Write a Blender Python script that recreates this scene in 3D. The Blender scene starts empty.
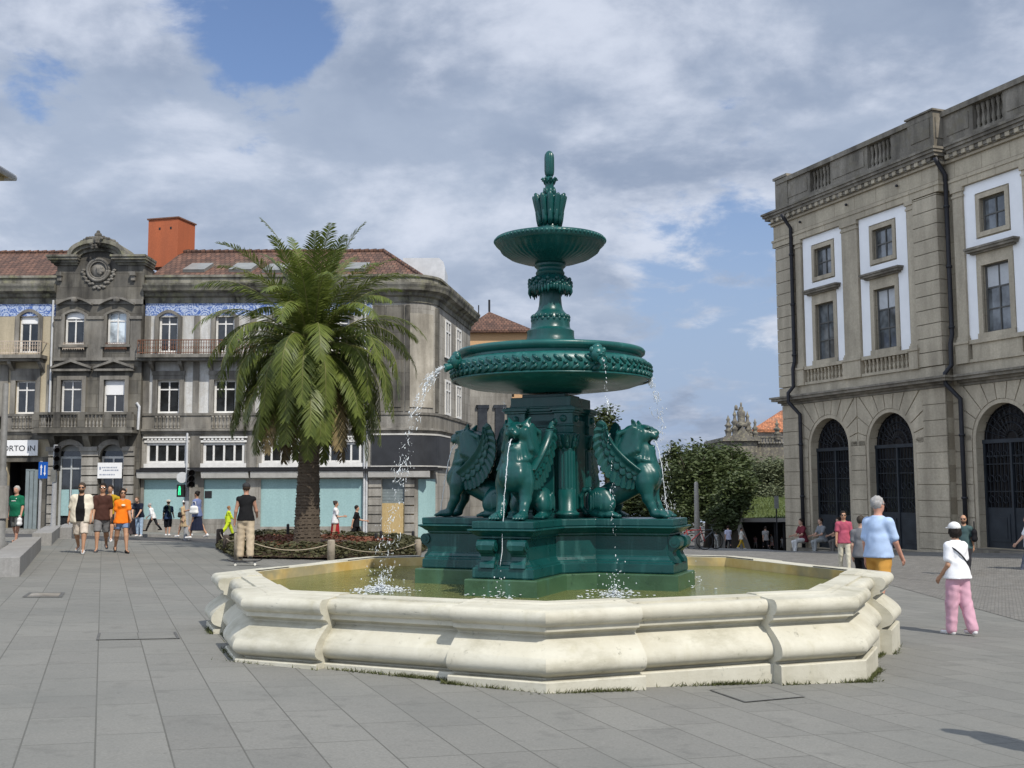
import bpy, bmesh, math, random
import numpy as np
from mathutils import Vector, Matrix, noise as mnoise
random.seed(7)
PI = math.pi
R = math.radians
scene = bpy.context.scene
COL = scene.collection
# ------------------------------------------------------------------ camera
F = 1090.0
PITCH = math.atan(103 / F)
CAMZ = 1.45
CM = Matrix.Rotation(PI/2 + PITCH, 4, 'X') @ Matrix.Rotation(-.0044, 4, 'Z')
CR = CM.to_3x3()
cd = bpy.data.cameras.new('camera'); cam = bpy.data.objects.new('camera', cd); COL.objects.link(cam)
cd.sensor_width = 36; cd.lens = F / 1024 * 36; cd.clip_end = 3000; cd.clip_start = .1
cam.matrix_world = Matrix.Translation((0, 0, CAMZ)) @ CM
scene.camera = cam
def ray(px, py): return CR @ Vector(((px-512)/F, (384-py)/F, -1))
def at(px, py, Y):
    d = ray(px, py); k = Y / d.y
    return Vector((d.x*k, Y, CAMZ + d.z*k))
def zg(x, y): return -.03*x - .02*y
def gr(px, py, off=0):
    d = ray(px, py); k = (CAMZ - off) / (-d.z - .03*d.x - .02*d.y)
    return Vector((d.x*k, d.y*k, CAMZ + d.z*k))
# ------------------------------------------------------------------ object helpers
def link(o): COL.objects.link(o); return o
def tag(o, label=None, cat=None, group=None, kind=None):
    if label: o['label'] = label
    if cat: o['category'] = cat
    if group: o['group'] = group
    if kind: o['kind'] = kind
    return o
WM = {}
def thing(name, label, cat, loc=(0, 0, 0), rz=0, group=None, scale=1):
    o = bpy.data.objects.new(name, None); link(o)
    o.empty_display_size = .2
    o.location = loc; o.rotation_euler = (0, 0, rz); o.scale = (scale,)*3
    WM[o.name] = Matrix.Translation(loc) @ Matrix.Rotation(rz, 4, 'Z') @ Matrix.Scale(scale, 4)
    return tag(o, label, cat, group)
def copy_tree(o, parent=None):
    c = o.copy(); link(c)
    if parent: c.parent = parent
    for ch in list(o.children): copy_tree(ch, c)
    return c
def root_of(o):
    while o.parent: o = o.parent
    return o
class MB:
    def __init__(s): s.v = []; s.f = []; s.mi = []; s.cur = 0; s.sm = []; s.smooth = False
    def add(s, vs, fs):
        b = len(s.v); s.v.extend([Vector(v) for v in vs])
        for f in fs: s.f.append([b+i for i in f]); s.mi.append(s.cur); s.sm.append(s.smooth)
        return b
    def box(s, x0, x1, y0, y1, z0, z1, M=None):
        if x0 > x1: x0, x1 = x1, x0
        if y0 > y1: y0, y1 = y1, y0
        if z0 > z1: z0, z1 = z1, z0
        vs = [(x0,y0,z0),(x1,y0,z0),(x1,y1,z0),(x0,y1,z0),(x0,y0,z1),(x1,y0,z1),(x1,y1,z1),(x0,y1,z1)]
        if M: vs = [M @ Vector(v) for v in vs]
        s.add(vs, [(0,3,2,1),(4,5,6,7),(0,1,5,4),(1,2,6,5),(2,3,7,6),(3,0,4,7)]); return s
    def poly(s, pts): s.add(pts, [list(range(len(pts)))]); return s
    def prism(s, pts, d):
        n = len(pts); d = Vector(d); p = [Vector(q) for q in pts]
        s.add(p + [q + d for q in p], [list(range(n))[::-1], list(range(n, 2*n))] + [(i, (i+1) % n, n+(i+1) % n, n+i) for i in range(n)]); return s
    def lathe(s, prof, seg=24, c=(0, 0, 0), M=None, rf=None, cap=True):
        c = Vector(c); vs = []
        for j, (r, z) in enumerate(prof):
            for i in range(seg):
                a = 2*PI*i/seg; rr = r * (rf(a, j, z) if rf else 1)
                v = Vector((rr*math.cos(a), rr*math.sin(a), z)); vs.append((M @ v if M else v) + c)
        fs = []
        for j in range(len(prof)-1):
            for i in range(seg):
                fs.append((j*seg+i, j*seg+(i+1) % seg, (j+1)*seg+(i+1) % seg, (j+1)*seg+i))
        if cap:
            fs.append(list(range(seg))[::-1]); m = (len(prof)-1)*seg; fs.append([m+i for i in range(seg)])
        s.add(vs, fs); return s
    def tube(s, pts, rad, seg=8, cap=True):
        pts = [Vector(p) for p in pts]; n = len(pts)
        rs = rad if isinstance(rad, (list, tuple)) else [rad]*n
        vs = []; up = Vector((0, 0, 1)); prev = None
        for i, p in enumerate(pts):
            t = (pts[min(i+1, n-1)] - pts[max(i-1, 0)])
            t = t.normalized() if t.length > 1e-9 else Vector((0, 0, 1))
            if prev is None:
                a = t.cross(up)
                if a.length < 1e-3: a = t.cross(Vector((1, 0, 0)))
            else:
                a = prev - t*prev.dot(t)
                if a.length < 1e-4: a = t.cross(up)
            a.normalize(); prev = a; b = t.cross(a)
            for k in range(seg):
                an = 2*PI*k/seg; vs.append(p + (a*math.cos(an) + b*math.sin(an))*rs[i])
        fs = []
        for i in range(n-1):
            for k in range(seg): fs.append((i*seg+k, i*seg+(k+1) % seg, (i+1)*seg+(k+1) % seg, (i+1)*seg+k))
        if cap: fs.append(list(range(seg))[::-1]); fs.append([(n-1)*seg+k for k in range(seg)])
        s.add(vs, fs); return s
    def ell(s, c, r, seg=12, ring=8, M=None):
        c = Vector(c); vs = [Vector((0, 0, -r[2]))]
        for j in range(1, ring):
            t = -PI/2 + PI*j/ring
            for i in range(seg):
                a = 2*PI*i/seg; vs.append(Vector((r[0]*math.cos(t)*math.cos(a), r[1]*math.cos(t)*math.sin(a), r[2]*math.sin(t))))
        vs.append(Vector((0, 0, r[2])))
        vs = [(M @ v if M else v) + c for v in vs]
        fs = [(0, 1+(i+1) % seg, 1+i) for i in range(seg)]
        for j in range(ring-2):
            for i in range(seg):
                a = 1+j*seg; fs.append((a+i, a+(i+1) % seg, a+seg+(i+1) % seg, a+seg+i))
        l = len(vs)-1; a = 1+(ring-2)*seg
        fs += [(a+i, a+(i+1) % seg, l) for i in range(seg)]
        s.add(vs, fs); return s
    def xf(s, M, start=0):
        for i in range(start, len(s.v)): s.v[i] = M @ s.v[i]
        return s
    def build(s, name, m, parent=None, world=True, smooth=None, bevel=0, auto=None):
        me = bpy.data.meshes.new(name)
        vs = s.v
        if parent is not None and world:
            Mi = WM[root_of(parent).name].inverted(); vs = [Mi @ v for v in vs]
        me.from_pydata([tuple(v) for v in vs], [], s.f)
        ms = m if isinstance(m, (list, tuple)) else [m]
        for q in ms: me.materials.append(q)
        me.polygons.foreach_set('material_index', s.mi)
        me.polygons.foreach_set('use_smooth', [True]*len(s.f) if smooth else s.sm)
        me.update()
        o = bpy.data.objects.new(name, me); link(o)
        if parent is not None: o.parent = parent
        if bevel:
            b = o.modifiers.new('b', 'BEVEL'); b.width = bevel; b.segments = 2; b.limit_method = 'ANGLE'; b.angle_limit = R(40)
        if auto:
            me.set_sharp_from_angle(angle=R(auto))
        return o
# ------------------------------------------------------------------ signed distance modelling
def smin(a, b, k):
    if k <= 0: return np.minimum(a, b)
    h = np.maximum(k - np.abs(a-b), 0)/k
    return np.minimum(a, b) - h*h*k*.25
class SDF:
    def __init__(s, lo, hi, h):
        s.lo = np.array(lo, float); s.h = h
        n = [int(math.ceil((hi[i]-lo[i])/h))+1 for i in range(3)]
        s.X, s.Y, s.Z = np.meshgrid(*[(lo[i]+h*np.arange(n[i])).astype(np.float32) for i in range(3)], indexing='ij')
        s.d = np.full(s.X.shape, 9., np.float32)
    def _cap(s, a, b, ra, rb):
        a = np.array(a, np.float32); b = np.array(b, np.float32); ab = b-a; L = float(ab @ ab)+1e-9
        px, py, pz = s.X-a[0], s.Y-a[1], s.Z-a[2]
        t = np.clip((px*ab[0]+py*ab[1]+pz*ab[2])/L, 0, 1)
        return np.sqrt((px-t*ab[0])**2+(py-t*ab[1])**2+(pz-t*ab[2])**2) - (ra+(rb-ra)*t)
    def _ell(s, c, r, M=None):
        px, py, pz = s.X-c[0], s.Y-c[1], s.Z-c[2]
        if M is not None:
            Mi = M.inverted().to_3x3() if hasattr(M, 'inverted') else M
            px, py, pz = [Mi[i][0]*px+Mi[i][1]*py+Mi[i][2]*pz for i in range(3)]
        k0 = np.sqrt((px/r[0])**2+(py/r[1])**2+(pz/r[2])**2)
        k1 = np.sqrt((px/r[0]**2)**2+(py/r[1]**2)**2+(pz/r[2]**2)**2)+1e-6
        return k0*(k0-1)/k1
    def cap(s, a, b, ra, rb=None, k=.03): s.d = smin(s.d, s._cap(a, b, ra, ra if rb is None else rb), k); return s
    def ell(s, c, r, k=.03, M=None): s.d = smin(s.d, s._ell(c, r, M), k); return s
    def sub(s, e, k=.01): s.d = -smin(-s.d, e, k); return s
    def keep(s, e): s.d = np.maximum(s.d, e); return s
    def mesh(s):
        d = s.d; sg = d < 0; n = d.shape
        cs = [(i, j, k) for i in (0, 1) for j in (0, 1) for k in (0, 1)]
        sl = lambda A, c: A[c[0]:n[0]-1+c[0], c[1]:n[1]-1+c[1], c[2]:n[2]-1+c[2]]
        cnt = sum(sl(sg, c).astype(np.int8) for c in cs)
        act = (cnt > 0) & (cnt < 8)
        I = np.argwhere(act); idx = -np.ones(act.shape, np.int64); idx[act] = np.arange(len(I))
        acc = np.zeros((len(I), 3)); w = np.zeros(len(I))
        g = lambda c: d[I[:, 0]+c[0], I[:, 1]+c[1], I[:, 2]+c[2]]
        for a in cs:
            for ax in range(3):
                if a[ax] == 0:
                    b = list(a); b[ax] = 1
                    da, db = g(a), g(b); m = (da < 0) != (db < 0)
                    t = np.where(m, da/(da-db+1e-12*(da == db)), 0)
                    p = np.tile(np.array(a, float), (len(I), 1)); p[:, ax] += t
                    acc[m] += p[m]; w[m] += 1
        V = (I + acc/np.maximum(w, 1)[:, None])*s.h + s.lo
        Fc = []
        for ax in range(3):
            u, v = [(1, 2), (2, 0), (0, 1)][ax]
            s0 = [slice(0, None)]*3
            A = [slice(1, n[q]-1) for q in range(3)]; A[ax] = slice(0, n[ax]-1)
            B = list(A); B[ax] = slice(1, n[ax])
            x = sg[tuple(A)] != sg[tuple(B)]
            E = np.argwhere(x) + np.array([1 if q != ax else 0 for q in range(3)])
            if len(E) == 0: continue
            ins = sg[E[:, 0], E[:, 1], E[:, 2]]
            def cell(du, dv):
                q = E.copy(); q[:, u] -= du; q[:, v] -= dv
                return idx[q[:, 0], q[:, 1], q[:, 2]]
            q = np.stack([cell(1, 1), cell(0, 1), cell(0, 0), cell(1, 0)], 1)
            q[~ins] = q[~ins][:, ::-1]
            Fc.append(q)
        Fc = np.concatenate(Fc)
        return V, Fc
    def mb(s, m=None):
        m = m or MB(); V, Fc = s.mesh(); b = len(m.v)
        m.v.extend([Vector(v) for v in V]); m.f.extend((Fc+b).tolist())
        m.mi.extend([m.cur]*len(Fc)); m.sm.extend([True]*len(Fc)); return m
# ------------------------------------------------------------------ materials
class NT:
    def __init__(s, name):
        s.m = bpy.data.materials.new(name); s.m.use_nodes = True
        s.t = s.m.node_tree; s.b = s.t.nodes['Principled BSDF']; s.out = s.t.nodes['Material Output']
        s._co = None
    def n(s, typ, **kw):
        x = s.t.nodes.new('ShaderNode'+typ)
        for k, v in kw.items(): setattr(x, k, v)
        return x
    def L(s, a, b): s.t.links.new(a, b)
    def co(s, kind='Object'):
        if s._co is None: s._co = s.n('TexCoord')
        return s._co.outputs[kind]
    def map(s, v, scale=(1, 1, 1), rot=(0, 0, 0), loc=(0, 0, 0)):
        x = s.n('Mapping'); x.inputs['Scale'].default_value = scale; x.inputs['Rotation'].default_value = rot; x.inputs['Location'].default_value = loc
        s.L(v, x.inputs['Vector']); return x.outputs[0]
    def noise(s, sc, det=5, v=None, rough=.6, dist=0):
        x = s.n('TexNoise'); x.inputs['Scale'].default_value = sc; x.inputs['Detail'].default_value = det
        x.inputs['Roughness'].default_value = rough; x.inputs['Distortion'].default_value = dist
        s.L(v if v is not None else s.co(), x.inputs['Vector']); return x.outputs['Fac']
    def vor(s, sc, v=None, feat='F1', out='Distance'):
        x = s.n('TexVoronoi'); x.feature = feat; x.inputs['Scale'].default_value = sc
        s.L(v if v is not None else s.co(), x.inputs['Vector']); return x.outputs[out]
    def ramp(s, f, a, b, ca=0, cb=1):
        x = s.n('MapRange'); x.inputs['From Min'].default_value = a; x.inputs['From Max'].default_value = b
        x.inputs['To Min'].default_value = ca; x.inputs['To Max'].default_value = cb; s.L(f, x.inputs['Value']); return x.outputs[0]
    def math(s, op, a, b=None):
        x = s.n('Math', operation=op)
        for i, q in enumerate((a, b)):
            if q is None: continue
            if isinstance(q, (int, float)): x.inputs[i].default_value = q
            else: s.L(q, x.inputs[i])
        return x.outputs[0]
    def mix(s, f, a, b, mode='MIX'):
        x = s.n('Mix', data_type='RGBA', blend_type=mode)
        for i, q in ((0, f), (6, a), (7, b)):
            if isinstance(q, (int, float)): x.inputs[i].default_value = q
            elif isinstance(q, (tuple, list)): x.inputs[i].default_value = (*q[:3], 1)
            else: s.L(q, x.inputs[i])
        return x.outputs[2]
    def bump(s, h, st=.3, dist=.02, prev=None):
        x = s.n('Bump'); x.inputs['Strength'].default_value = st; x.inputs['Distance'].default_value = dist
        s.L(h, x.inputs['Height'])
        if prev is not None: s.L(prev, x.inputs['Normal'])
        return x.outputs[0]
    def set(s, col=None, rough=None, normal=None, **kw):
        for k, q in (('Base Color', col), ('Roughness', rough), ('Normal', normal), *kw.items()):
            if q is None: continue
            k = k.replace('_', ' ')
            if isinstance(q, (int, float)): s.b.inputs[k].default_value = q
            elif isinstance(q, (tuple, list)): s.b.inputs[k].default_value = (*q[:3], 1)
            else: s.L(q, s.b.inputs[k])
        return s.m
def simple(name, col, rough=.7, var=.2, sc=6, bump=.1, bs=60, spec=.3, **kw):
    t = NT(name); n = t.noise(sc, 6)
    c = t.mix(t.ramp(n, .3, .7), [q*(1-var) for q in col], [min(1, q*(1+var)) for q in col])
    nb = t.bump(t.noise(bs, 3), bump, .01) if bump else None
    kw.setdefault('Specular_IOR_Level', spec)
    return t.set(c, rough, nb, **kw)
def stone(name, col, dirt=(.05, .045, .035), amt=.5, joint=None, jw=.012, lichen=None, bump=.35, axis='xz', pit=None, warm=None, tint=.14):
    """weathered stone: blocky tone changes, dirt in patches and in runs down the face, mortar joints"""
    t = NT(name); co = t.co()
    big = t.noise(.5, 6, t.map(co, (1, 1, .55)), .65)
    runs = t.noise(1.6, 5, t.map(co, (1.4, 1.4, .16)), .6)
    fine = t.noise(14, 6, rough=.7)
    c = t.mix(t.ramp(fine, .3, .7), [q*.84 for q in col], [min(1, q*1.14) for q in col])
    if warm: c = t.mix(t.ramp(t.noise(.9, 4), .42, .7), c, warm)
    h = fine
    if joint:
        x = t.n('TexBrick'); x.offset = .5
        x.inputs['Scale'].default_value = 1; x.inputs['Brick Width'].default_value = joint[0]; x.inputs['Row Height'].default_value = joint[1]
        x.inputs['Mortar Size'].default_value = jw; x.inputs['Mortar Smooth'].default_value = .3
        x.inputs['Color1'].default_value = (1-tint, 1-tint, 1-tint, 1); x.inputs['Color2'].default_value = (1+tint*.6, 1+tint*.6, 1+tint*.5, 1)
        x.inputs['Mortar'].default_value = (.62, .6, .57, 1)
        rot = {'xz': (-PI/2, 0, 0), 'xy': (0, 0, 0)}[axis]
        t.L(t.map(co, rot=rot), x.inputs['Vector'])
        c = t.mix(1, c, x.outputs['Color'], 'MULTIPLY')
        h = t.math('SUBTRACT', t.math('MULTIPLY', fine, .25), t.math('MULTIPLY', x.outputs['Fac'], .8))
    f = t.math('MULTIPLY', t.ramp(t.math('ADD', t.math('MULTIPLY', big, .6), t.math('MULTIPLY', runs, .5)), .43, .67), amt)
    c = t.mix(f, c, dirt)
    if lichen: c = t.mix(t.math('MULTIPLY', t.ramp(t.noise(2.6, 8, rough=.7), .5, .66), .8), c, lichen)
    return t.set(c, .88, t.bump(h, bump, .03), Specular_IOR_Level=.2)
# ------------------------------------------------------------------ SKY AND LIGHT
SUN_EL = R(50); SUN_AZ = Vector((.54, -.84, 0)).normalized()
SUNV = Vector((SUN_AZ.x*math.cos(SUN_EL), SUN_AZ.y*math.cos(SUN_EL), math.sin(SUN_EL)))
def world():
    w = bpy.data.worlds.new('World'); scene.world = w; w.use_nodes = True
    t = w.node_tree; t.nodes.clear()
    def n(typ, **kw):
        x = t.nodes.new('ShaderNode'+typ)
        for k, v in kw.items(): setattr(x, k, v)
        return x
    Lk = t.links.new
    def math_(op, a, b=None, c=None):
        x = n('Math', operation=op)
        for i, q in enumerate((a, b, c)):
            if q is None: continue
            if isinstance(q, (int, float)): x.inputs[i].default_value = q
            else: Lk(q, x.inputs[i])
        return x.outputs[0]
    def rng(f, a, b, c=0, d=1, sm=True):
        x = n('MapRange'); x.interpolation_type = 'SMOOTHSTEP' if sm else 'LINEAR'
        for k, v in (('From Min', a), ('From Max', b), ('To Min', c), ('To Max', d)): x.inputs[k].default_value = v
        Lk(f, x.inputs['Value']); return x.outputs[0]
    def mix(f, a, b):
        x = n('Mix', data_type='RGBA')
        for i, q in ((0, f), (6, a), (7, b)):
            if isinstance(q, (int, float)): x.inputs[i].default_value = q
            elif isinstance(q, tuple): x.inputs[i].default_value = (*q, 1)
            else: Lk(q, x.inputs[i])
        return x.outputs[2]
    sky = n('TexSky'); sky.sky_type = 'NISHITA'; sky.sun_disc = False; sky.sun_elevation = SUN_EL
    sky.sun_rotation = math.atan2(SUN_AZ.x, SUN_AZ.y); sky.air_density = 1.2; sky.dust_density = 1.5; sky.ozone_density = 1.5
    co = n('TexCoord').outputs['Generated']
    sp = n('SeparateXYZ'); Lk(co, sp.inputs[0])
    z = math_('MAXIMUM', sp.outputs['Z'], 0.0)
    zz = math_('ADD', z, .30)
    cb = n('CombineXYZ'); Lk(math_('DIVIDE', sp.outputs['X'], zz), cb.inputs[0]); Lk(math_('DIVIDE', sp.outputs['Y'], zz), cb.inputs[1])
    def noise(sc, det, rough, loc, dist=0):
        mp = n('Mapping'); mp.inputs['Location'].default_value = loc; Lk(cb.outputs[0], mp.inputs[0])
        x = n('TexNoise'); x.inputs['Scale'].default_value = sc; x.inputs['Detail'].default_value = det
        x.inputs['Roughness'].default_value = rough; x.inputs['Distortion'].default_value = dist; Lk(mp.outputs[0], x.inputs['Vector']); return x.outputs['Fac']
    def spot(px, py, rad):
        d = ray(px, py).normalized()
        v = n('VectorMath', operation='DOT_PRODUCT'); Lk(co, v.inputs[0]); v.inputs[1].default_value = d
        return rng(v.outputs['Value'], math.cos(R(rad)), 1, 0, 1)
    cover = noise(2.1, 10, .56, SKYLOC)
    edge = noise(6.5, 8, .62, (9, 3, 1), .3)
    shade = noise(1.7, 8, .55, (4.3, 2.1, .5))
    puff = noise(2.5, 10, .57, PUFFLOC, .2)
    fine = noise(11, 6, .6, (5.3, 1.1, 2))
    # broken blue gaps in the cloud deck (directions in the sky, true from anywhere on the ground)
    gaps = math_('ADD', math_('MULTIPLY', spot(262, 18, 5), .16), math_('ADD', math_('MULTIPLY', spot(705, 365, 11), .16), math_('ADD', math_('MULTIPLY', spot(560, 75, 4), .10), math_('MULTIPLY', spot(50, 95, 2.5), .08))))
    cv = math_('SUBTRACT', math_('ADD', cover, math_('MULTIPLY', edge, .55)), gaps)
    mask = rng(cv, .555, .69)
    base = mix(rng(shade, .36, .62), (2.75, 3.4, 4.65), (4.0, 4.7, 5.95))
    pf = math_('ADD', math_('MULTIPLY', puff, .8), math_('MULTIPLY', fine, .2))
    ccol = mix(math_('MULTIPLY', rng(pf, .43, .64), .92), base, (6.8, 7.3, 8.4))
    blue = n('Mix', data_type='RGBA', blend_type='MULTIPLY'); blue.inputs[0].default_value = 1
    Lk(sky.outputs[0], blue.inputs[6]); blue.inputs[7].default_value = (1.0, 1.05, 1.25, 1)
    low = rng(z, .0, .36, .95, 0)
    clear = mix(low, blue.outputs[2], (3.3, 4.25, 6.1))
    fin = mix(math_('MULTIPLY', mask, .95), clear, ccol)
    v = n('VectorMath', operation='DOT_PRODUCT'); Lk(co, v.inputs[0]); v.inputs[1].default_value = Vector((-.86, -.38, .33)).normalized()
    vm = n('VectorMath', operation='SCALE'); Lk(fin, vm.inputs[0]); Lk(rng(v.outputs['Value'], .30, .92, 1.0, 2.3), vm.inputs['Scale']); fin = vm.outputs[0]   # brightness added to the unseen sky at left-behind, lifts the shaded palace facade
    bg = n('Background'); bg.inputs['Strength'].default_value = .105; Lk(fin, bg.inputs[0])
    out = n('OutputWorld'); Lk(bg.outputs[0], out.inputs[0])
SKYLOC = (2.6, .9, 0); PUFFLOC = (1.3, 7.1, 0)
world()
sd = bpy.data.lights.new('sun', 'SUN'); sd.energy = 4.0; sd.angle = R(.6); sd.color = (1, .945, .86)
so = bpy.data.objects.new('sun', sd); link(so); so.rotation_euler = SUNV.to_track_quat('Z', 'Y').to_euler(); so.location = (20, -20, 40)
scene.view_settings.view_transform = 'Standard'; scene.view_settings.look = 'None'; scene.view_settings.exposure = 0; scene.view_settings.gamma = 1
scene.view_settings.use_curve_mapping = False
# ------------------------------------------------------------------ GROUND
def slabs():
    t = NT('granite_slabs'); co = t.co()
    v = t.map(co, rot=(0, 0, R(-110.5)))
    x = t.n('TexBrick'); x.offset = .5; x.offset_frequency = 2; x.squash = .8; x.squash_frequency = 3
    for k, q in (('Scale', 1), ('Brick Width', 1.05), ('Row Height', .41), ('Mortar Size', .0055), ('Mortar Smooth', .25)): x.inputs[k].default_value = q
    x.inputs['Color1'].default_value = (.92, .92, .92, 1); x.inputs['Color2'].default_value = (1.06, 1.06, 1.055, 1); x.inputs['Mortar'].default_value = (.55, .55, .53, 1)
    t.L(v, x.inputs['Vector'])
    n1 = t.noise(.45, 6, rough=.6); n2 = t.noise(60, 4, rough=.7); n3 = t.noise(3.5, 7, rough=.7)
    c = t.mix(t.ramp(n2, .3, .7), (.166, .164, .148), (.236, .232, .212))
    c = t.mix(1, c, x.outputs['Color'], 'MULTIPLY')
    c = t.mix(t.math('MULTIPLY', t.ramp(n1, .46, .70), .55), c, (.145, .15, .138))
    c = t.mix(t.math('MULTIPLY', t.ramp(n3, .55, .72), .6), c, (.12, .12, .11))
    c = t.mix(t.math('MULTIPLY', t.ramp(t.noise(9, 8, t.map(co, (1, .45, 1)), .75), .66, .74), .75), c, (.07, .068, .062))
    c = t.mix(t.math('MULTIPLY', t.ramp(t.vor(2.2), .035, .02), .5), c, (.06, .06, .055))
    h = t.math('SUBTRACT', t.math('MULTIPLY', n2, .2), x.outputs['Fac'])
    return t.set(c, t.ramp(n3, .3, .7, .62, .8), t.bump(h, .45, .012), Specular_IOR_Level=.3)
def setts():
    t = NT('granite_setts'); co = t.co()
    x = t.n('TexBrick'); x.offset = .5
    for k, q in (('Scale', 1), ('Brick Width', .115), ('Row Height', .095), ('Mortar Size', .010), ('Mortar Smooth', .8)): x.inputs[k].default_value = q
    x.inputs['Color1'].default_value = (.82, .82, .82, 1); x.inputs['Color2'].default_value = (1.14, 1.13, 1.1, 1); x.inputs['Mortar'].default_value = (.68, .66, .62, 1)
    t.L(t.map(co, rot=(0, 0, R(24))), x.inputs['Vector'])
    c = t.mix(t.ramp(t.noise(25, 5), .3, .7), (.15, .143, .13), (.23, .222, .205))
    c = t.mix(1, c, x.outputs['Color'], 'MULTIPLY')
    c = t.mix(t.math('MULTIPLY', t.ramp(t.noise(.6, 6), .45, .7), .5), c, (.12, .113, .10))
    c = t.mix(t.math('MULTIPLY', t.ramp(t.noise(3.5, 7, rough=.75), .5, .7), .45), c, (.27, .262, .245))
    h = t.math('SUBTRACT', t.math('MULTIPLY', t.noise(25, 5), .3), x.outputs['Fac'])
    return t.set(c, .75, t.bump(h, .7, .02))
SLAB, SETT = slabs(), setts()
ASPH = simple('asphalt', (.075, .075, .078), .85, .2, 1.2, .3, 90)
KERB = stone('kerb_granite', (.30, .29, .27), amt=.3)
EARTH = simple('distant_ground', (.12, .115, .105), .9, .2, .3)
def sheet(name, pts, off, m, skirt=0, kind='structure'):
    b = MB(); P = [Vector((x, y, zg(x, y)+off)) for x, y in pts]; n = len(P)
    b.add(P, [list(range(n))])
    if skirt:
        b.add(P + [p-Vector((0, 0, skirt)) for p in P], [(i, n+i, n+(i+1) % n, (i+1) % n) for i in range(n)])
    o = b.build(name, m); return tag(o, kind=kind)
sheet('ground', [(-90, -30), (90, -30), (90, 260), (-90, 260)], -.62, EARTH)
RDY0, RDY1 = 38.6, 46.4
sheet('plaza', [(-40, -12), (26, -12), (26, 30), (11.2, 46.5), (11.0, 47.5), (4, 47.5), (1.5, RDY0), (-40, RDY0)], 0, SLAB, .5)
sheet('road', [(-60, RDY0-.5), (1.7, RDY0-.5), (4.1, RDY1+1.3), (5.2, 80), (-1.5, 80), (-3, RDY1+.2), (-60, RDY1+.2)], -.12, ASPH)
sheet('pavement', [(-60, RDY1), (-3.2, RDY1), (-.9, 58.6), (-.9, 80), (-60, 80)], 0, SLAB, .5)
g1, g2 = gr(1024, 622), gr(893, 586)
dd = (g1-g2).normalized()
e1 = g1 + dd*12; e2 = g2 - dd*1.2
sheet('cobbled_square', [(e1.x, e1.y), (26, 6), (26, 30.5), (11.0, 46.6), (9.0, 46.6), (4.4, 46.6), (5.6, 30), (e2.x-.3, e2.y+5), (e2.x, e2.y)], .006, SETT)
def kerb_line(pts, off=-.001):
    b = MB()
    for (x0, y0), (x1, y1) in zip(pts, pts[1:]):
        p, q = Vector((x0, y0, zg(x0, y0))), Vector((x1, y1, zg(x1, y1))); d = (q-p); n = max(1, int(d.length/1.2)); w = Vector((-d.y, d.x, 0)).normalized()*.16
        for i in range(n):
            a, c = p+d*(i/n)+d.normalized()*.006, p+d*((i+1)/n)-d.normalized()*.006
            b.prism([a-w*.5, c-w*.5, c+w*.5, a+w*.5], (0, 0, .012)); 
            b.prism([a-w*.5-Vector((0, 0, .2)), c-w*.5-Vector((0, 0, .2)), c-w*.5, a-w*.5], w*.2)
    return tag(b.build('kerb', KERB), kind='structure')
kerb_line([(-40, RDY0), (1.5, RDY0), (4, 47.5)]); kerb_line([(-60, RDY1), (-3.2, RDY1), (-.9, 58.6)])
# ------------------------------------------------------------------ FOUNTAIN
FX, FY = .453, 12.6
TH = R(22)
AXPX = lambda y: 550.5 + (y-155)*.006
def PZ(y): return at(AXPX(y), y, FY).z
def PR(h, y): return at(AXPX(y)+h, y, FY).x - at(AXPX(y), y, FY).x
def prof(lst): return [(max(.004, PR(h, y)), PZ(y)) for h, y in lst]
FC = Vector((FX, FY, 0))
# --- materials
def iron_mat(name, col, streak=.35):
    t = NT(name); co = t.co()
    runs = t.noise(5, 5, t.map(co, (2.2, 2.2, .14)), .6)
    n = t.noise(3, 6); f = t.noise(45, 3)
    c = t.mix(t.ramp(n, .3, .7), [q*.75 for q in col], [q*1.25 for q in col])
    c = t.mix(t.math('MULTIPLY', t.ramp(runs, .56, .74), streak), c, (.065, .19, .175))
    c = t.mix(t.math('MULTIPLY', t.ramp(t.noise(7, 8, rough=.75), .58, .74), .5), c, (.012, .03, .028))
    return t.set(c, t.ramp(n, .2, .8, .20, .44), t.bump(f, .12, .01), Specular_IOR_Level=.4)
GREEN = iron_mat('green_painted_iron', (.0042, .062, .057))
GREEN_LT = iron_mat('green_painted_iron_worn', (.010, .092, .084), .6)
PLG = iron_mat('plinth_green_iron', (.0035, .052, .049), .55)
ALGAE = iron_mat('algae_iron', (.045, .10, .05), .3)
def basin_stone():
    t = NT('cream_limestone'); co = t.co()
    n = t.noise(2.2, 7, rough=.65); f = t.noise(30, 6, rough=.7)
    c = t.mix(t.ramp(n, .32, .7), (.47, .445, .355), (.59, .57, .475))
    c = t.mix(t.math('MULTIPLY', t.ramp(t.noise(1.3, 8, t.map(co, (1, 1, 2.5)), .72), .50, .72), .75), c, (.30, .28, .20))
    c = t.mix(t.math('MULTIPLY', t.ramp(t.noise(8, 8, t.map(co, (1, 1, .7)), .78), .61, .70), .8), c, (.15, .145, .11))
    c = t.mix(t.math('MULTIPLY', t.ramp(t.noise(5, 6, t.map(co, (1.5, 1.5, .15))), .58, .76), .35), c, (.36, .33, .2))
    c = t.mix(t.math('MULTIPLY', t.ramp(t.noise(2.4, 9, t.map(co, (1, 1, 5), loc=(2, 5, 1)), .8), .635, .69), .85), c, (.10, .095, .08))
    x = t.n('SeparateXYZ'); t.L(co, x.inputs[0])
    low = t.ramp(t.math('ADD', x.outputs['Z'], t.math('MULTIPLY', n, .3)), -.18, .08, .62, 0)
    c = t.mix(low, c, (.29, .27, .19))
    return t.set(c, .75, t.bump(f, .25, .012), Specular_IOR_Level=.25)
BST = basin_stone()
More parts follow.
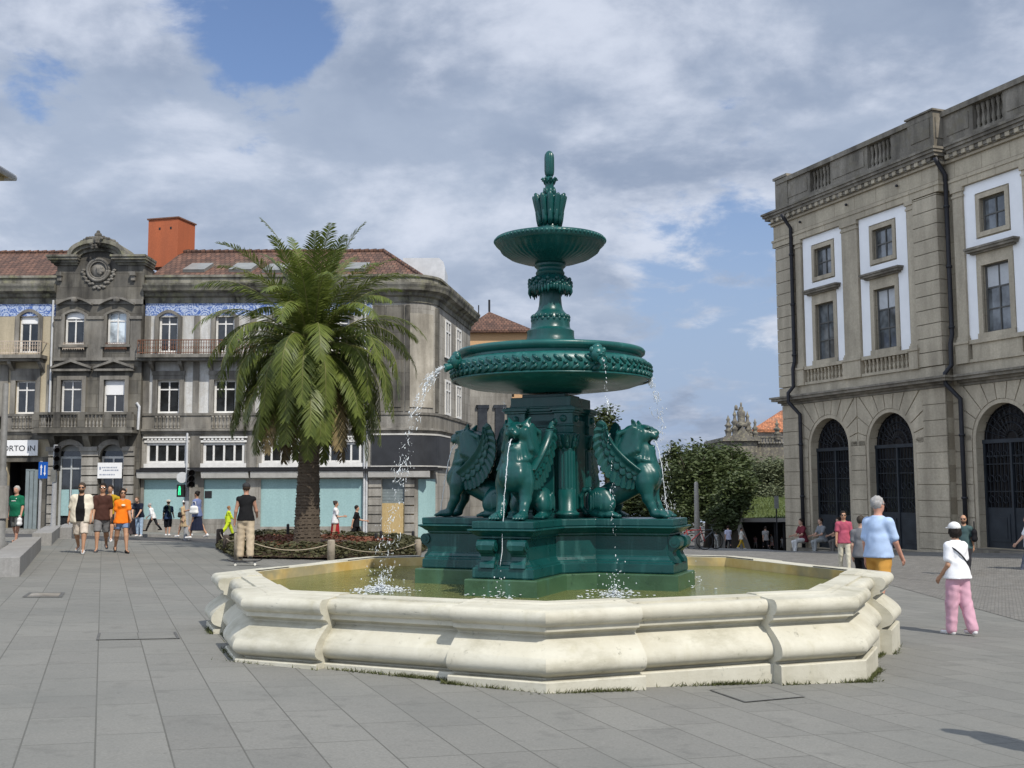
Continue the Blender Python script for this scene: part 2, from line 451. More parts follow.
def inner_mat():
    t = NT('ochre_stained_stone')
    c = t.mix(t.ramp(t.noise(2.5, 6), .35, .65), (.50, .33, .09), (.62, .50, .25))
    c = t.mix(t.math('MULTIPLY', t.ramp(t.noise(1.1, 4), .5, .62), .8), c, (.26, .24, .16))
    return t.set(c, .8, t.bump(t.noise(20, 4), .2))
INNER = inner_mat()
def floor_mat():
    t = NT('algae_pool_floor')
    c = t.mix(t.ramp(t.noise(1.8, 6), .3, .7), (.10, .105, .028), (.30, .27, .10))
    return t.set(c, .9)
PFLOOR = floor_mat()
def water_mat():
    t = NT('pool_water'); t.t.nodes.remove(t.b)
    lw = t.n('Fresnel'); lw.inputs['IOR'].default_value = 1.33
    co = t.co('Object')
    h = t.math('ADD', t.noise(7, 4, dist=1.2), t.math('MULTIPLY', t.noise(22, 3, dist=.6), .4))
    b = t.bump(h, .5, .022); t.L(b, lw.inputs['Normal'])
    gl = t.n('BsdfGlossy'); gl.inputs['Roughness'].default_value = .05; t.L(b, gl.inputs['Normal']); gl.inputs['Color'].default_value = (.85, .88, .85, 1)
    tr = t.n('BsdfTransparent'); tr.inputs['Color'].default_value = (.72, .72, .45, 1)
    df = t.n('BsdfDiffuse'); df.inputs['Color'].default_value = (.26, .27, .095, 1); t.L(b, df.inputs['Normal'])
    m0 = t.n('MixShader'); m0.inputs[0].default_value = .55; t.L(tr.outputs[0], m0.inputs[1]); t.L(df.outputs[0], m0.inputs[2])
    m1 = t.n('MixShader'); t.L(t.math('MULTIPLY', lw.outputs[0], .8), m1.inputs[0]); t.L(m0.outputs[0], m1.inputs[1]); t.L(gl.outputs[0], m1.inputs[2])
    t.L(m1.outputs[0], t.out.inputs['Surface']); return t.m
WATER = water_mat()
def foam_mat():
    t = NT('falling_water'); 
    return t.set((.86, .9, .92), .12, None, Transmission_Weight=.35, IOR=1.2, Specular_IOR_Level=.8)
FOAM = foam_mat()
# --- basin
BC = Vector((.415, 12.88, 0))
RL, RI, BP = 3.85, 3.46, .12
C8 = math.cos(PI/8)
WATZ = .345
OPROF = [(-.13, .47), (-.13, .45), (-.055, .45), (-.02, .435), (0, .40), (-.004, .36), (-.03, .325), (-.06, .31), (-.06, .272), (-.10, .262), (-.135, .238), (-.14, .222),
         (-.11, .205), (-.05, .165), (.02, .105), (.055, .06), (.068, .02), (.06, -.02), (.03, -.05), (-.03, -.075), (-.055, -.085), (-.055, -.098), (.035, -.10), (.045, -.11), (.045, -.55)]
def _fine(P):
    out = []
    for i in range(len(P)-1):
        p0, p1, p2, p3 = [Vector(P[min(max(i+j, 0), len(P)-1)]) for j in (-1, 0, 1, 2)]
        curved = (1 < i < 8) or (10 < i < 19)
        for q in range(3 if curved else 1):
            t = q/3; out.append(tuple(.5*((2*p1)+(p2-p0)*t+(2*p0-5*p1+4*p2-p3)*t*t+(3*p1-p0-3*p2+p3)*t**3)) if q else tuple(p1))
    return out+[P[-1]]
OPROF = _fine(OPROF)
def ov(k, o, rl=RL):
    """octagon corner k, pushed outwards by o"""
    a = -PI/2 - R(2.2) + k*PI/4; r = rl + o/C8
    return Vector((BC.x + r*math.cos(a), BC.y + r*math.sin(a), 0))
def basin():
    root = thing('fountain_basin', 'octagonal cream limestone fountain basin with bulging mouldings, full of greenish water', 'fountain basin', (FX, FY, -.3))
    m = MB(); oi = (RI-RL)*C8
    pr = [(oi, .464), (oi+.004, .47)] + OPROF
    vs = [ov(k, o) + Vector((0, 0, z)) for o, z in pr for k in range(8)]
    fs = [(j*8+k, (j+1)*8+k, (j+1)*8+(k+1) % 8, j*8+(k+1) % 8) for j in range(len(pr)-1) for k in range(8)]
    m.add(vs, fs)
    # densify so that wear shows in shading
    w = m.build('basin_wall', BST, root)
    w.data.set_sharp_from_angle(angle=R(33)); w.data.polygons.foreach_set('use_smooth', [True]*len(w.data.polygons))
    m = MB(); oi2 = oi-.0
    vs = [ov(k, oi) + Vector((0, 0, z)) for z in (.464, -.1) for k in range(8)]
    m.add(vs, [(k, 8+k, 8+(k+1) % 8, (k+1) % 8)[::-1] for k in range(8)])
    m.build('inner_wall', INNER, root)
    m = MB(); m.poly([ov(k, oi+.02) + Vector((0, 0, .06)) for k in range(8)]); m.build('pool_floor', PFLOOR, root)
    arm = .82
    for k in range(8):
        v = ov(k, 0); e1 = (ov(k-1, 0)-v).normalized(); e2 = (ov(k+1, 0)-v).normalized()
        n1 = Vector((e1.y, -e1.x, 0)); n1 = n1 if n1.dot(v-BC) > 0 else -n1
        n2 = Vector((e2.y, -e2.x, 0)); n2 = n2 if n2.dot(v-BC) > 0 else -n2
        pr = [(-.36, .482), (-.2, .482), (-.19, .474)] + [(o+BP, z + (.006 if z > .2 else 0)) for o, z in OPROF[1:]] + [(-.36, -.55)]
        vs = []
        for o, z in pr:
            vs += [v+e1*arm+n1*o+Vector((0, 0, z)), ov(k, o)+Vector((0, 0, z)), v+e2*arm+n2*o+Vector((0, 0, z))]
        n = len(pr); fs = []
        for j in range(n-1):
            fs += [(j*3, j*3+3, j*3+4, j*3+1), (j*3+1, j*3+4, j*3+5, j*3+2)]
        fs += [[j*3 for j in range(n)][::-1], [j*3+2 for j in range(n)]]
        m = MB(); m.add(vs, fs)
        o = m.build('corner_block', BST, root)
        o.data.set_sharp_from_angle(angle=R(33)); o.data.polygons.foreach_set('use_smooth', [True]*len(o.data.polygons))
    m = MB(); m.poly([ov(k, oi+.01)+Vector((0, 0, WATZ)) for k in range(8)])
    tag(m.build('fountain_water', WATER), kind='structure')
basin()
# --- plinth : cross-shaped, mitred offsets of one outline
def AB(a, b, z=0):
    """a along the arm facing the camera, b along the arm to its right"""
    A = Vector((-math.sin(TH), -math.cos(TH), 0)); B = Vector((math.cos(TH), -math.sin(TH), 0))
    return FC + A*a + B*b + Vector((0, 0, z))
ARM_L, ARM_W = 1.415, .26
def outline():
    q = []
    for i in range(4):
        c, s = math.cos(i*PI/2), math.sin(i*PI/2)
        for (a, b) in [(ARM_L, -ARM_W), (ARM_L, ARM_W), (.60, ARM_W), (ARM_W, .60)]:
            q.append((a*c - b*s, a*s + b*c))
    return q
def offs(poly, o):
    n = len(poly); out = []
    for i in range(n):
        p0, p1, p2 = [Vector(poly[(i+j) % n]) for j in (-1, 0, 1)]
        d1 = (p1-p0).normalized(); d2 = (p2-p1).normalized()
        n1 = Vector((d1.y, -d1.x)); n2 = Vector((d2.y, -d2.x))
        b = n1+n2; out.append(p1 + b*(2*o/b.dot(b)) * 1.0 if b.length > 1e-6 else p1+n1*o)
    return out
OUT = outline()
def sweep(m, pr, cap=True):
    n = len(OUT); vs = []
    for o, z in pr: vs += [AB(p.x, p.y, z) for p in offs(OUT, o)]
    fs = [(j*n+i, j*n+(i+1) % n, (j+1)*n+(i+1) % n, (j+1)*n+i)[::-1] for j in range(len(pr)-1) for i in range(n)]
    if cap: fs.append([i for i in range(n)][::1]); fs.append([(len(pr)-1)*n+i for i in range(n)])
    m.add(vs, fs)
fountain = thing('fountain', 'tall dark green cast iron fountain with two bowls on a cross-shaped plinth', 'fountain', (FX, FY, .06))
m = MB(); sweep(m, [(-.1, 1.10), (.075, 1.10), (.08, 1.09), (.08, 1.03), (.07, 1.022), (.115, 1.02), (.118, 1.005), (.09, .99), (.05, .955), (.03, .945), (.03, .925), (0, .915), (0, .70), (.012, .69), (.03, .66), (.055, .645), (.055, .63), (.075, .62), (.078, .53), (.07, .52)])
m.build('plinth', PLG, fountain, bevel=.004)
m = MB(); sweep(m, [(.0, .515), (.13, .515), (.14, .505), (.14, .05)]); m.build('plinth_base', ALGAE, fountain, bevel=.004)
for i in range(4):
    m = MB(); c, s = math.cos(i*PI/2), math.sin(i*PI/2)
    sp = [(0, .92), (.06, .915), (.115, .90), (.14, .86), (.135, .81), (.10, .78), (.07, .765), (.05, .74), (.06, .70), (.09, .665), (.10, .63), (0, .63)]
    for b0, b1 in ((-.25, -.09), (.09, .25)):
        vs = [AB((ARM_L-.004+a)*c-b*s, (ARM_L-.004+a)*s+b*c, z) for b in (b0, b1) for a, z in sp]
        n = len(sp); m.add(vs, [list(range(n)), list(range(n, 2*n))[::-1]] + [(j, n+j, n+(j+1) % n, (j+1) % n) for j in range(n)])
        for bb in (b0-.008, b1+.008):
            q = AB((ARM_L+.075)*c-bb*s, (ARM_L+.075)*s+bb*c, .852)
            dv = (AB(-s, c, 0)-FC)*.012
            m.tube([q-dv, q+dv], .06, 14); m.tube([q-dv*1.6, q+dv*1.6], .028, 10)
    m.build('scroll_bracket', PLG, fountain)
# pier, entablature, columns
def abbox(m, h, z0, z1, a0=0, b0=0, hb=None):
    hb = hb or h
    m.add([AB(a0+x*h, b0+y*hb, z) for z in (z0, z1) for x, y in ((-1, -1), (1, -1), (1, 1), (-1, 1))], [(0, 1, 2, 3), (7, 6, 5, 4), (0, 4, 5, 1), (1, 5, 6, 2), (2, 6, 7, 3), (3, 7, 4, 0)])
m = MB(); abbox(m, .26, 1.09, 2.5); abbox(m, .33, 1.1, 1.16, 0, 0, .33); abbox(m, .30, 1.16, 1.2)
abbox(m, .12, 1.2, 2.2, .20, 0, .14); abbox(m, .12, 1.2, 2.2, -.20, 0, .14); abbox(m, .15, 1.2, 2.2, 0, .24, .12); abbox(m, .15, 1.2, 2.2, 0, -.24, .12)
m.build('pier', GREEN, fountain, bevel=.006)
m = MB()
for h, z0, z1 in ((.33, 2.055, 2.12), (.345, 2.12, 2.14), (.32, 2.14, 2.27), (.355, 2.27, 2.295), (.385, 2.295, 2.33), (.40, 2.33, 2.35), (.36, 2.35, 2.46)): abbox(m, h, z0, z1)
for sx, sy in ((1, 1), (1, -1), (-1, -1), (-1, 1)):
    for h, z0, z1 in ((.115, 2.05, 2.125), (.125, 2.125, 2.145), (.11, 2.145, 2.275), (.13, 2.275, 2.30), (.15, 2.30, 2.335)):
        abbox(m, h, z0, z1, sx*.285, sy*.285)
    for k in range(4):
        q = AB(sx*.285, sy*.285, 2.21); d = (AB(math.cos(k*PI/2), math.sin(k*PI/2))-FC)
        m.ell(q+d*.112, (.04, .04, .04), 8, 6)
m.build('entablature', GREEN, fountain, bevel=.005)
for sx, sy in ((1, 1), (1, -1), (-1, -1), (-1, 1)):
    m = MB(); c = AB(sx*.285, sy*.285)
    m.smooth = True
    m.lathe([(.125, 1.10), (.125, 1.13), (.135, 1.135), (.135, 1.16), (.115, 1.17), (.105, 1.185), (.10, 1.19), (.10, 1.42)], 24, c)
    m.smooth = False
    m.lathe([(.098, 1.42), (.099, 1.44), (.095, 1.82), (.093, 1.86)], 72, c, rf=lambda a, j, z: (1-.085*max(0, math.cos(12*a))) if 0 < j < 3 else 1)
    m.smooth = True
    m.lathe([(.093, 1.855), (.10, 1.865), (.093, 1.875), (.09, 1.89), (.10, 1.93), (.118, 1.99), (.13, 2.03), (.13, 2.05)], 24, c)
    for k in range(8):
        a = k*PI/4; d = Vector((math.cos(a), math.sin(a), 0)); t_ = Vector((-d.y, d.x, 0))
        for z0, z1, r0, w in ((1.88, 1.965, .092, .032), (1.93, 2.04, .105, .028)):
            m.tube([c+d*r0+Vector((0, 0, z0)), c+d*(r0+.014)+Vector((0, 0, (z0+z1)/2)), c+d*(r0+.03)+Vector((0, 0, z1-.01)), c+d*(r0+.048)+Vector((0, 0, z1-.018))], [w*.8, w, w*.7, w*.3], 6)
    m.build('column', GREEN, fountain)
# lower bowl
m = MB(); m.lathe(prof([(30, 394), (33, 391.5), (60, 390), (82, 387.5), (91, 384.5), (96, 381), (98.8, 376), (98.8, 370), (97, 365.5), (95, 363), (89, 361.5), (88.5, 359), (91, 358), (93.5, 356), (94, 353.5), (92.5, 351.5), (86, 351), (84, 354), (50, 358), (25, 356)]), 96, FC)
bowl = m.build('lower_bowl', GREEN_LT, fountain, smooth=True, auto=50)
m = MB(); m.smooth = True
rb = PR(98.8, 373)
for k in range(64):
    a = 2*PI*k/64; 
    for dz, sg in ((.045, 1), (-.045, -1)):
        a2 = a + (.03 if sg > 0 else 0)
        d = Vector((math.cos(a2), math.sin(a2), 0)); t_ = Vector((-d.y, d.x, 0)); c = FC + d*(rb-.004) + Vector((0, 0, PZ(373)+dz))
        M = Matrix((t_, d, (0, 0, 1))).transposed() @ Matrix.Rotation(sg*.7, 3, 'Y')
        m.ell(c, (.062, .026, .022), 6, 5, M); m.ell(c+t_*.02, (.03, .036, .014), 6, 4, M)
    d = Vector((math.cos(a), math.sin(a), 0)); m.ell(FC+d*(rb+.012)+Vector((0, 0, PZ(373))), (.024, .024, .018), 6, 4)
m.tube([FC+Vector((math.cos(q*PI/48)*(rb-.005), math.sin(q*PI/48)*(rb-.005), PZ(382.5)+.01)) for q in range(97)], .014, 6)
m.build('leaf_frieze', GREEN, bowl)
SPOUT = []
for k in range(4):
    a = -PI/2 + R(23) + k*PI/2
    d = Vector((math.cos(a), math.sin(a), 0)); t_ = Vector((-d.y, d.x, 0)); z = PZ(368)
    m = MB(); m.smooth = True
    M = Matrix((t_, d, (0, 0, 1))).transposed()
    c = FC + d*(rb+.03) + Vector((0, 0, z))
    m.ell(c+Vector((0, 0, .03)), (.085, .075, .085), 12, 8, M); m.ell(c+Vector((0, 0, .10))-d*.01, (.06, .05, .045), 10, 6, M)
    for s_ in (-1, 1):
        m.ell(c+t_*.07*s_+Vector((0, 0, .075)), (.03, .03, .035), 8, 5, M); m.ell(c+t_*.03*s_+d*.055+Vector((0, 0, .045)), (.02, .02, .016), 8, 5, M)
    m.ell(c+d*.065+Vector((0, 0, .02)), (.022, .035, .02), 8, 5, M)
    e = c+d*.12+Vector((0, 0, -.05))
    m.tube([c-Vector((0, 0, .01)), c+d*.06-Vector((0, 0, .03)), e], [.03, .038, .05], 12, cap=False)
    m.tube([e, e+d*.004, c+d*.07-Vector((0, 0, .032))], [.05, .04, .032], 12, cap=False)
    m.build('lion_mask_spout', GREEN_LT, bowl); SPOUT.append((e, d))
# shaft
m = MB(); m.smooth = True
m.lathe(prof([(27, 356), (26, 349), (25.5, 342), (24, 339), (23.5, 336), (23.5, 331.5), (21, 330), (19.5, 328), (19.2, 323), (18.6, 319), (17, 315), (14.5, 312.5), (12.6, 310), (11.6, 306), (11, 300), (10.6, 292), (10.8, 282), (12.5, 277), (14.2, 275), (14.5, 273), (13.2, 271), (13.4, 269), (15.6, 267), (15.6, 265), (14, 263.5), (13.5, 262)]), 40, FC)
sh = m.build('shaft', GREEN, fountain, auto=40)
m = MB(); m.smooth = True
r0 = PR(18, 318); 
for k in range(40):
    a = 2*PI*k/40; m.ell(FC+Vector((r0*math.cos(a), r0*math.sin(a), PZ(317.5+(k % 2)*3))), (.024, .024, .03), 6, 4)
m.build('leaf_ring', GREEN, sh)
m = MB(); m.smooth = True
m.lathe(prof([(12.5, 276.5), (15.5, 276.5), (18.5, 279), (20.5, 283), (21, 288), (20.5, 292), (18, 292), (12, 286)]), 48, FC, rf=lambda a, j, z: 1+.02*math.sin(14*a))
rr = PR(20.4, 290)
for k in range(44):
    a = 2*PI*k/44; d = Vector((math.cos(a), math.sin(a), 0)); ln = PZ(290)-PZ(random.uniform(294, 300))
    p = FC+d*rr+Vector((0, 0, PZ(288)))
    m.tube([p+Vector((0, 0, .03)), p, p-Vector((0, 0, ln*.6))+d*.008, p-Vector((0, 0, ln))], [.012, .02, .018, .004], 6)
    m.ell(p+d*.006+Vector((0, 0, .02+.03*(k % 3))), (.022, .022, .028), 6, 4)
m.build('dripping_drapery', GREEN, sh)
# upper bowl
m = MB(); m.lathe(prof([(13.5, 264.5), (17, 264), (28, 262), (40, 258), (48, 252.5), (51, 248), (52.5, 247), (54.5, 245), (55.3, 242), (54.5, 239.5), (52, 238.8), (50, 241), (30, 246), (12, 244), (11.5, 230)]), 192, FC,
    rf=lambda a, j, z: (1+.013*math.cos(48*a)) if 1 <= j <= 4 else 1)
ub = m.build('upper_bowl', GREEN, fountain, smooth=True, auto=60)
m = MB(); m.smooth = True; q = PR(54.6, 241.5)
for k in range(72):
    a = 2*PI*k/72; m.ell(FC+Vector((q*math.cos(a), q*math.sin(a), PZ(242))), (.022, .022, .02), 6, 4)
m.build('bead_rim', GREEN_LT, ub)
# finial
m = MB(); m.smooth = True
m.lathe(prof([(12.5, 238), (12, 229), (10.5, 227.5), (10, 225), (9.6, 220), (10.5, 213), (12, 205), (13.2, 199), (12.5, 197.5), (5, 199), (4.6, 193), (4.3, 186), (5, 183.5), (4.6, 182), (3.4, 179), (3, 177)]), 24, FC)
for k in range(12):
    a = 2*PI*k/12; d = Vector((math.cos(a), math.sin(a), 0))
    P_ = lambda h, y: FC + d*PR(h, y) + Vector((0, 0, PZ(y)))
    m.tube([P_(9.8, 224), P_(10.5, 214), P_(12.8, 204), P_(15, 198), P_(17.2, 195.5 if k % 2 else 197)], [.03, .045, .045, .035, .012], 6)
    m.tube([P_(10, 226), P_(11, 220), P_(12.6, 213), P_(13.6, 211)], [.03, .035, .025, .008], 6)
for k in range(8):
    a = 2*PI*k/8+.2; d = Vector((math.cos(a), math.sin(a), 0))
    P_ = lambda h, y: FC + d*PR(h, y) + Vector((0, 0, PZ(y)))
    m.tube([P_(4, 184), P_(5, 181), P_(7.2, 179), P_(8.8, 180)], [.02, .022, .018, .006], 6)
    m.tube([P_(4.2, 198), P_(5.2, 192), P_(5.6, 188)], [.02, .022, .006], 6)
m.lathe(prof([(3, 177), (4.2, 174.5), (4.6, 171), (4.6, 158), (4.2, 154.5), (2.6, 152), (.6, 150.8)]), 48, FC, rf=lambda a, j, z: 1+.07*math.cos(8*a))
m.build('leaf_finial', GREEN, fountain)
# ------------------------------------------------------------------ LIONS
def lion_body():
    s = SDF((-.36, -.31, -.03), (1.02, .31, 1.22), .0095)
    # trunk
    s.cap((.50, 0, .50), (.05, 0, .26), .165, .15, .05)
    s.ell((.55, 0, .52), (.165, .17, .20), .06)
    s.ell((.61, 0, .49), (.115, .155, .16), .04)
    for y in (-1, 1):
        s.ell((.61, y*.095, .50), (.115, .085, .135), .02)                 # breast and shoulder
        s.ell((.54, y*.165, .45), (.105, .065, .17), .03)
        s.cap((.57, y*.135, .42), (.585, y*.14, .24), .092, .068, .03)  # forearm
        s.cap((.585, y*.14, .24), (.665, y*.14, .075), .065, .052, .025)
        s.ell((.64, y*.14, .16), (.045, .045, .05), .02)
        s.ell((.72, y*.145, .05), (.105, .068, .05), .03)               # paw
        for t in (-1.5, -.5, .5, 1.5):
            s.cap((.76, y*.145+t*.032, .05), (.825, y*.145+t*.036, .028), .026, .022, .012)
            s.cap((.845, y*.145+t*.036, .03), (.862, y*.145+t*.036, .012), .010, .004, .006)
        s.ell((.0, y*.15, .20), (.165, .095, .18), .03)                 # haunch
        s.ell((.10, y*.165, .17), (.09, .075, .11), .04)
        s.cap((-.10, y*.16, .08), (.02, y*.17, .04), .055, .045, .03)
        s.ell((.13, y*.17, .04), (.10, .062, .042), .025)
        for t in (-1.5, -.5, .5, 1.5):
            s.cap((.17, y*.17+t*.028, .045), (.235, y*.17+t*.03, .024), .023, .02, .01)
        for t in range(5):
            s.ell((.02-.03*t, y*.246, .20+.03*math.sin(t)), (.012, .01, .11), .02)
    # neck and mane
    s.cap((.52, 0, .60), (.44, 0, .93), .165, .13, .05)
    s.ell((.40, 0, .90), (.165, .165, .19), .05)
    s.ell((.33, 0, .78), (.14, .15, .22), .05)
    for i in range(9):                                                  # mane locks
        for y in (-1, 1):
            a = i/8
            p0 = np.array((.50-.20*a, y*(.10+.05*math.sin(a*3)), 1.03+.06*math.sin(a*3)))
            p1 = np.array((.47-.33*a, y*(.165), .82-.14*a)); p2 = np.array((.40-.28*a, y*.13, .62-.02*a))
            s.cap(p0, p1, .034, .040, .012); s.cap(p1, p2, .040, .018, .012)
    for i in range(7):
        y = (i-3)*.045
        s.cap((.44, y, 1.10), (.24, y*1.3, 1.02), .026, .034, .012); s.cap((.24, y*1.3, 1.02), (.17, y*1.2, .80), .034, .02, .012)
    # smooth ruff under the jaw
    s.ell((.56, 0, .80), (.085, .115, .13), .03, Matrix.Rotation(-.35, 3, 'Y'))
    s.ell((.585, 0, .69), (.075, .115, .07), .02)
    rp_ = [(.475+.178*math.cos(a), .158*math.sin(a), .650+.045*abs(a)) for a in [(i-8)/8*1.9 for i in range(17)]]
    for p, q in zip(rp_, rp_[1:]): s.cap(p, q, .024, .024, .014)         # rolled lower edge of the ruff
    for i in range(9):
        a = (i-4)/4*1.5; s.cap((.50+.10*math.cos(a), .10*math.sin(a), .86), (.475+.172*math.cos(a), .152*math.sin(a), .69), .022, .03, .014)
    # head
    K = 1.14; hc = np.array((.47, 0, 1.0))
    hp = lambda p: tuple(hc+(np.array(p)-hc)*K)
    E = lambda c, r, k=.03, M=None: s.ell(hp(c), tuple(q*K for q in r), k, M)
    C = lambda a, b, r0, r1, k: s.cap(hp(a), hp(b), r0*K, r1*K, k)
    S = lambda c, r, k, M=None: s.sub(s._ell(hp(c), tuple(q*K for q in r), M), k)
    E((.50, 0, 1.01), (.125, .108, .112), .03)
    E((.585, 0, 1.012), (.085, .070, .055), .03)
    C((.55, 0, 1.060), (.63, 0, 1.035), .042, .034, .02)
    E((.655, 0, 1.028), (.022, .036, .020), .010)
    for y in (-1, 1):
        E((.618, y*.040, .992), (.045, .034, .032), .012)
        E((.562, y*.060, 1.082), (.038, .036, .020), .012)
        E((.50, y*.09, .985), (.06, .035, .06), .03)
        C((.44, y*.084, 1.09), (.415, y*.118, 1.158), .046, .016, .02)
        C((.640, y*.034, .972), (.640, y*.034, .925), .012, .004, .006)
        C((.600, y*.032, .872), (.606, y*.032, .908), .012, .005, .006)
    C((.47, 0, .90), (.575, 0, .845), .060, .045, .02)
    E((.592, 0, .835), (.040, .050, .034), .015)
    E((.56, 0, .80), (.04, .045, .05), .03)
    S((.605, 0, .918), (.105, .060, .036), .010, Matrix.Rotation(.30, 3, 'Y'))
    C((.50, 0, .895), (.610, 0, .880), .028, .020, .008)
    for y in (-1, 1):
        S((.437, y*.128, 1.118), (.024, .016, .040), .008)
        S((.598, y*.068, 1.054), (.026, .020, .016), .008)
        E((.588, y*.060, 1.052), (.015, .013, .012), .003)
        S((.672, y*.016, 1.024), (.012, .008, .007), .004)
        C((.50, y*.105, 1.03), (.46, y*.125, .86), .03, .04, .02)
    # tail curling up beside the haunch
    pts = [(-.14, -.02, .10), (-.22, -.05, .06), (-.27, -.08, .14), (-.27, -.10, .26), (-.22, -.11, .34), (-.15, -.11, .35), (-.13, -.11, .30)]
    for p, q in zip(pts, pts[1:]): s.cap(p, q, .03, .03, .02)
    s.ell((-.13, -.11, .28), (.035, .035, .05), .02)
    s.keep(-s.Z)
    return s.mb()
def wing(side):
    """one cast wing: smooth arm along the leading edge, layered feathers with rounded tips behind it"""
    m = MB(); m.smooth = True
    def bez(P, t):
        P = [Vector(p) for p in P]
        while len(P) > 1: P = [a.lerp(b, t) for a, b in zip(P, P[1:])]
        return P[0]
    lead = [(.53, .58), (.40, .68), (.25, .80), (.16, .94), (.13, 1.06)]
    trail = [(.44, .35), (.24, .30), (.00, .46), (-.19, .92), (.055, 1.20)]
    NF = 13; NS, NTT = 156, 44; fr = []; bk = []
    sm = lambda e0, e1, x: (lambda q: q*q*(3-2*q))(min(1, max(0, (x-e0)/(e1-e0))))
    for i in range(NS+1):
        s_ = i/NS; a = bez(lead, s_); b = bez(trail, s_); ph = s_*NF % 1; q = 2*ph-1
        tm = 1.0-.09*q*q*(1 if q > 0 else .5)
        n2 = 9; q2 = 2*(s_*n2+.3) % 2 - 1; c1 = .60-.10*q2*q2 - .10*s_
        q3 = 2*(s_*n2+.8) % 2 - 1; c2 = .38-.08*q3*q3 - .08*s_
        for j in range(NTT+1):
            t = j/NTT*tm; d = b-a; nrm = Vector((-d.y, d.x))
            p = a + d*t + nrm*(-.13)*math.sin(PI*t)*(.4+s_)
            y = .165 + .10*s_**1.3 + .05*t*s_
            th = .012 + .030*math.exp(-(t/.16)**2)*(1.25-s_*.7)
            h = (1-abs(q)**2.2)*.014*sm(.30, .5, t) + .006*math.exp(-(q/.12)**2)*sm(.4, .6, t)
            if t < c1: h = .020 + (1-q2*q2)*.010*sm(.2, .45, t)
            if t < c2: h = .032 + (1-q3*q3)*.006*sm(.18, .3, t)
            fr.append((p.x, y+th+h, p.y)); bk.append((p.x, y-th-.25*h, p.y))
    W = NTT+1; nb = len(fr); fs = []
    for i in range(NS):
        for j in range(NTT):
            k = i*W+j; fs.append((k, k+1, k+W+1, k+W)); fs.append((nb+k, nb+k+W, nb+k+W+1, nb+k+1))
    for i in range(NS):
        for j in (0, NTT):
            k = i*W+j; q = (k, k+W, nb+k+W, nb+k); fs.append(q if j == 0 else q[::-1])
    for j in range(NTT):
        for i in (0, NS):
            k = i*W+j; q = (k, k+1, nb+k+1, nb+k); fs.append(q if i else q[::-1])
    m.add(fr+bk, fs)
    m.ell((.52, .14, .52), (.11, .07, .15), 14, 10)
    if side < 0:
        for v in m.v: v.y *= -1
        m.f = [f[::-1] for f in m.f]
    return m
LS = .915
lb = lion_body()
lion_labels = ['winged lion statue facing the camera with a thin jet from its open jaws', 'winged lion statue in profile whose open mouth points at the palace with arched doors',
    'winged lion statue hidden behind the fountain pier', 'shaded winged lion statue turned towards the plaster-boarded shop and the palm']
lions = []
for i in range(4):
    a = -PI/2 - TH + i*PI/2
    d = Vector((math.cos(a), math.sin(a), 0)); loc = FC + d*.63 + Vector((0, 0, 1.10))
    if i == 0:
        t = thing('winged_lion', lion_labels[0], 'lion statue', loc, a, 'winged lions around the fountain', LS)
        lb.build('body', GREEN, t, world=False, smooth=True)
        wing(1).build('wing', GREEN, t, world=False); wing(-1).build('wing', GREEN, t, world=False)
    else:
        t = copy_tree(lions[0]); t.location = loc; t.rotation_euler = (0, 0, a); t['label'] = lion_labels[i]
        WM[t.name] = Matrix.Translation(loc) @ Matrix.Rotation(a, 4, 'Z') @ Matrix.Scale(LS, 4)
    lions.append(t)
# ------------------------------------------------------------------ WATER JETS
rj = random.Random(3)
def jet(name, label, p0, v0, n, spread, strand=0., size=(.006, .018), zend=WATZ, cat='water jet', g='water jets of the fountain'):
    m = MB(); m.smooth = True; p0 = Vector(p0); v0 = Vector(v0); gz = -9.81
    T = (v0.z + math.sqrt(max(0, v0.z**2 + 2*9.81*(p0.z-zend))))/9.81
    P = lambda t: p0 + v0*t + Vector((0, 0, .5*gz*t*t))
    if strand > 0:
        k = 34; pts = []
        for i in range(k+1):
            t = T*strand*i/k; j = .010*i/k
            pts.append(P(t)+Vector((rj.uniform(-j, j), rj.uniform(-j, j), rj.uniform(-j, j))))
        m.tube(pts, [(.0042+.003*rj.random())*(1-.4*i/k) for i in range(k+1)], 6)
    clump = [(rj.uniform(.03, 1), rj.gauss(0, 1), rj.gauss(0, 1)) for _ in range(max(6, n//18))]
    for i in range(n):
        if rj.random() < .7:
            t0, cx, cy = rj.choice(clump); t = T*min(1, max(0, t0+rj.gauss(0, .022))); o_ = Vector((cx, cy, 0))*spread*.5*(.15+t0)
        else: t = T*rj.uniform(0, 1); o_ = Vector((0, 0, 0))
        f = t/T; s = spread*(.10+f*.9)
        c = P(t)+o_+Vector((rj.gauss(0, s), rj.gauss(0, s), rj.gauss(0, s)))*.6
        if c.z < zend: continue
        r = size[0]+(size[1]-size[0])*rj.random()**2.5; vel = (v0+Vector((0, 0, gz*t))).normalized()
        M = vel.to_track_quat('Z', 'Y').to_matrix()
        if rj.random() < .3:        # torn ribbons of water
            b = Vector((rj.gauss(0, 1), rj.gauss(0, 1), rj.gauss(0, 1))).normalized()
            e_ = Vector((rj.gauss(0, 1), rj.gauss(0, 1), rj.gauss(0, 1))).normalized()
            m.tube([c, c+M @ Vector((0, 0, r*2))+b*r*1.5, c+M @ Vector((0, 0, r*5))+b*r+e_*r*2, c+M @ Vector((0, 0, r*7))+e_*r*4], [r*.15, r*.4, r*.32, r*.1], 5)
        else: m.ell(c, (r*.6, r*.6, r*rj.uniform(.7, 1.9)), 6, 4, M)
    o = m.build(name, FOAM); tag(o, label, cat, g)
    return P(T)
lands = []
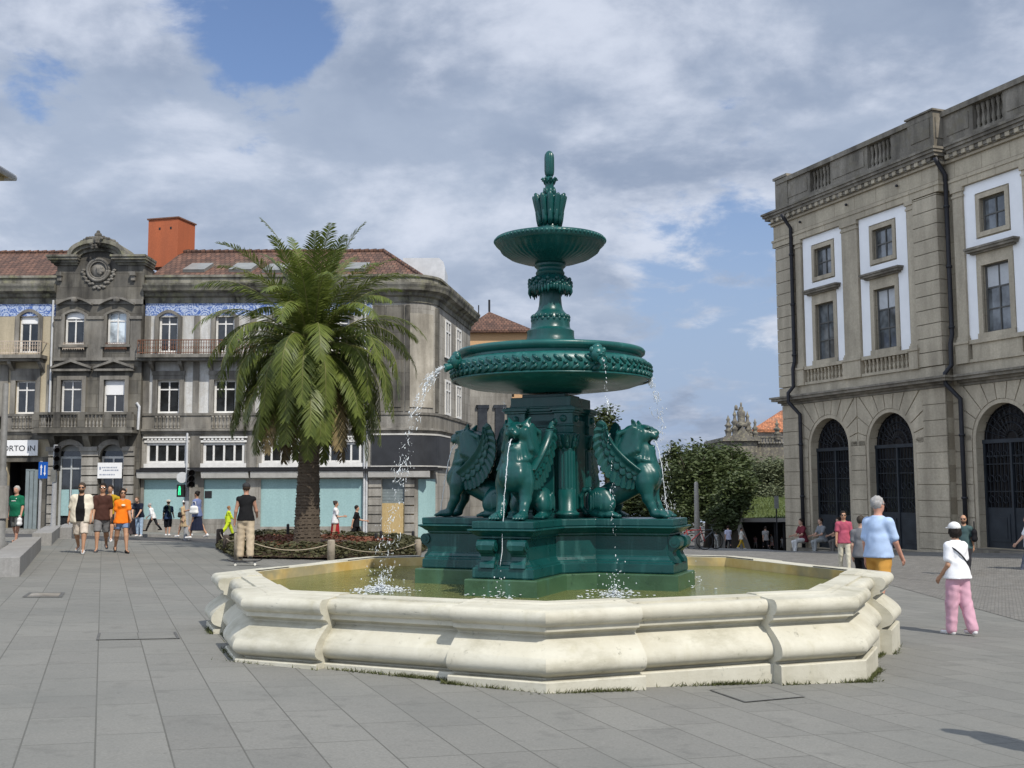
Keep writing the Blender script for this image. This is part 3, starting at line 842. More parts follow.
for (e, d), (lab, v, vz, n, sp) in zip(SPOUT, [
        ('broken jet dropping from the front mask of the lower bowl', .28, .1, 110, .03),
        ('scattered jet falling from the bowl rim beyond the lion by the trees', .42, .1, 480, .10),
        ('jet falling from the hidden rear mask of the bowl', .5, .2, 60, .04),
        ('frothy water arc thrown from the bowl rim towards the palm', 1.0, .15, 760, .095)]):
    lands.append(jet('water_jet', lab, e, d*v+Vector((0, 0, vz)), n, sp, .08, (.0025, .012)))
for i, lab, n, v in ((0, 'thin water thread from the jaws of the lion facing the camera', 30, .62), (1, 'fine spray from the jaws of the profile lion by the trees', 70, .35), (3, 'thin curved thread of water from the jaws of the shaded lion', 16, .5)):
    M = WM[lions[i].name]; p = M @ Vector((.63, 0, .93)); d = (M.to_3x3() @ Vector((1, 0, 0))).normalized()
    lands.append(jet('water_jet', lab, p, d*v+Vector((0, 0, .15)), n, .016, .9, (.004, .010)))
# splashes where the jets land, one loose mass of foam and drops
m = MB(); m.smooth = True
for q, (p, k) in enumerate(zip(lands, (260, 260, 40, 560, 50, 90, 20))):
    for i in range(k):
        a = rj.uniform(0, 2*PI); rr = abs(rj.gauss(0, .17)); h = abs(rj.gauss(0, .035))*max(0, 1-rr*1.6)
        r = rj.uniform(.003, .011)
        m.ell((p.x+rr*math.cos(a), p.y+rr*math.sin(a), WATZ+h), (r*1.8, r*1.8, r*.5), 6, 4)
    for i in range(k//3):
        a = rj.uniform(0, 2*PI); rr = abs(rj.gauss(0, .10)); h = abs(rj.gauss(0, .14)); r = rj.uniform(.002, .007)
        m.ell((p.x+rr*math.cos(a), p.y+rr*math.sin(a), WATZ+h), (r, r, r*1.4), 6, 4)
tag(m.build('splash', FOAM), 'white splashes where the jets hit the pool', 'splash', kind='stuff')
# ------------------------------------------------------------------ BUILDING TOOLS
def wallgrid(m, y, x0, x1, z0, z1, holes, depth=.25):
    """flat wall facing -y with square (x0,x1,z0,z1) or arched (x0,x1,z0,spring,'a') openings and their reveals"""
    H = []
    for h in holes:
        arch = len(h) > 4; top = h[3] + (h[1]-h[0])/2 if arch else h[3]
        H.append((h[0], h[1], h[2], h[3], top, arch))
    xs = sorted({x0, x1, *[q for h in H for q in (h[0], h[1]) if x0 < q < x1]})
    zs = sorted({z0, z1, *[q for h in H for q in (h[2], h[4]) if z0 < q < z1]})
    for a, b in zip(xs, xs[1:]):
        for c, d in zip(zs, zs[1:]):
            if any(h[0]-1e-6 <= a and b <= h[1]+1e-6 and h[2]-1e-6 <= c and d <= h[4]+1e-6 for h in H): continue
            m.add([(a, y, c), (b, y, c), (b, y, d), (a, y, d)], [(0, 1, 2, 3)])
    for a, b, c, d, top, arch in H:
        path = [(a, c), (a, d)]
        if arch:
            r = (b-a)/2; cx = (a+b)/2; N = 20
            arc = [(cx-r*math.cos(PI*i/N), d+r*math.sin(PI*i/N)) for i in range(N+1)]
            path += arc[1:]
            for i in range(N):
                p, q = arc[i], arc[i+1]
                m.add([(p[0], y, p[1]), (q[0], y, q[1]), (q[0], y, top), (p[0], y, top)], [(0, 1, 2, 3)])
        else: path.append((b, d))
        path.append((b, c))
        for p, q in zip(path, path[1:]+path[:1]):
            m.add([(p[0], y, p[1]), (q[0], y, q[1]), (q[0], y+depth, q[1]), (p[0], y+depth, p[1])], [(0, 1, 2, 3)])
def frame_bars(m, x0, x1, z0, z1, y0, y1, w, xs=(), zs=(), wi=None):
    wi = wi or w*.7; e = .002
    m.box(x0, x0+w, y0, y1, z0, z1); m.box(x1-w, x1, y0, y1, z0, z1)
    m.box(x0+w, x1-w, y0, y1, z0, z0+w); m.box(x0+w, x1-w, y0, y1, z1-w, z1)
    for x in xs: m.box(x-wi/2, x+wi/2, y0+e, y1-e, z0+w, z1-w)
    for z in zs: m.box(x0+w, x1-w, y0+2*e, y1-2*e, z-wi/2, z+wi/2)
def window(root, x0, x1, z0, z1, y, fm, gm, xs=(), zs=(), w=.07, d=.06, name='window', extra=None, lab=None):
    m = MB(); frame_bars(m, x0, x1, z0, z1, y, y+d, w, xs, zs)
    f = m.build(name, fm, root, world=False)
    if lab: f['label'] = lab
    m = MB(); m.add([(x0, y+d*.6, z0), (x1, y+d*.6, z0), (x1, y+d*.6, z1), (x0, y+d*.6, z1)], [(0, 1, 2, 3)])
    m.build('pane', gm, f, world=False)
    return f
BALP = [(.055, 0), (.055, .08), (.035, .10), (.05, .17), (.062, .25), (.05, .36), (.03, .50), (.028, .62), (.045, .66), (.03, .70), (.05, .74), (.05, .82), (.055, .84), (.055, 1)]
def balusters(m, x0, x1, y, z0, z1, n, seg=8, k=1.0):
    m.smooth = True
    for i in range(n):
        x = x0+(x1-x0)*(i+.5)/n
        m.lathe([(r*k*(1 if r != .055 else 1.1), z0+(z1-z0)*q) for r, q in BALP], seg, (x, y, 0))
    m.smooth = False
def moulding(m, x0, x1, y, steps, ends=True):
    """stack of straight bands: steps = (proud, z0, z1); widened by its projection at both ends"""
    for p, a, b in steps: m.box(x0-(p if ends else 0), x1+(p if ends else 0), y-p, y+.1, a, b)
def glass(name, col=(.02, .024, .028), rough=.08, spec=.6):
    t = NT(name); n = t.noise(1.3, 3)
    c = t.mix(t.ramp(n, .4, .6), [q*.5 for q in col], [q*1.6 for q in col])
    return t.set(c, rough, t.bump(t.noise(.9, 2), .06, .05), Specular_IOR_Level=spec)
# ------------------------------------------------------------------ PALACE ON THE RIGHT
PG = stone('palace_granite', (.48, .415, .305), (.18, .155, .115), .55, (1.15, .52), .012, bump=.4)
PGD = stone('palace_granite_dark', (.29, .26, .21), (.06, .053, .042), .8, bump=.4, lichen=(.16, .14, .10))
PGB = stone('palace_granite_blocks', (.49, .425, .315), (.165, .14, .105), .6, bump=.5)
PWHT = simple('white_plaster', (.80, .795, .78), .85, .05, 1.3, .06, 30)
NAVY = simple('navy_iron', (.013, .016, .020), .5, .3, 5)
NAVYP = simple('navy_door_paint', (.024, .029, .035), .45, .25, 3)
PGLASS = glass('palace_glass', (.10, .11, .115), .06, .8)
DGLASS = glass('door_glass', (.006, .006, .008), .15, .3)
WFRAME = simple('grey_window_wood', (.10, .098, .09), .6, .2)
PIPE = simple('dark_downpipe', (.022, .022, .026), .5, .2)
BLIND = simple('pale_window_blind', (.45, .46, .46), .7, .08)
def palace():
    P0 = at(783, 553, 43.8); P0.z = 0
    RZ = math.atan2(-math.cos(R(21.2)), math.sin(R(21.2)))
    root = thing('palace', 'grey granite palace with white plaster bays, arched iron doors and a parapet', 'palace', P0, RZ)
    B = lambda m, name, mt, par=None, **k: m.build(name, mt, par or root, world=False, **k)
    XA, XB = 9.2, 29.4; REC = .32
    doors = [3.15, 6.5] + [11.2+3.4*i for i in range(6)]
    HW = 1.12; SPR = 2.85; ZB = -2.5
    fl = lambda x: max(-1.35, -1.16+.048*x)
    # wall sheets with openings
    holes = lambda lo, hi: [h for c in doors if lo < c < hi for h in ((c-HW, c+HW, fl(c)+.12, SPR, 'a'), (c-.55, c+.55, 6.2, 8.35), (c-.52, c+.52, 9.42, 10.5))]
    m = MB(); wallgrid(m, 0, .3, XA, ZB, 12.6, holes(0, XA), .6)
    wallgrid(m, REC, XA, XB, ZB, 12.6, holes(XA, XB), .6)
    m.add([(XA, 0, ZB), (XA, REC, ZB), (XA, REC, 12.6), (XA, 0, 12.6)], [(0, 1, 2, 3)])
    m.add([(.3, 0, ZB), (.3, 16, ZB), (.3, 16, 12.6), (.3, 0, 12.6)], [(3, 2, 1, 0)])
    m.add([(.3, 16, ZB), (XB, 16, ZB), (XB, 16, 12.6), (.3, 16, 12.6)], [(3, 2, 1, 0)])
    m.add([(XB, 16, ZB), (XB, REC, ZB), (XB, REC, 12.6), (XB, 16, 12.6)], [(3, 2, 1, 0)])
    m.add([(.3, .2, 12.58), (XB, .2, 12.58), (XB, 16, 12.58), (.3, 16, 12.58)], [(0, 1, 2, 3)])
    B(m, 'wall', PG)
    # rusticated ground floor : real blocks with open joints
    m = MB(); rj2 = random.Random(5); CH = .525; g = .011; PRD = .05
    def row(xa, xb, z0, z1, y):
        if xb-xa < .08: return
        n = max(1, round((xb-xa)/1.1)); off = 0
        for i in range(n):
            m.box(xa+(xb-xa)*i/n+(g if i else 0), xa+(xb-xa)*(i+1)/n-(g if i < n-1 else 0), y-PRD, y+.03, z0+g, z1-g)
    edges = []
    for lo, hi, y in ((.3, XA, 0), (XA, XB, REC)):
        cs = [c for c in doors if lo < c < hi]
        z = 4.62
        while z > ZB:
            z0 = z-CH
            cuts = []
            for c in cs: cuts.append((c-HW-.16, c+HW+.16) if z0 < SPR-.1 else (c-1.66, c+1.66))
            a = lo
            for c0, c1 in cuts: row(a, c0, z0, z, y); a = c1
            row(a, hi, z0, z, y)
            z = z0
        for c in cs:                                  # voussoirs round each arch
            base = 4.62-CH*math.floor((4.62-SPR+.1)/CH)-CH*0
            NV = 11; r0 = HW+.14
            def outp(a):
                dx, dz = -math.cos(a), math.sin(a); k = 9
                if abs(dx) > 1e-6: k = min(k, 1.655/abs(dx))
                if dz > 1e-6: k = min(k, (4.61-SPR)/dz)
                return (c+dx*k, SPR+dz*k)
            for i in range(NV):
                a0, a1 = PI*i/NV+.012, PI*(i+1)/NV-.012
                pin = [(c-r0*math.cos(a0+(a1-a0)*q/3), SPR+r0*math.sin(a0+(a1-a0)*q/3)) for q in range(4)]
                o0, o1 = outp(a0), outp(a1); out = [o1]
                for cx, cz in ((c-1.655, 4.61), (c+1.655, 4.61)):
                    ac = math.atan2(cz-SPR, -(cx-c))
                    if a0 < ac < a1: out.append((cx, cz))
                out.append(o0)
                m.prism([(x, y-PRD, zz) for x, zz in pin+out], (0, .08, 0))
    B(m, 'rusticated_blocks', PGB)
    for lo, hi, y in ((.3, XA, 0), (XA, XB, REC)):
        for c in [c for c in doors if lo < c < hi]:   # moulded arch frame
            m = MB()
            N = 24; zb = fl(c)+.1
            pts = lambda r: [(c-r, zb)] + [(c-r*math.cos(PI*i/N), SPR+r*math.sin(PI*i/N)) for i in range(N+1)] + [(c+r, zb)]
            A, Bq = pts(HW+.002), pts(HW+.13)
            for i in range(len(A)-1):
                m.prism([(A[i][0], y-.03, A[i][1]), (A[i+1][0], y-.03, A[i+1][1]), (Bq[i+1][0], y-.03, Bq[i+1][1]), (Bq[i][0], y-.03, Bq[i][1])], (0, .10, 0))
            B(m, 'arch_surround', PGB)
    # string course and pedestals of the order
    m = MB()
    for lo, hi, y in ((.3, XA, 0), (XA+.32, XB, REC)):
        moulding(m, lo, hi, y, ((.06, 4.63, 4.72), (.16, 4.72, 4.80), (.34, 4.80, 4.90), (.40, 4.90, 4.97)), ends=lo < 1)
    B(m, 'string_course', PGD)
    m = MB()
    for lo, hi, y in ((.3, XA, 0), (XA+.11, XB, REC)): m.box(lo-(.1 if lo < 1 else 0), hi+(.1 if lo < 1 else 0), y-.10, y+.1, 4.97, 5.32)
    B(m, 'pedestal_course', PGB)
    pil = [(1.52, 1.88), (4.36, 5.22), (7.82, 8.12), (9.62, 10.04), (12.46, 13.34)] + [(13.34+3.4*i-.88+3.4, 13.34+3.4*i+3.4) for i in range(4)]
    for a, b in pil:
        m = MB(); y = 0 if b < XA else REC
        m.box(a-.06, b+.06, y-.20, y+.05, 5.32, 6.02); m.box(a-.10, b+.10, y-.24, y+.04, 5.94, 6.02)
        m.box(a-.05, b+.05, y-.17, y+.05, 6.02, 6.12); m.box(a-.025, b+.025, y-.145, y+.05, 6.12, 6.2)
        m.box(a, b, y-.12, y+.05, 6.2, 10.75)
        m.box(a-.03, b+.03, y-.15, y+.05, 10.75, 10.82); m.box(a-.05, b+.05, y-.17, y+.05, 10.92, 11.06); m.box(a+.005, b-.005, y-.125, y+.05, 10.82, 10.92)
        B(m, 'pilaster', PGB)
    # corner quoins of the pavilion
    for a, b in ((.24, 1.36), (8.14, 9.26)):
        m = MB(); z = 5.34
        while z < 11.0:
            z1 = min(z+.47, 11.04); m.box(a, b, -.14, .03, z+.012, z1-.012)
            if a > 5: m.box(XA-.05, XA+.055, .04, REC+.02, z+.012, z1-.012)
            else: m.box(.24, .33, .035, 1.0, z+.012, z1-.012)
            z = z1
        B(m, 'quoin', PGB)
    # white plaster bays
    for c in doors:
        m = MB(); y = 0 if c < XA else REC; w = 1.225
        hs = [(c-.75, c+.75, 6.03, 8.6), (c-.7, c+.7, 9.22, 10.7)]
        wallgrid(m, y-.045, c-w, c+w, 6.03, 11.05, hs, .05)
        m.add([(c-w, y-.045, 6.03), (c-w, y+.01, 6.03), (c-w, y+.01, 11.05), (c-w, y-.045, 11.05)], [(0, 1, 2, 3)])
        B(m, 'plaster_bay', PWHT)
    # window surrounds and hood mouldings
    for c in doors:
        m = MB(); hd = MB(); y = 0 if c < XA else REC
        def ring(a, b, z0, z1, w, p):
            m.box(c-a-w, c-a, y-p, y+.05, z0-w*.0, z1+w); m.box(c+a, c+a+w, y-p, y+.05, z0, z1+w); m.box(c-a, c+a, y-p-.001, y+.05, z1, z1+w)
            if b: m.box(c-a-w, c+a+w, y-p-.003, y+.05, z0-w, z0)
        ring(.55, 0, 6.05, 8.35, .19, .07); ring(.52, 1, 9.42, 10.5, .15, .07)
        m.box(c-.74, c+.74, y-.06, y+.04, 8.541, 8.74)
        for p, z0, z1 in ((.12, 8.74, 8.80), (.22, 8.80, 8.88), (.26, 8.88, 8.95)): hd.box(c-.76-p, c+.76+p, y-p-.05, y+.05, z0, z1)
        m.box(c-.74, c+.74, y-.12, y+.03, 6.03, 6.20)
        B(m, 'window_surround', PGB); B(hd, 'hood_moulding', PGD)
    for i, c in enumerate(doors):
        y = 0 if c < XA else REC
        window(root, c-.55, c+.55, 6.2, 8.35, y+.10, WFRAME, PGLASS if i != 2 else PGLASS, (c,), (7.62, 6.95), .06)
        window(root, c-.52, c+.52, 9.42, 10.5, y+.10, WFRAME, PGLASS, (c,), (9.96,), .06)
        if i in (1, 2):
            m = MB(); m.box(c-.48, c+.48, y+.125, y+.132, 7.65, 8.29); B(m, 'blind', BLIND)
    # balustrades under the windows of the pavilion, plain dies elsewhere
    for c in doors:
        y = 0 if c < XA else REC
        m = MB(); m.box(c-1.2, c+1.2, y-.16, y+.0, 5.321, 5.42); m.box(c-1.2, c+1.2, y-.18, y+.02, 5.90, 6.028)
        if c < XA: balusters(m, c-1.15, c+1.15, y-.085, 5.42, 5.90, 11, 8, .9)
        else: m.box(c-1.0, c+1.0, y-.12, y, 5.42, 5.90)
        B(m, 'balustrade', PGB)
    # entablature
    m = MB()
    for lo, hi, y in ((.3, XA, 0), (XA, XB, REC)):
        L = (lo-.06) if lo < 1 else lo+.02; Hh = hi+.05 if lo < 1 else hi
        for p, z0, z1 in ((.16, 11.06, 11.28), (.19, 11.28, 11.36), (.12, 11.36, 11.95), (.20, 11.95, 12.05)):
            m.box(L-(p if lo < 1 else 0), Hh+p, y-p, y+.1, z0, z1)
        x = L
        while x < Hh-.1: m.box(x, x+.17, y-.33, y-.19, 12.07, 12.21); x += .36
    B(m, 'entablature', PG)
    m = MB()
    for lo, hi, y in ((.3, XA, 0), (XA, XB, REC)):
        L = (lo-.06) if lo < 1 else lo+.5; Hh = hi+.05
        for p, z0, z1 in ((.26, 12.05, 12.10), (.36, 12.21, 12.32), (.43, 12.32, 12.42), (.48, 12.42, 12.50)):
            m.box(L-(p if lo < 1 else 0), Hh+p*.7, y-p, y+.3, z0, z1)
        m.box(L-(.5 if lo < 1 else 0), Hh+.2, y-.50, y+.3, 12.1, 12.21) if 0 else None
        m.box(L, Hh, y-.3, y+.3, 12.10, 12.212)
    for q in (.30, .45, .55, .62): pass
    m.box(-.3, .24, .3, 16, 12.21, 12.50)
    B(m, 'cornice', PGD)
    m = MB()
    for lo, hi, y in ((.3, XA, 0), (XA, XB, REC)):
        L = lo+.1 if lo < 1 else lo+.06; Hh = hi+.02
        m.box(L, Hh, y-.06, y+.34, 12.5, 12.78); m.box(L-.03, Hh+.03, y-.14, y+.40, 13.62, 13.80)
        c0 = [c for c in doors if lo < c < hi]; a = L
        for c in c0:
            m.box(a, c-.62, y-.05, y+.3, 12.78, 13.62)
            m.box(a+.15, c-.8, y-.075, y, 12.92, 13.48) if c-.8-a-.15 > .2 else None
            balusters(m, c-.62, c+.62, y+.1, 12.78, 13.62, 6, 8, 1.25); a = c+.62
        m.box(a, Hh, y-.05, y+.3, 12.78, 13.62)
    m.box(XA-1.15, XA+.06, -.13, .36, 12.5, 13.82); m.box(XA-1.22, XA+.12, -.2, .42, 13.82, 13.88); m.box(XA+.06, XA+.09, -.05, .28, 12.9, 13.6); m.box(XA-1.0, XA-.1, -.16, 0, 12.95, 13.6)
    m.box(.28, 1.1, -.10, .36, 12.5, 13.82); m.box(.22, 1.16, -.17, .4, 13.82, 13.92)
    m.box(.3, .6, .36, 16, 12.5, 13.7); m.box(.6, XA, .24, .34, 12.5, 13.62); m.box(XA, XB, REC+.24, REC+.34, 12.5, 13.62)
    B(m, 'parapet', PGD)
    # doors
    for i, c in enumerate(doors):
        y = (0 if c < XA else REC)+.27; zb = fl(c)+.12
        m = MB(); w = HW
        m.box(c-w, c+w, y, y+.06, zb, zb+1.25)
        for s_ in (-1, 1): m.box(c+s_*.56-.40, c+s_*.56+.40, y-.025, y, zb+.2, zb+1.05); m.box(c+s_*.56-.30, c+s_*.56+.30, y-.04, y-.02, zb+.3, zb+.95)
        m.box(c-w, c+w, y-.05, y+.08, SPR-.10, SPR+.02); m.box(c-.04, c+.04, y-.04, y+.06, zb, SPR-.1)
        for s_ in (-1, 1): m.box(c+s_*(w-.035)-.035, c+s_*(w-.035)+.035, y-.03, y+.06, zb, SPR-.1)
        d = B(m, 'arched_door', NAVYP)
        m = MB()
        for k in range(15):
            x = c-w+.08+(2*w-.16)*k/14
            m.box(x-.012, x+.012, y-.012, y+.012, zb+1.25, SPR-.1)
        for z in (zb+1.75, zb+2.6, SPR-.5): m.box(c-w+.05, c+w-.05, y-.016, y+.016, z-.018, z+.018)
        for s_ in (-1, 1):
            for z in (zb+1.5, zb+2.15, zb+2.9):
                for dx in (-.28, 0, .28):
                    q = [(c+s_*.56+dx+.11*math.cos(2*PI*k/12), y-.02, z+.11*math.sin(2*PI*k/12)) for k in range(13)]
                    m.tube(q, .012, 4)
        for r in (.25, .5, .75, .98):
            m.tube([(c-r*math.cos(PI*k/20), y, SPR+.02+r*math.sin(PI*k/20)) for k in range(21)], .014, 4)
        for k in range(1, 12):
            a = PI*k/12; m.tube([(c-.25*math.cos(a), y, SPR+.02+.25*math.sin(a)), (c-1.1*math.cos(a), y, SPR+.02+1.1*math.sin(a))], .011, 4)
            for r in (.62, .87):
                q = (c-r*math.cos(a+PI/24), SPR+r*math.sin(a+PI/24))
                m.tube([(q[0]+.09*math.cos(2*PI*j/8), y, q[1]+.09*math.sin(2*PI*j/8)) for j in range(9)], .009, 4)
        B(m, 'iron_grille', NAVY, d)
        m = MB(); m.poly([(c-w-.0, y+.05, zb+1.2), (c+w, y+.05, zb+1.2)] + [(c+w*math.cos(PI*k/24), y+.05, SPR+w*math.sin(PI*k/24)) for k in range(25)])
        B(m, 'door_glass', DGLASS, d)
        m = MB(); m.box(c-w-.5, c+w+.5, y-1.0, y+.1, zb-.6, zb-.02); B(m, 'doorstep', PGD)
    # downpipes
    for x, y in ((1.42, -.12), (9.46, REC-.12)):
        m = MB(); m.smooth = True
        m.tube([(x, y-.5, 12.15), (x, y-.42, 12.0), (x, y-.1, 11.6), (x, y-.1, 6.3), (x, y-.18, 6.0), (x, y-.18, 5.3), (x-.1, y-.36, 5.05), (x-.1, y-.36, 4.7), (x+.2, y-.06, 4.2), (x+.2, y-.06, 3.0), (x+.2, y-.06, -1.0)], .075, 10)
        for z in (10.5, 8.5, 6.5, 3.0, 1.0): m.lathe([(.10, z), (.10, z+.08)], 10, (x+(.2 if z < 4 else 0), y-(.06 if z < 4 else .1), 0))
        B(m, 'downpipe', PIPE)
    # wall lamp brackets, small anchor pins on the frieze
    m = MB()
    for x in (2.0, 4.8, 7.5): m.ell((x, -.2, 11.72), (.05, .06, .05), 8, 6)
    B(m, 'anchor_pin', PIPE)
    # sloping sett pavement along the foot of the facade
    M = WM[root.name]; b = MB(); xs = [0, 3, 6, 9, 12, 16, 20, 25, 30]; N = 7.5
    for xa, xb in zip(xs, xs[1:]):
        ks = [0, .25, .5, .75, 1]
        for k0, k1 in zip(ks, ks[1:]):
            def pt(x, k):
                w = M @ Vector((x, .3-k*N, 0)); e = (1-k)**2*(3-2*(1-k)) if 0 else (1-k)
                g0 = M @ Vector((x, .3, 0)); dz = fl(x)+.02 - zg(g0.x, g0.y)
                return Vector((w.x, w.y, zg(w.x, w.y)+.0085+dz*e*e*(3-2*e)))
            b.add([pt(xa, k0), pt(xb, k0), pt(xb, k1), pt(xa, k1)], [(3, 2, 1, 0)])
    tag(b.build('sloping_pavement', SETT), kind='structure')
palace()
# ------------------------------------------------------------------ TERRACE ACROSS THE STREET
D0 = 50.0
def LX(px, py=420): return at(px, py, D0).x
def LZ(py, px=200): return at(px, py, D0).z
GD = stone('sooty_granite', (.20, .188, .165), (.035, .033, .03), .95, (1.25, .62), .012, bump=.4, warm=(.24, .22, .18), tint=.32)
GM = stone('worn_granite', (.30, .285, .255), (.065, .06, .052), .9, bump=.35, warm=(.30, .275, .23))
GL = stone('pale_granite', (.42, .40, .36), (.11, .10, .085), .8, (1.3, .55), .01, bump=.3, tint=.1)
GP = stone('mossy_parapet_stone', (.30, .285, .24), (.045, .042, .034), 1.0, bump=.4, lichen=(.25, .245, .15))
PLB = stone('beige_plaster', (.52, .45, .32), (.22, .19, .14), .5, bump=.1)
PLW = stone('peeling_white_plaster', (.66, .66, .64), (.22, .205, .18), .8, bump=.15, lichen=(.42, .39, .33))
PLC = stone('faded_corner_plaster', (.42, .385, .32), (.15, .135, .11), .8, bump=.12, warm=(.60, .56, .48))
WOOD_W = simple('white_window_paint', (.72, .71, .68), .5, .1, 4)
DARKG = glass('dark_window_glass', (.016, .018, .02), .05, .7)
LITG = glass('bright_window_glass', (.42, .47, .50), .1, .6)
BLUEB = stone('turquoise_shop_board', (.33, .49, .49), (.25, .38, .39), .5, bump=.03)
RUST = simple('rusty_iron', (.16, .075, .045), .8, .45, 5)
RAILP = simple('cream_iron', (.52, .43, .34), .7, .3, 5)
DSIGN = simple('charcoal_fascia', (.035, .037, .042), .5, .2, 2)
SHUT = simple('grey_roller_shutter', (.20, .235, .24), .5, .15, 3)
AWN = simple('awning_housing', (.55, .535, .50), .6, .15, 3)
BLKI = simple('black_iron', (.02, .02, .022), .6, .3)
SIGNW = simple('white_sign_board', (.80, .80, .79), .5, .03, 2, 0)
INK = simple('dark_sign_ink', (.03, .032, .04), .6, .1, 4, 0)
INKG = simple('grey_sign_ink', (.30, .33, .40), .6, .1, 4, 0)
def ply_mat():
    t = NT('weathered_plywood'); co = t.co()
    g = t.noise(6, 6, t.map(co, (8, 1, .6), (0, R(25), 0)), .6, 2)
    c = t.mix(t.ramp(g, .35, .65), (.36, .25, .105), (.55, .42, .21))
    return t.set(c, .8, t.bump(g, .1))
PLY = ply_mat()
def azulejo():
    t = NT('blue_white_tiles'); co = t.co()
    n = t.noise(7, 2, co, .5, 3.2); d = t.vor(2.4, t.map(co, (1, 1, 1)), 'F1'); w = t.math('SINE', t.math('MULTIPLY', d, 26))
    f = t.math('ADD', t.math('MULTIPLY', n, 1.2), t.math('MULTIPLY', w, .12))
    c = t.mix(t.ramp(f, .55, .63), (.05, .115, .36), (.46, .53, .66))
    c = t.mix(t.math('MULTIPLY', t.ramp(t.noise(3, 3), .4, .7), .4), c, (.22, .28, .42))
    return t.set(c, .25, None, Specular_IOR_Level=.5)
AZU = azulejo()
def rooftile(name, base, alt, moss):
    t = NT(name); co = t.co(); sp = t.n('SeparateXYZ'); t.L(co, sp.inputs[0])
    x = t.n('TexBrick'); x.offset = .5
    for k, q in (('Scale', 1), ('Brick Width', .24), ('Row Height', .34), ('Mortar Size', .022), ('Mortar Smooth', .6)): x.inputs[k].default_value = q
    x.inputs['Color1'].default_value = (.6, .6, .6, 1); x.inputs['Color2'].default_value = (1.25, 1.2, 1.15, 1); x.inputs['Mortar'].default_value = (.3, .3, .3, 1)
    cb = t.n('CombineXYZ'); t.L(sp.outputs['X'], cb.inputs[0]); t.L(t.math('MULTIPLY', sp.outputs['Z'], 1.7), cb.inputs[1]); t.L(cb.outputs[0], x.inputs['Vector'])
    n = t.noise(1.1, 7, rough=.65)
    c = t.mix(t.ramp(n, .35, .65), base, alt)
    c = t.mix(t.math('MULTIPLY', t.ramp(t.noise(.35, 7, t.map(co, loc=(3, 1, 2)), .7), .55, .66), .8), c, moss)
    c = t.mix(1, c, x.outputs['Color'], 'MULTIPLY')
    return t.set(c, .85, t.bump(t.math('SUBTRACT', 1, x.outputs['Fac']), .9, .06))
TILE = rooftile('old_clay_tiles', (.105, .055, .038), (.16, .085, .057), (.15, .13, .09))
TILEN = rooftile('orange_clay_tiles', (.42, .16, .075), (.52, .22, .11), (.36, .2, .13))
TERRA = stone('terracotta_render', (.43, .125, .055), (.27, .09, .05), .45, bump=.1)
METAL = simple('pale_sheet_metal', (.55, .56, .57), .4, .12, 3)
SKYL = simple('grey_skylight', (.22, .225, .215), .3, .2, 2)
def extr(m, path, pr, close=False):
    """run a profile (outward offset, z) along a plan path whose outside is on the right"""
    P = [Vector(p) for p in path]; n = len(P); nr = []
    for i in range(n):
        d1 = (P[i]-P[i-1]).normalized() if i else (P[1]-P[0]).normalized()
        d2 = (P[i+1]-P[i]).normalized() if i < n-1 else d1
        a = Vector((d1.y, -d1.x)); b = Vector((d2.y, -d2.x)); c = a+b; nr.append(c*2/c.dot(c))
    vs = []
    for o, z in pr: vs += [(P[i].x+nr[i].x*o, P[i].y+nr[i].y*o, z) for i in range(n)]
    k = len(pr)
    fs = [(j*n+i, j*n+i+1, (j+1)*n+i+1, (j+1)*n+i) for j in range(k-1) for i in range(n-1)]
    fs += [[j*n for j in range(k)][::-1], [j*n+n-1 for j in range(k)]]
    m.add(vs, fs)
def band(m, path, o, z0, z1, back=-.3): extr(m, path, [(back, z0), (o, z0), (o, z1), (back, z1)])
def railing(m, x0, x1, y, z0, z1, st=.115, bow=0):
    m.box(x0, x1, y-.02, y+.02, z1-.04, z1); m.box(x0, x1, y-.012, y+.012, z0+.06, z0+.09); m.box(x0, x1, y-.012, y+.012, z1-.17, z1-.15)
    n = max(1, int((x1-x0)/st))
    for i in range(n+1):
        x = x0+(x1-x0)*i/n; m.box(x-.011, x+.011, y-.011, y+.011, z0, z1-.04)
        if i < n:
            xc = x+(x1-x0)/n/2
            m.tube([(xc+.04*math.cos(PI*k/4), y, z0+.30+.05*math.sin(PI*k/4)) for k in range(9)], .008, 4)
def pxrect(x0, y0, x1, y1): ym = (y0+y1)/2; return LX(x0, ym), LX(x1, ym), LZ(y1), LZ(y0)
ZB = -3.0
ZCOR = LZ(288); ZTOP = LZ(276); ZST = LZ(432); ZSTT = LZ(413)
CORN = lambda: [(.02, LZ(303)), (.06, LZ(303)), (.07, LZ(298)), (.20, LZ(296.5)), (.24, LZ(294)), (.46, LZ(292)), (.5, LZ(289.5)), (.56, LZ(287)), (.58, LZ(285)), (.12, LZ(284.6)), (.12, LZ(278)), (.20, LZ(277.8)), (.20, LZ(275.5)), (-.35, LZ(275.5)), (-.35, LZ(303))]
STRC = lambda: [(.0, LZ(434)), (.10, LZ(434)), (.14, LZ(431.5)), (.22, LZ(431)), (.22, LZ(429)), (.05, LZ(428.6)), (.05, LZ(416)), (.10, LZ(415.6)), (.12, LZ(413.2)), (-.02, LZ(413))]
def arch_hood(m, xa, xb, z, y, rise, t=.10, p=.13):
    N = 12; xc = (xa+xb)/2; hw = (xb-xa)/2
    for i in range(N):
        f = lambda k: (xa+(xb-xa)*k/N, z+rise*math.sin(PI*k/N))
        (a, za), (b, zb) = f(i), f(i+1)
        m.prism([(a, y-p, za), (b, y-p, zb), (b, y-p, zb+t), (a, y-p, za+t)], (0, p+.03, 0))
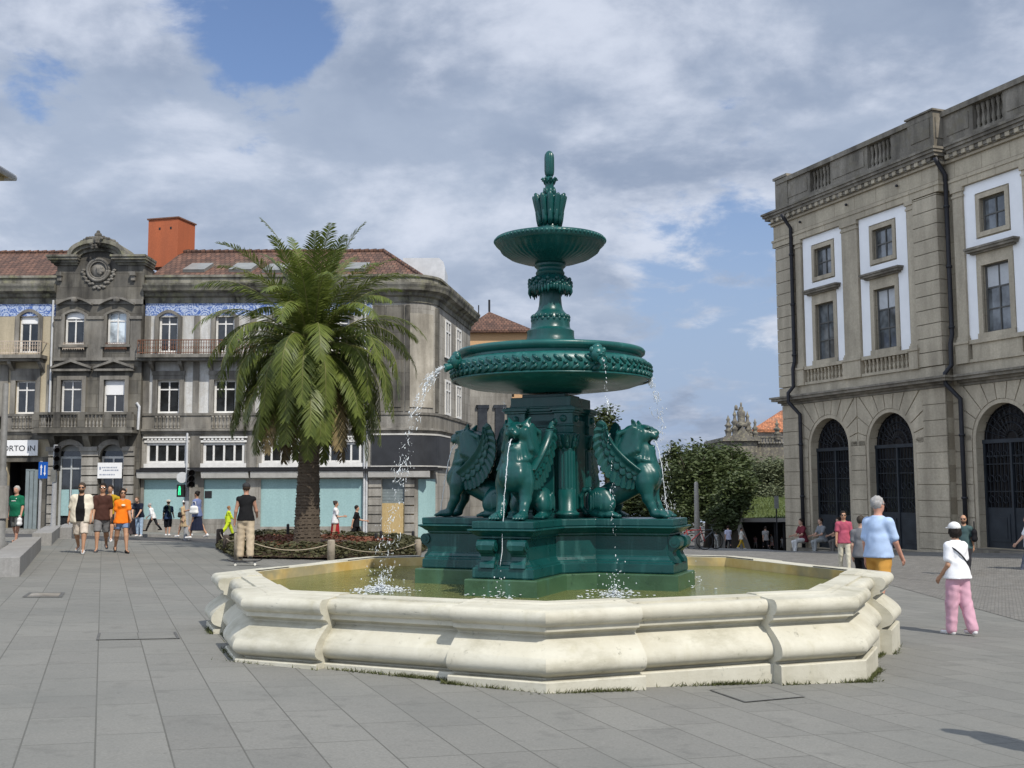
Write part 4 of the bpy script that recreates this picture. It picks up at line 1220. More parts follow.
def surround(m, x0, x1, z0, z1, y, w=.18, p=.06, sill=True, arch=0):
    m.box(x0-w, x0, y-p, y+.05, z0, z1+(0 if arch else w)); m.box(x1, x1+w, y-p, y+.05, z0, z1+(0 if arch else w))
    if not arch: m.box(x0, x1, y-p, y+.05, z1, z1+w)
    else:
        N = 10
        for i in range(N):
            f = lambda k, e: ((x0-e)+(x1-x0+2*e)*k/N, z1+(arch+e*.7)*math.sin(PI*k/N)+0*e)
            a, b, c, d = f(i, 0), f(i+1, 0), f(i+1, w), f(i, w)
            m.prism([(a[0], y-p, a[1]), (b[0], y-p, b[1]), (d[0] if 0 else c[0], y-p, c[1]), (d[0], y-p, d[1])], (0, p+.05, 0))
    if sill: m.box(x0-w-.05, x1+w+.05, y-p-.06, y+.05, z0-.12, z0)
def tall_window(root, x0, x1, z0, z1, y, gm=DARKG, blind=0, label=None):
    """french window: two leaves, transom light, optional half-lowered white blind"""
    xc = (x0+x1)/2; zt = z0+(z1-z0)*.72
    f = window(root, x0, x1, z0, z1, y+.12, WOOD_W, gm, (xc,), (zt,), .075, .06)
    if root is not None:
        pass
    if blind:
        m = MB(); m.box(x0+.06, x1-.06, y+.09, y+.115, z1-(z1-z0)*blind, z1-.06); m.build('blind', SIGNW, f, world=False)
    return f
def B_(m, name, mt, root, **k): return m.build(name, mt, root, world=True, **k)
# windows are built in world coordinates under roots that sit at the origin height of their base
def wroot(name, label, cat, x): return thing(name, label, cat, (x, D0, zg(x, D0)))
_win = window
def window(root, x0, x1, z0, z1, y, fm, gm, xs=(), zs=(), w=.07, d=.06, name='window', extra=None, lab=None):
    if root['category'] in ('palace',): return _win(root, x0, x1, z0, z1, y, fm, gm, xs, zs, w, d, name)
    m = MB(); frame_bars(m, x0, x1, z0, z1, y, y+d, w, xs, zs)
    f = m.build(name, fm, root)
    if lab: f['label'] = lab
    m = MB(); m.add([(x0, y+d*.6, z0), (x1, y+d*.6, z0), (x1, y+d*.6, z1), (x0, y+d*.6, z1)], [(0, 1, 2, 3)])
    m.build('pane', gm, f)
    return f
def tall_window(root, x0, x1, z0, z1, y, gm=DARKG, blind=0, lab=None):
    xc = (x0+x1)/2; zt = z0+(z1-z0)*.72
    f = window(root, x0, x1, z0, z1, y+.12, WOOD_W, gm, (xc,), (zt,), .085, .06, lab=lab)
    if blind:
        m = MB(); m.box(x0+.06, x1-.06, y+.09, y+.115, z1-(z1-z0)*blind, z1-.06); m.build('blind', SIGNW, f)
    return f
# --- beige house at the end of the terrace
def house_a():
    xr = LX(57, 350); xl = xr-9.5
    root = wroot('terrace_house', 'beige plaster terrace house with blue tile frieze, rusty balcony and a white shop sign', 'house', (xl+xr)/2)
    P = 47/21.8
    w1 = [pxrect(19.5-47*i, 316, 38.5-47*i, 352) for i in range(3)]
    w2 = [pxrect(15.5-47*i, 380, 35.5-47*i, 413) for i in range(3)]
    door = pxrect(6, 461, 40, 530); d2 = pxrect(-52, 461, -10, 530)
    m = MB(); wallgrid(m, D0, xl, xr, ZB, ZTOP, [w+() for w in w1]+w2+[(door[0], door[1], ZB+.5, door[3]), (d2[0], d2[1], ZB+.5, d2[3])], .3)
    m.add([(xl, D0, ZB), (xl, D0+9, ZB), (xl, D0+9, ZTOP), (xl, D0, ZTOP)], [(3, 2, 1, 0)])
    B_(m, 'wall', PLB, root)
    path = [(xl, D0), (xr-.02, D0)]
    m = MB(); extr(m, path, CORN()); B_(m, 'cornice', GP, root)
    m = MB(); extr(m, path, STRC()); B_(m, 'string_course', GM, root)
    m = MB(); band(m, path, .012, LZ(315.5), LZ(303.2), 0); B_(m, 'tile_frieze', AZU, root)
    m = MB(); hd = MB()
    for a, b, c, d in w1: surround(m, a, b, c, d, D0, .2, .07, False, arch=.22); 
    for a, b, c, d in w2: surround(m, a, b, c, d, D0, .22, .07, False); m.box(a-.22, b+.22, D0-.09, D0+.03, d+.22, d+.55)
    for a, b, c, d in w2: m.box(b+.5, b+.9, D0-.05, D0+.05, LZ(434), LZ(364))
    B_(m, 'window_surround', GM, root)
    for i, (a, b, c, d) in enumerate(w1): tall_window(root, a, b, c, d+.22, D0, DARKG, .28 if i == 0 else 0)
    for i, (a, b, c, d) in enumerate(w2): tall_window(root, a, b, c, d, D0)
    a, b, c, d = pxrect(-60, 355, 47.5, 362)
    m = MB(); m.box(a, b, D0-.75, D0, LZ(359), LZ(355.5)); m.box(a+.1, b-.1, D0-.6, D0, LZ(361.5), LZ(359)); 
    for x in (LX(12, 365), LX(42, 365)): m.prism([(x, D0, LZ(361)), (x, D0-.55, LZ(361)), (x, D0-.5, LZ(364)), (x, D0, LZ(372))], (.16, 0, 0))
    bal = B_(m, 'balcony', GM, root)
    m = MB(); railing(m, a+.05, b-.05, D0-.7, LZ(355.5), LZ(342)); m.box(b-.07, b-.03, D0-.7, D0, LZ(343), LZ(342)); B_(m, 'railing', RAILP, bal)
    m = MB()
    for a, b, c, d in w2: balusters(m, a-.1, b+.1, D0-.08, LZ(428), LZ(416), 7, 7)
    B_(m, 'balusters', GM, root)
    m = MB()
    for x in (LX(-2, 490), LX(46, 490)): m.box(x-.28, x+.28, D0-.12, D0+.02, ZB, LZ(461))
    m.box(xl, xr-.03, D0-.16, D0+.02, LZ(461), LZ(456)); m.box(xl, xr-.03, D0-.10, D0+.02, LZ(438.5), LZ(434.2)); B_(m, 'shopfront_stone', GD, root)
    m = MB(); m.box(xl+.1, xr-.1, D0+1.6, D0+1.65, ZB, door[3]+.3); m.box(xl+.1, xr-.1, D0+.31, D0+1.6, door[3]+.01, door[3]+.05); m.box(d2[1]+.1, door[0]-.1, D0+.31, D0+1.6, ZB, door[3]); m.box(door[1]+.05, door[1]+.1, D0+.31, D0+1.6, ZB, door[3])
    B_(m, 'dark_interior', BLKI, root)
    m = MB()
    for k in range(3): x = LX(27+k*4.2, 500); m.box(x, x+.16, D0-.22, D0-.14, zg(x, D0)-.1, LZ(469)); 
    m.box(LX(27, 500), LX(36, 500), D0-.23, D0-.15, LZ(470), LZ(468.5)); B_(m, 'folded_gate', SHUT, root)
    a, b, c, d = pxrect(-30, 439.5, 40, 455)
    m = MB(); m.box(a, b, D0-.24, D0-.17, c, d); sg = B_(m, 'shop_sign', SIGNW, root)
    text(sg, 'PORTO iN', (LX(19.3, 448), D0-.245, LZ(450.3)), .36, INK, root, extrude=.006, sx=1.02)
    m = MB(); m.tube([(LX(54.6, 306), D0-.15, LZ(300)), (LX(54.6, 306), D0-.15, LZ(412))], .05, 8); B_(m, 'downpipe', METAL, root)
    roof(root, xl, xr, None)
    return root
def text(parent, s, loc, size, m, root, extrude=.004, sx=1.0, align='CENTER', name='lettering', rot=None):
    c = bpy.data.curves.new(name, 'FONT'); c.body = s; c.size = size; c.extrude = extrude; c.align_x = align
    o = bpy.data.objects.new('tmp_text', c); link(o)
    dg = bpy.context.evaluated_depsgraph_get()
    me = bpy.data.meshes.new_from_object(o.evaluated_get(dg)); bpy.data.objects.remove(o)
    M = Matrix.Translation(loc) @ (rot or Matrix.Identity(4)) @ Matrix.Rotation(PI/2, 4, 'X') @ Matrix.Diagonal((sx, 1, 1, 1))
    if root is not None: M = WM[root.name].inverted() @ M
    me.transform(M); me.name = name; me.materials.clear(); me.materials.append(m)
    x = bpy.data.objects.new(name, me); link(x); x.parent = parent
    return x
def roof(root, xl, xr, hip, y0=D0+.3, y1=D0+5.2, mat=None):
    ze = LZ(277)+.05; zr = at(200, 252.3, y1).z
    m = MB(); m.add([(xl, y0, ze), (xr, y0, ze), ((hip or xr), y1, zr), (xl, y1, zr)], [(0, 1, 2, 3)])
    m.add([(xl, y1, zr), ((hip or xr), y1, zr), (xr, y1+5, ze), (xl, y1+5, ze)], [(0, 1, 2, 3)])
    if hip: m.add([(xr, y0, ze), (xr, y1+5, ze), (hip, y1, zr)], [(0, 1, 2)])
    r = B_(m, 'roof', mat or TILE, root)
    m = MB(); m.smooth = True
    n = int(((hip or xr)-xl)/.4)
    for i in range(n):
        x = xl+((hip or xr)-xl)*i/n; m.tube([(x, y1, zr+.02), (x+.42, y1, zr+.05)], [.10, .12], 7)
    if hip:
        for i in range(14):
            t = i/14; p = Vector((hip, y1, zr)).lerp(Vector((xr, y0, ze)), t); q = Vector((hip, y1, zr)).lerp(Vector((xr, y0, ze)), t+.08); m.tube([p+Vector((0, 0, .04)), q+Vector((0, 0, .02))], [.09, .11], 7)
    B_(m, 'ridge_tiles', mat or TILE, r)
    return r
# --- sooty pavilion with the curved gable
def house_b():
    xl, xr = LX(57, 350), LX(144, 350); y = D0-.28
    root = wroot('gabled_pavilion', 'sooty granite pavilion with curved gable, round medallion and stone balcony', 'house', (xl+xr)/2)
    w1 = [pxrect(67.5, 312, 87, 345), pxrect(109.5, 312, 129, 345)]
    w2 = [pxrect(63.5, 380, 84.5, 413), pxrect(106, 380, 127, 413)]
    ar = [pxrect(59.5, 456, 83, 530), pxrect(101.5, 456, 125, 530)]
    ztop = LZ(266)
    m = MB(); wallgrid(m, y, xl, xr, ZB, ztop, w1+w2+[(a, b, ZB+.4, d, 'a') for a, b, c, d in ar], .3)
    for x, f in ((xl, (3, 2, 1, 0)), (xr, (0, 1, 2, 3))): m.add([(x, y, ZB), (x, D0+1.2, ZB), (x, D0+1.2, ztop), (x, y, ztop)], [f])
    m.add([(xl, D0+1.2, ZTOP), (xr, D0+1.2, ZTOP), (xr, D0+1.2, ztop), (xl, D0+1.2, ztop)], [(3, 2, 1, 0)])
    B_(m, 'wall', GD, root)
    # gable : shoulders, arch, crest
    m = MB(); N = 24
    xa, xb = LX(78, 258), LX(125, 258); xc = (xa+xb)/2; rr = (xb-xa)/2; zs = LZ(259); rise = LZ(247)-zs
    C = lambda k, o: (xc-(rr+o)*math.cos(PI*k/N), zs+(rise+o)*math.sin(PI*k/N)**.8)
    face = [(xl, ztop-.01), (xr, ztop-.01), (xr, LZ(262)), (xb+.2, LZ(262))] + [C(N-k, -.2) for k in range(N+1)] + [(xa-.2, LZ(262)), (xl, LZ(262))]
    m.prism([(x, y+.02, z) for x, z in face], (0, 1.2, 0))
    g = B_(m, 'gable', GD, root)
    m = MB()
    for a, b in ((xl-.05, xa+.12), (xb-.12, xr+.05)):
        for p, z0, z1 in ((.10, 266, 264), (.22, 264, 261.5), (.36, 261.5, 259), (.42, 259, 257)): m.box(a-p*.8, b+p*.3, y-p, y+1.2, LZ(z0), LZ(z1))
    for o0, o1, p in ((-.25, -.08, .10), (-.08, .08, .24), (.08, .26, .38)):
        for k in range(N):
            a, b, c, d = C(k, o0), C(k+1, o0), C(k+1, o1), C(k, o1)
            m.prism([(q[0], y-p, q[1]) for q in (a, b, c, d)], (0, 1.2+p, 0))
    B_(m, 'gable_cornice', GP, root)
    m = MB(); m.smooth = True; rg = random.Random(11)
    zc = C(N/2, .26)[1]
    m.ell((xc, y-.2, zc-.08), (.30, .22, .30), 12, 8); m.ell((xc, y-.2, zc+.20), (.18, .16, .14), 10, 7); m.ell((xc, y-.2, zc+.34), (.09, .09, .10), 8, 6)
    for s_ in (-1, 1):
        for k in range(9): m.ell((xc+s_*(.25+k*.12), y-.2, zc+.06-.010*k*k+rg.uniform(-.03, .03)), (.10, .13, .11-.006*k), 8, 6)
    for k in range(10): m.ell((xc+rg.uniform(-.25, .25), y-.42, zc-.2+rg.uniform(-.25, .2)), (.08, .07, .08), 7, 5)
    B_(m, 'crest_carving', GD, root)
    cx, cz = LX(101, 271), LZ(271)
    m = MB(); m.smooth = True
    for r, t in ((.50, .075), (.40, .045)): m.tube([(cx+r*math.cos(2*PI*k/32), y-.06, cz+r*math.sin(2*PI*k/32)) for k in range(33)], t, 8)
    m.tube([(cx, y-.02, cz), (cx, y+.02, cz)], .5, 24)
    for k in range(16): a, r = rg.uniform(0, 2*PI), rg.uniform(0, .26); m.ell((cx+r*math.cos(a), y-.07, cz+r*math.sin(a)), (.09, .06, .09), 7, 5)
    for k in range(22):
        a = PI+PI*k/21; r = .68+.06*(k % 2); m.ell((cx+r*math.cos(a), y-.03, cz+r*math.sin(a)*(1.0+.15*(1 if 8 < k < 14 else 0))), (.10, .06, .07), 7, 5)
    B_(m, 'medallion', GM, root)
    m = MB()
    for x in (LX(63, 275), LX(136, 275)): m.box(x-.12, x+.12, y-.22, y, cz-.28, cz-.10); m.box(x-.09, x+.09, y-.14, y, cz-.5, cz-.28)
    for x0, x1 in ((57.5, 64), (90, 106), (133, 143.5)):
        a, b = LX(x0, 330), LX(x1, 330)
        m.box(a, b, y-.07, y+.02, LZ(358), LZ(320)); m.box(a-.03, b+.03, y-.13, y+.02, LZ(320), LZ(317))
    band(m, [(xl, y), (xr, y)], .10, LZ(361), LZ(358)); band(m, [(xl, y), (xr, y)], .06, LZ(305), LZ(300))
    for a, b, c, d in w1:
        surround(m, a, b, c, d-.15, y, .16, .08, True, arch=.15); arch_hood(m, a-.35, b+.35, d+.28, y, .28, .10, .22)
        m.ell(((a+b)/2, y-.18, d+.52), (.16, .10, .14), 8, 6)
    for a, b, c, d in w2:
        surround(m, a, b, c, d, y, .18, .08, False)
        xm = (a+b)/2; z0 = LZ(371.5)
        m.box(a-.42, b+.42, y-.20, y+.02, z0, z0+.10)
        for s_ in (-1, 1): m.prism([(xm, y-.24, z0+.42), (xm, y-.24, z0+.54), (xm+s_*(b-a+.9)/2, y-.24, z0+.20), (xm+s_*(b-a+.9)/2, y-.24, z0+.10)], (0, .26, 0))
    B_(m, 'carved_trim', GM, root)
    for i, (a, b, c, d) in enumerate(w1): tall_window(root, a, b, c, d, y, LITG if i else DARKG, 0 if i else .22)
    for i, (a, b, c, d) in enumerate(w2): tall_window(root, a, b, c, d, y, DARKG, .45 if i else 0)
    for i, (a, b, c, d) in enumerate(w1):
        m = MB(); railing(m, a-.03, b+.03, y-.10, c-.25, c+.02, .1); B_(m, 'window_rail', RUST if i else RAILP, root)
    # balcony
    a, b = LX(43.5, 425), LX(139.5, 425)
    m = MB(); m.box(a, b, y-.75, y, LZ(431), LZ(428)); m.box(a-.05, b+.05, y-.82, y, LZ(433.5), LZ(431)); m.box(a+.12, b-.12, y-.62, y, LZ(436), LZ(433.5))
    m.box(a, b, y-.76, y-.52, LZ(415.5), LZ(413))
    for x in (45, 66, 90, 116, 138): q = LX(x, 425); m.box(q-.16, q+.16, y-.76, y-.50, LZ(428), LZ(415.5))
    for x in (58, 92, 127): q = LX(x, 440); m.prism([(q-.14, y, LZ(436)), (q-.14, y-.55, LZ(436)), (q-.14, y-.5, LZ(439)), (q-.14, y-.15, LZ(448)), (q-.14, y, LZ(448))], (.28, 0, 0))
    bal = B_(m, 'balcony', GD, root)
    m = MB()
    for x0, x1 in ((47, 64), (68, 88), (92, 114), (118, 136)): balusters(m, LX(x0, 425), LX(x1, 425), y-.63, LZ(428), LZ(415.5), 6, 7, .95)
    B_(m, 'balusters', GM, bal)
    # rusticated piers
    m = MB(); z = LZ(447)
    while z > ZB+.5:
        for x0, x1 in ((51, 58.5), (84, 100.5), (126, 136)): m.box(LX(x0, 490), LX(x1, 490), y-.14, y+.02, z-.40, z-.03)
        z -= .43
    for x0, x1 in ((50, 59), (83, 101), (125.5, 137)): m.box(LX(x0, 450), LX(x1, 450), y-.2, y+.02, LZ(451), LZ(446.5))
    for a, b, c, d in ar:
        N2 = 12; r = (b-a)/2; xm = (a+b)/2
        for k in range(N2):
            p = lambda e, q: (xm-(r+e)*math.cos(PI*q/N2), d+(r+e)*math.sin(PI*q/N2))
            q4 = [p(.0, k), p(.0, k+1), p(.24, k+1), p(.24, k)]; m.prism([(x, y-.10, z) for x, z in q4], (0, .13, 0))
    B_(m, 'rusticated_piers', GL, root)
    for i, (a, b, c, d) in enumerate(ar):
        r = (b-a)/2; xm = (a+b)/2; zf = zg(a, D0)-.1
        m = MB(); frame_bars(m, a, b, zf, d, y+.2, y+.27, .10, (xm,), (d-.55,))
        f = B_(m, 'arched_door', simple('grey_door_frame', (.42, .44, .44), .5, .1) if i == 0 else WOOD_W, root)
        m = MB(); m.add([(a, y+.25, zf), (b, y+.25, zf), (b, y+.25, d), (a, y+.25, d)], [(0, 1, 2, 3)]); m.poly([(a, y+.24, d), (b, y+.24, d)] + [(xm+r*math.cos(PI*k/16), y+.24, d+r*math.sin(PI*k/16)) for k in range(1, 16)])
        B_(m, 'pane', DARKG, f)
        m = MB(); zt = d+r-(.16 if i else .5)
        if i == 0:
            m.box(a+.12, xm-.06, y+.18, y+.195, LZ(515), LZ(489)); m.box(xm+.06, b-.12, y+.18, y+.195, LZ(515), LZ(489)); B_(m, 'door_panel', BLUEB, f)
        m = MB(); m.poly([(xm-r*.80, y+.19, d+r*.45), (xm+r*.80, y+.19, d+r*.45)] + [(xm+r*.97*math.cos(q), y+.19, d+r*.97*math.sin(q)) for q in [R(30+120*k/10) for k in range(11)]]); B_(m, 'fanlight_blind', SKYL, f)
    a, b, c, d = pxrect(101.5, 462.5, 125.5, 478)
    m = MB(); m.box(a, b, y-.20, y-.15, c, d); sg = B_(m, 'shop_sign', SIGNW, root)
    m = MB()
    for k in range(5): m.box(a+.18, b-.18-.1*(k % 2), y-.204, y-.2, 0, 0) if 0 else None
    for q, (x0, x1, yy) in enumerate(((106, 121, 467.3), (107, 122, 470), (103.5, 119, 474.3))):
        xx = LX(x0, yy)
        while xx < LX(x1, yy): wd = rg.uniform(.03, .09); m.box(xx, xx+wd, y-.206, y-.2, LZ(yy)-.03, LZ(yy)+.03); xx += wd+.025
    m.box(LX(103.3, 468), LX(105, 468), y-.206, y-.2, LZ(469.5), LZ(466.5)); B_(m, 'lettering', INKG, sg)
    return root
# --- long house with the rounded corner
def house_c():
    xl = LX(144.5, 350); CX, CY, CR_ = -4.92, D0+1.45, 1.45
    sd = Vector((1.05, 7.1)).normalized()
    root = wroot('corner_house', 'long grey house with rounded corner, turquoise boarded shop windows and blue tile frieze', 'house', -9)
    a1 = math.atan2(-sd.x, sd.y)        # outward normal of the side wall is (sd.y,-sd.x)
    arc = [(CX+CR_*math.cos(t), CY+CR_*math.sin(t)) for t in [(-PI/2)+(PI/2+a1)*k/10 for k in range(11)]]
    e = Vector(arc[-1]); far = e+sd*8.2
    xcut = LX(372, 350)
    path = [(xl, D0)] + arc + [tuple(far)]
    zt = LZ(300)
    cw = [168.5, 225, 281.5, 340, 405]
    w1 = [pxrect(c-9.5, 317, c+9.5, 352) for c in cw]; w2 = [pxrect(c-11, 380, c+11, 413) for c in cw[:4]]
    mz = [pxrect(x0, 442.5, x1, 463.5) for x0, x1 in ((146.5, 187), (203, 244.5), (261.5, 301), (319.5, 361.5))]
    sh = [pxrect(x0, 479.5, x1, y1) for x0, x1, y1 in ((143.5, 187, 519), (203.5, 245.5, 519), (260.5, 303, 527), (317.5, 362.5, 527))]
    shut = pxrect(382, 479.5, 414, 538)
    xflat = arc[0][0]
    m = MB(); wallgrid(m, D0, xl, xflat, ZSTT, zt, w1[:4]+[w1[4]] if w1[4][1] < xflat else w1[:4], .3)
    B_(m, 'upper_wall', PLW, root) if 0 else None
    m = MB()
    hs = w1[:4]+w2
    wallgrid(m, D0, xl, LX(372, 370), LZ(413), zt, hs, .3)
    B_(m, 'plaster_wall', PLW, root)
    m = MB(); wallgrid(m, D0, LX(372, 370), xflat, LZ(413), zt, [h for h in w1[4:] if h[1] < xflat-.01], .3)
    wallgrid(m, D0, xl, xflat, ZB, LZ(413), mz+sh+[shut], .25)
    p2 = arc+[tuple(far)]
    m.add([(x, y, z) for z in (ZB, zt) for x, y in p2], [(i, i+1, len(p2)+i+1, len(p2)+i) for i in range(len(p2)-1)])
    m.add([(far.x, far.y, ZB), (xl, far.y, ZB), (xl, far.y, zt), (far.x, far.y, zt)], [(0, 1, 2, 3)])
    B_(m, 'stone_wall', GL, root)
    m = MB(); extr(m, path, CORN()); B_(m, 'cornice', GP, root)
    m = MB(); extr(m, path, STRC()); B_(m, 'string_course', GM, root)
    m = MB(); band(m, [(xl, D0), (LX(372, 309), D0)], .012, LZ(315.5), LZ(303.2), 0); B_(m, 'tile_frieze', AZU, root)
    # plaster panel on the curve, sooty pilasters beside it
    m = MB(); band(m, arc[1:8], .05, LZ(408), LZ(314), 0); B_(m, 'curved_plaster_panel', PLC, root)
    m = MB(); m.box(LX(386, 360), LX(404, 360), D0-.05, D0+.02, LZ(412), LZ(306)); band(m, [arc[8], arc[9], arc[10]], .06, LZ(412), LZ(306), 0)
    m.box(LX(388.5, 360), LX(401.5, 360), D0-.09, D0+.0, LZ(408), LZ(331)); m.box(LX(388.5, 320), LX(401.5, 320), D0-.08, D0, LZ(326), LZ(312)); band(m, arc[:2], .06, LZ(412), LZ(306), 0)
    m.box(LX(373, 360), LX(385, 360), D0-.03, D0+.02, LZ(412), LZ(306))
    B_(m, 'pilasters', GD, root)
    m = MB()
    for a, b, c, d in w1[:4]: surround(m, a, b, c, d, D0, .2, .07, False, arch=.2)
    for a, b, c, d in w2: surround(m, a, b, c, d, D0, .22, .07, False); m.box(a-.25, b+.25, D0-.10, D0+.03, d+.22, d+.42)
    for x in (146.5, 196, 252, 311, 368): m.box(LX(x, 350)-.1, LX(x, 350)+.18, D0-.04, D0+.02, LZ(413), LZ(316))
    for x in (196, 252, 310): m.box(LX(x, 450)-.22, LX(x, 450)+.22, D0-.06, D0+.02, LZ(468), LZ(434))
    B_(m, 'window_surround', GM, root)
    for i, (a, b, c, d) in enumerate(w1[:4]): tall_window(root, a, b, c, d+.2, D0)
    for i, (a, b, c, d) in enumerate(w2): tall_window(root, a, b, c, d, D0, LITG if i == 9 else DARKG, .0)
    m = MB()
    for a, b, c, d in w2: balusters(m, a-.1, b+.1, D0-.08, LZ(428.5), LZ(416), 7, 7)
    B_(m, 'balusters', GM, root)
    a, b = LX(141.5, 357), LX(362, 357)
    m = MB(); m.box(a, b, D0-.75, D0, LZ(359), LZ(355.8)); m.box(a+.1, b-.1, D0-.6, D0, LZ(361.8), LZ(359))
    for x in range(152, 362, 29): q = LX(x, 365); m.prism([(q, D0, LZ(361.6)), (q, D0-.55, LZ(361.6)), (q, D0-.45, LZ(365)), (q, D0, LZ(372))], (.16, 0, 0))
    bal = B_(m, 'balcony', GM, root)
    m = MB(); railing(m, a+.05, b-.05, D0-.7, LZ(355.8), LZ(341.5)); m.box(a+.03, a+.07, D0-.7, D0, LZ(343), LZ(341.5)); B_(m, 'railing', RUST, bal)
    for a, b, c, d in mz:
        k = (b-a)/4; f = window(root, a, b, c, d, D0+.05, WOOD_W, DARKG, (a+k, a+2*k, a+3*k), (), .12, .08)
        m = MB(); m.box(a-.1, b+.1, D0-.05, D0+.06, d, d+.1); m.box(a-.1, b+.1, D0-.06, D0+.06, c-.22, c)
        for i in range(11): x = a+(b-a)*(i+.5)/11; m.prism([(x-.06, D0-.08, d+.1), (x+.06, D0-.08, d+.1), (x+.03, D0-.08, d+.2), (x-.03, D0-.08, d+.2)], (0, .09, 0))
        m.box(a-.14, b+.14, D0-.10, D0+.03, d+.2, d+.27); B_(m, 'window_trim', WOOD_W, f)
    m = MB()
    for a, b, c, d in sh: m.box(a, b, D0+.06, D0+.10, c, d)
    for a, b, c, d in sh: pass
    bd = B_(m, 'shop_boards', BLUEB, root)
    m = MB(); band(m, [(xl-.1, D0)]+arc[:9], .42, LZ(471.5), LZ(469.3), 0); band(m, [(xl-.1, D0)]+arc[:9], .16, LZ(469), LZ(467.5), 0); B_(m, 'canopy_strip', BLKI, root)
    m = MB()
    for x0, x1 in ((139, 190), (203, 250), (252, 312), (313, 364), (369, 430)): m.prism([(LX(x0, 475), D0, LZ(472)), (LX(x0, 475), D0-.38, LZ(472)), (LX(x0, 475), D0-.30, LZ(478)), (LX(x0, 475), D0, LZ(478.5))], (LX(x1, 475)-LX(x0, 475), 0, 0))
    B_(m, 'awning_housing', AWN, root)
    a, b, c, d = shut
    m = MB()
    n = 16
    for i in range(n): z0 = LZ(504)+(d-LZ(504))*i/n; m.box(a, b, D0+.08+(i % 2)*.012, D0+.12, z0, z0+(d-LZ(504))/n)
    B_(m, 'roller_shutter', SHUT, root)
    m = MB(); m.box(a, b, D0+.03, D0+.07, ZB+1, LZ(504)); B_(m, 'plywood_panel', PLY, root)
    m = MB(); z = LZ(480)
    while z > ZB+.6:
        m.box(LX(368.5, 500), LX(381.5, 500), D0-.07, D0+.02, z-.37, z-.03); m.box(LX(414.5, 500), xflat, D0-.07, D0+.02, z-.37, z-.03); z -= .4
    B_(m, 'rusticated_piers', GL, root)
    m = MB(); band(m, [(LX(372, 450), D0)]+arc+[tuple(e+sd*2.2)], .12, LZ(466.5), LZ(436), 0); B_(m, 'dark_fascia', DSIGN, root)
    m = MB(); band(m, [(LX(371, 450), D0)]+arc+[tuple(e+sd*2.2)], .15, LZ(436), LZ(434.3), 0); band(m, [(LX(371, 450), D0)]+arc+[tuple(e+sd*2.2)], .15, LZ(468), LZ(466.5), 0); B_(m, 'fascia_trim', AWN, root)
    m = MB(); band(m, arc[3:9], .03, ZB+1.2, LZ(480), 0); B_(m, 'corner_board', BLUEB, root)
    m = MB()
    for x, yy in ((364.5, 300), (367, 412), (187.6, 433)): m.tube([(LX(x, 460), D0-.12, LZ(yy)), (LX(x, 500), D0-.12, ZB+1)], .05, 8)
    m.tube([(LX(139, 404), D0-.3, LZ(403)), (LX(141.5, 412), D0-.3, LZ(407)), (LX(141, 425), D0-.4, LZ(430))], .06, 8); B_(m, 'downpipe', METAL, root)
    # windows of the side street
    for z0, z1 in ((LZ(352), LZ(312)), (LZ(412), LZ(375))):
        for s0 in (1.3, 4.0):
            p = e+sd*s0; q = e+sd*(s0+1.25); nn = Vector((sd.y, -sd.x))
            m = MB(); Mx = Matrix(((sd.x, -nn.x, 0, p.x), (sd.y, -nn.y, 0, p.y), (0, 0, 1, 0), (0, 0, 0, 1)))
            frame_bars(m, 0, 1.25, z0, z1, -.10, -.03, .11, (.62,), (z0+(z1-z0)*.7,)); m.xf(Mx); f = B_(m, 'window', WOOD_W, root)
            m = MB(); m.box(.02, 1.23, -.055, -.05, z0, z1); m.xf(Mx); B_(m, 'pane', DARKG, f)
    # roof with hip, skylights, sheet-metal hatch
    zr = LZ(277)
    xh = at(384, 252, D0+5.2).x; rr_ = roof(root, xl, LX(421, 274), xh)
    m = MB(); m.poly([(x, y, zr-.02) for x, y in path] + [(xl, far.y, zr-.02)]); B_(m, 'roof_deck', SKYL, root)
    m = MB(); sl = Vector((0, 4.9, at(200, 252.3, D0+5.2).z-zr-.05)); sl.normalize()
    for x0, x1 in ((175, 197), (222, 245), (257, 279), (340, 361)):
        xa, xb = LX(x0, 268), LX(x1, 268); o = Vector((0, D0+.3, zr+.05))+sl*(1.0 if x0 != 257 else .8); up = Vector((0, -sl.z, sl.y))
        q = [Vector((xa, 0, 0))+o, Vector((xb, 0, 0))+o, Vector((xb+.12, 0, 0))+o+sl*1.3, Vector((xa+.12, 0, 0))+o+sl*1.3]
        m = MB(); m.prism([p+up*.10 for p in q], up*.05); m.prism([p for p in q], up*.09); B_(m, 'skylight', SKYL, rr_)
    a, b = at(403, 270, 55.5).x, at(446, 270, 55.5).x; z0, z1 = LZ(281), at(420, 262, 55.5).z
    m = MB(); m.prism([(a, 54.5, z0), (b, 54.5, z0), (b, 54.5, z1-.45), (b-.08, 54.5, z1-.2), (b-.3, 54.5, z1), (a+.1, 54.5, z1)], (0, 2.5, 0)); B_(m, 'rooftop_hatch', METAL, root)
    # notices on the shop boards
    m = MB(); m.box(LX(196.5, 495), LX(203, 495), D0+.04, D0+.058, LZ(498), LZ(491.5)); m.box(LX(204.5, 495), LX(211.5, 495), D0+.04, D0+.058, LZ(498), LZ(491)); B_(m, 'notice', BLKI, bd)
    return root
HA, HB, HC = house_a(), house_b(), house_c()
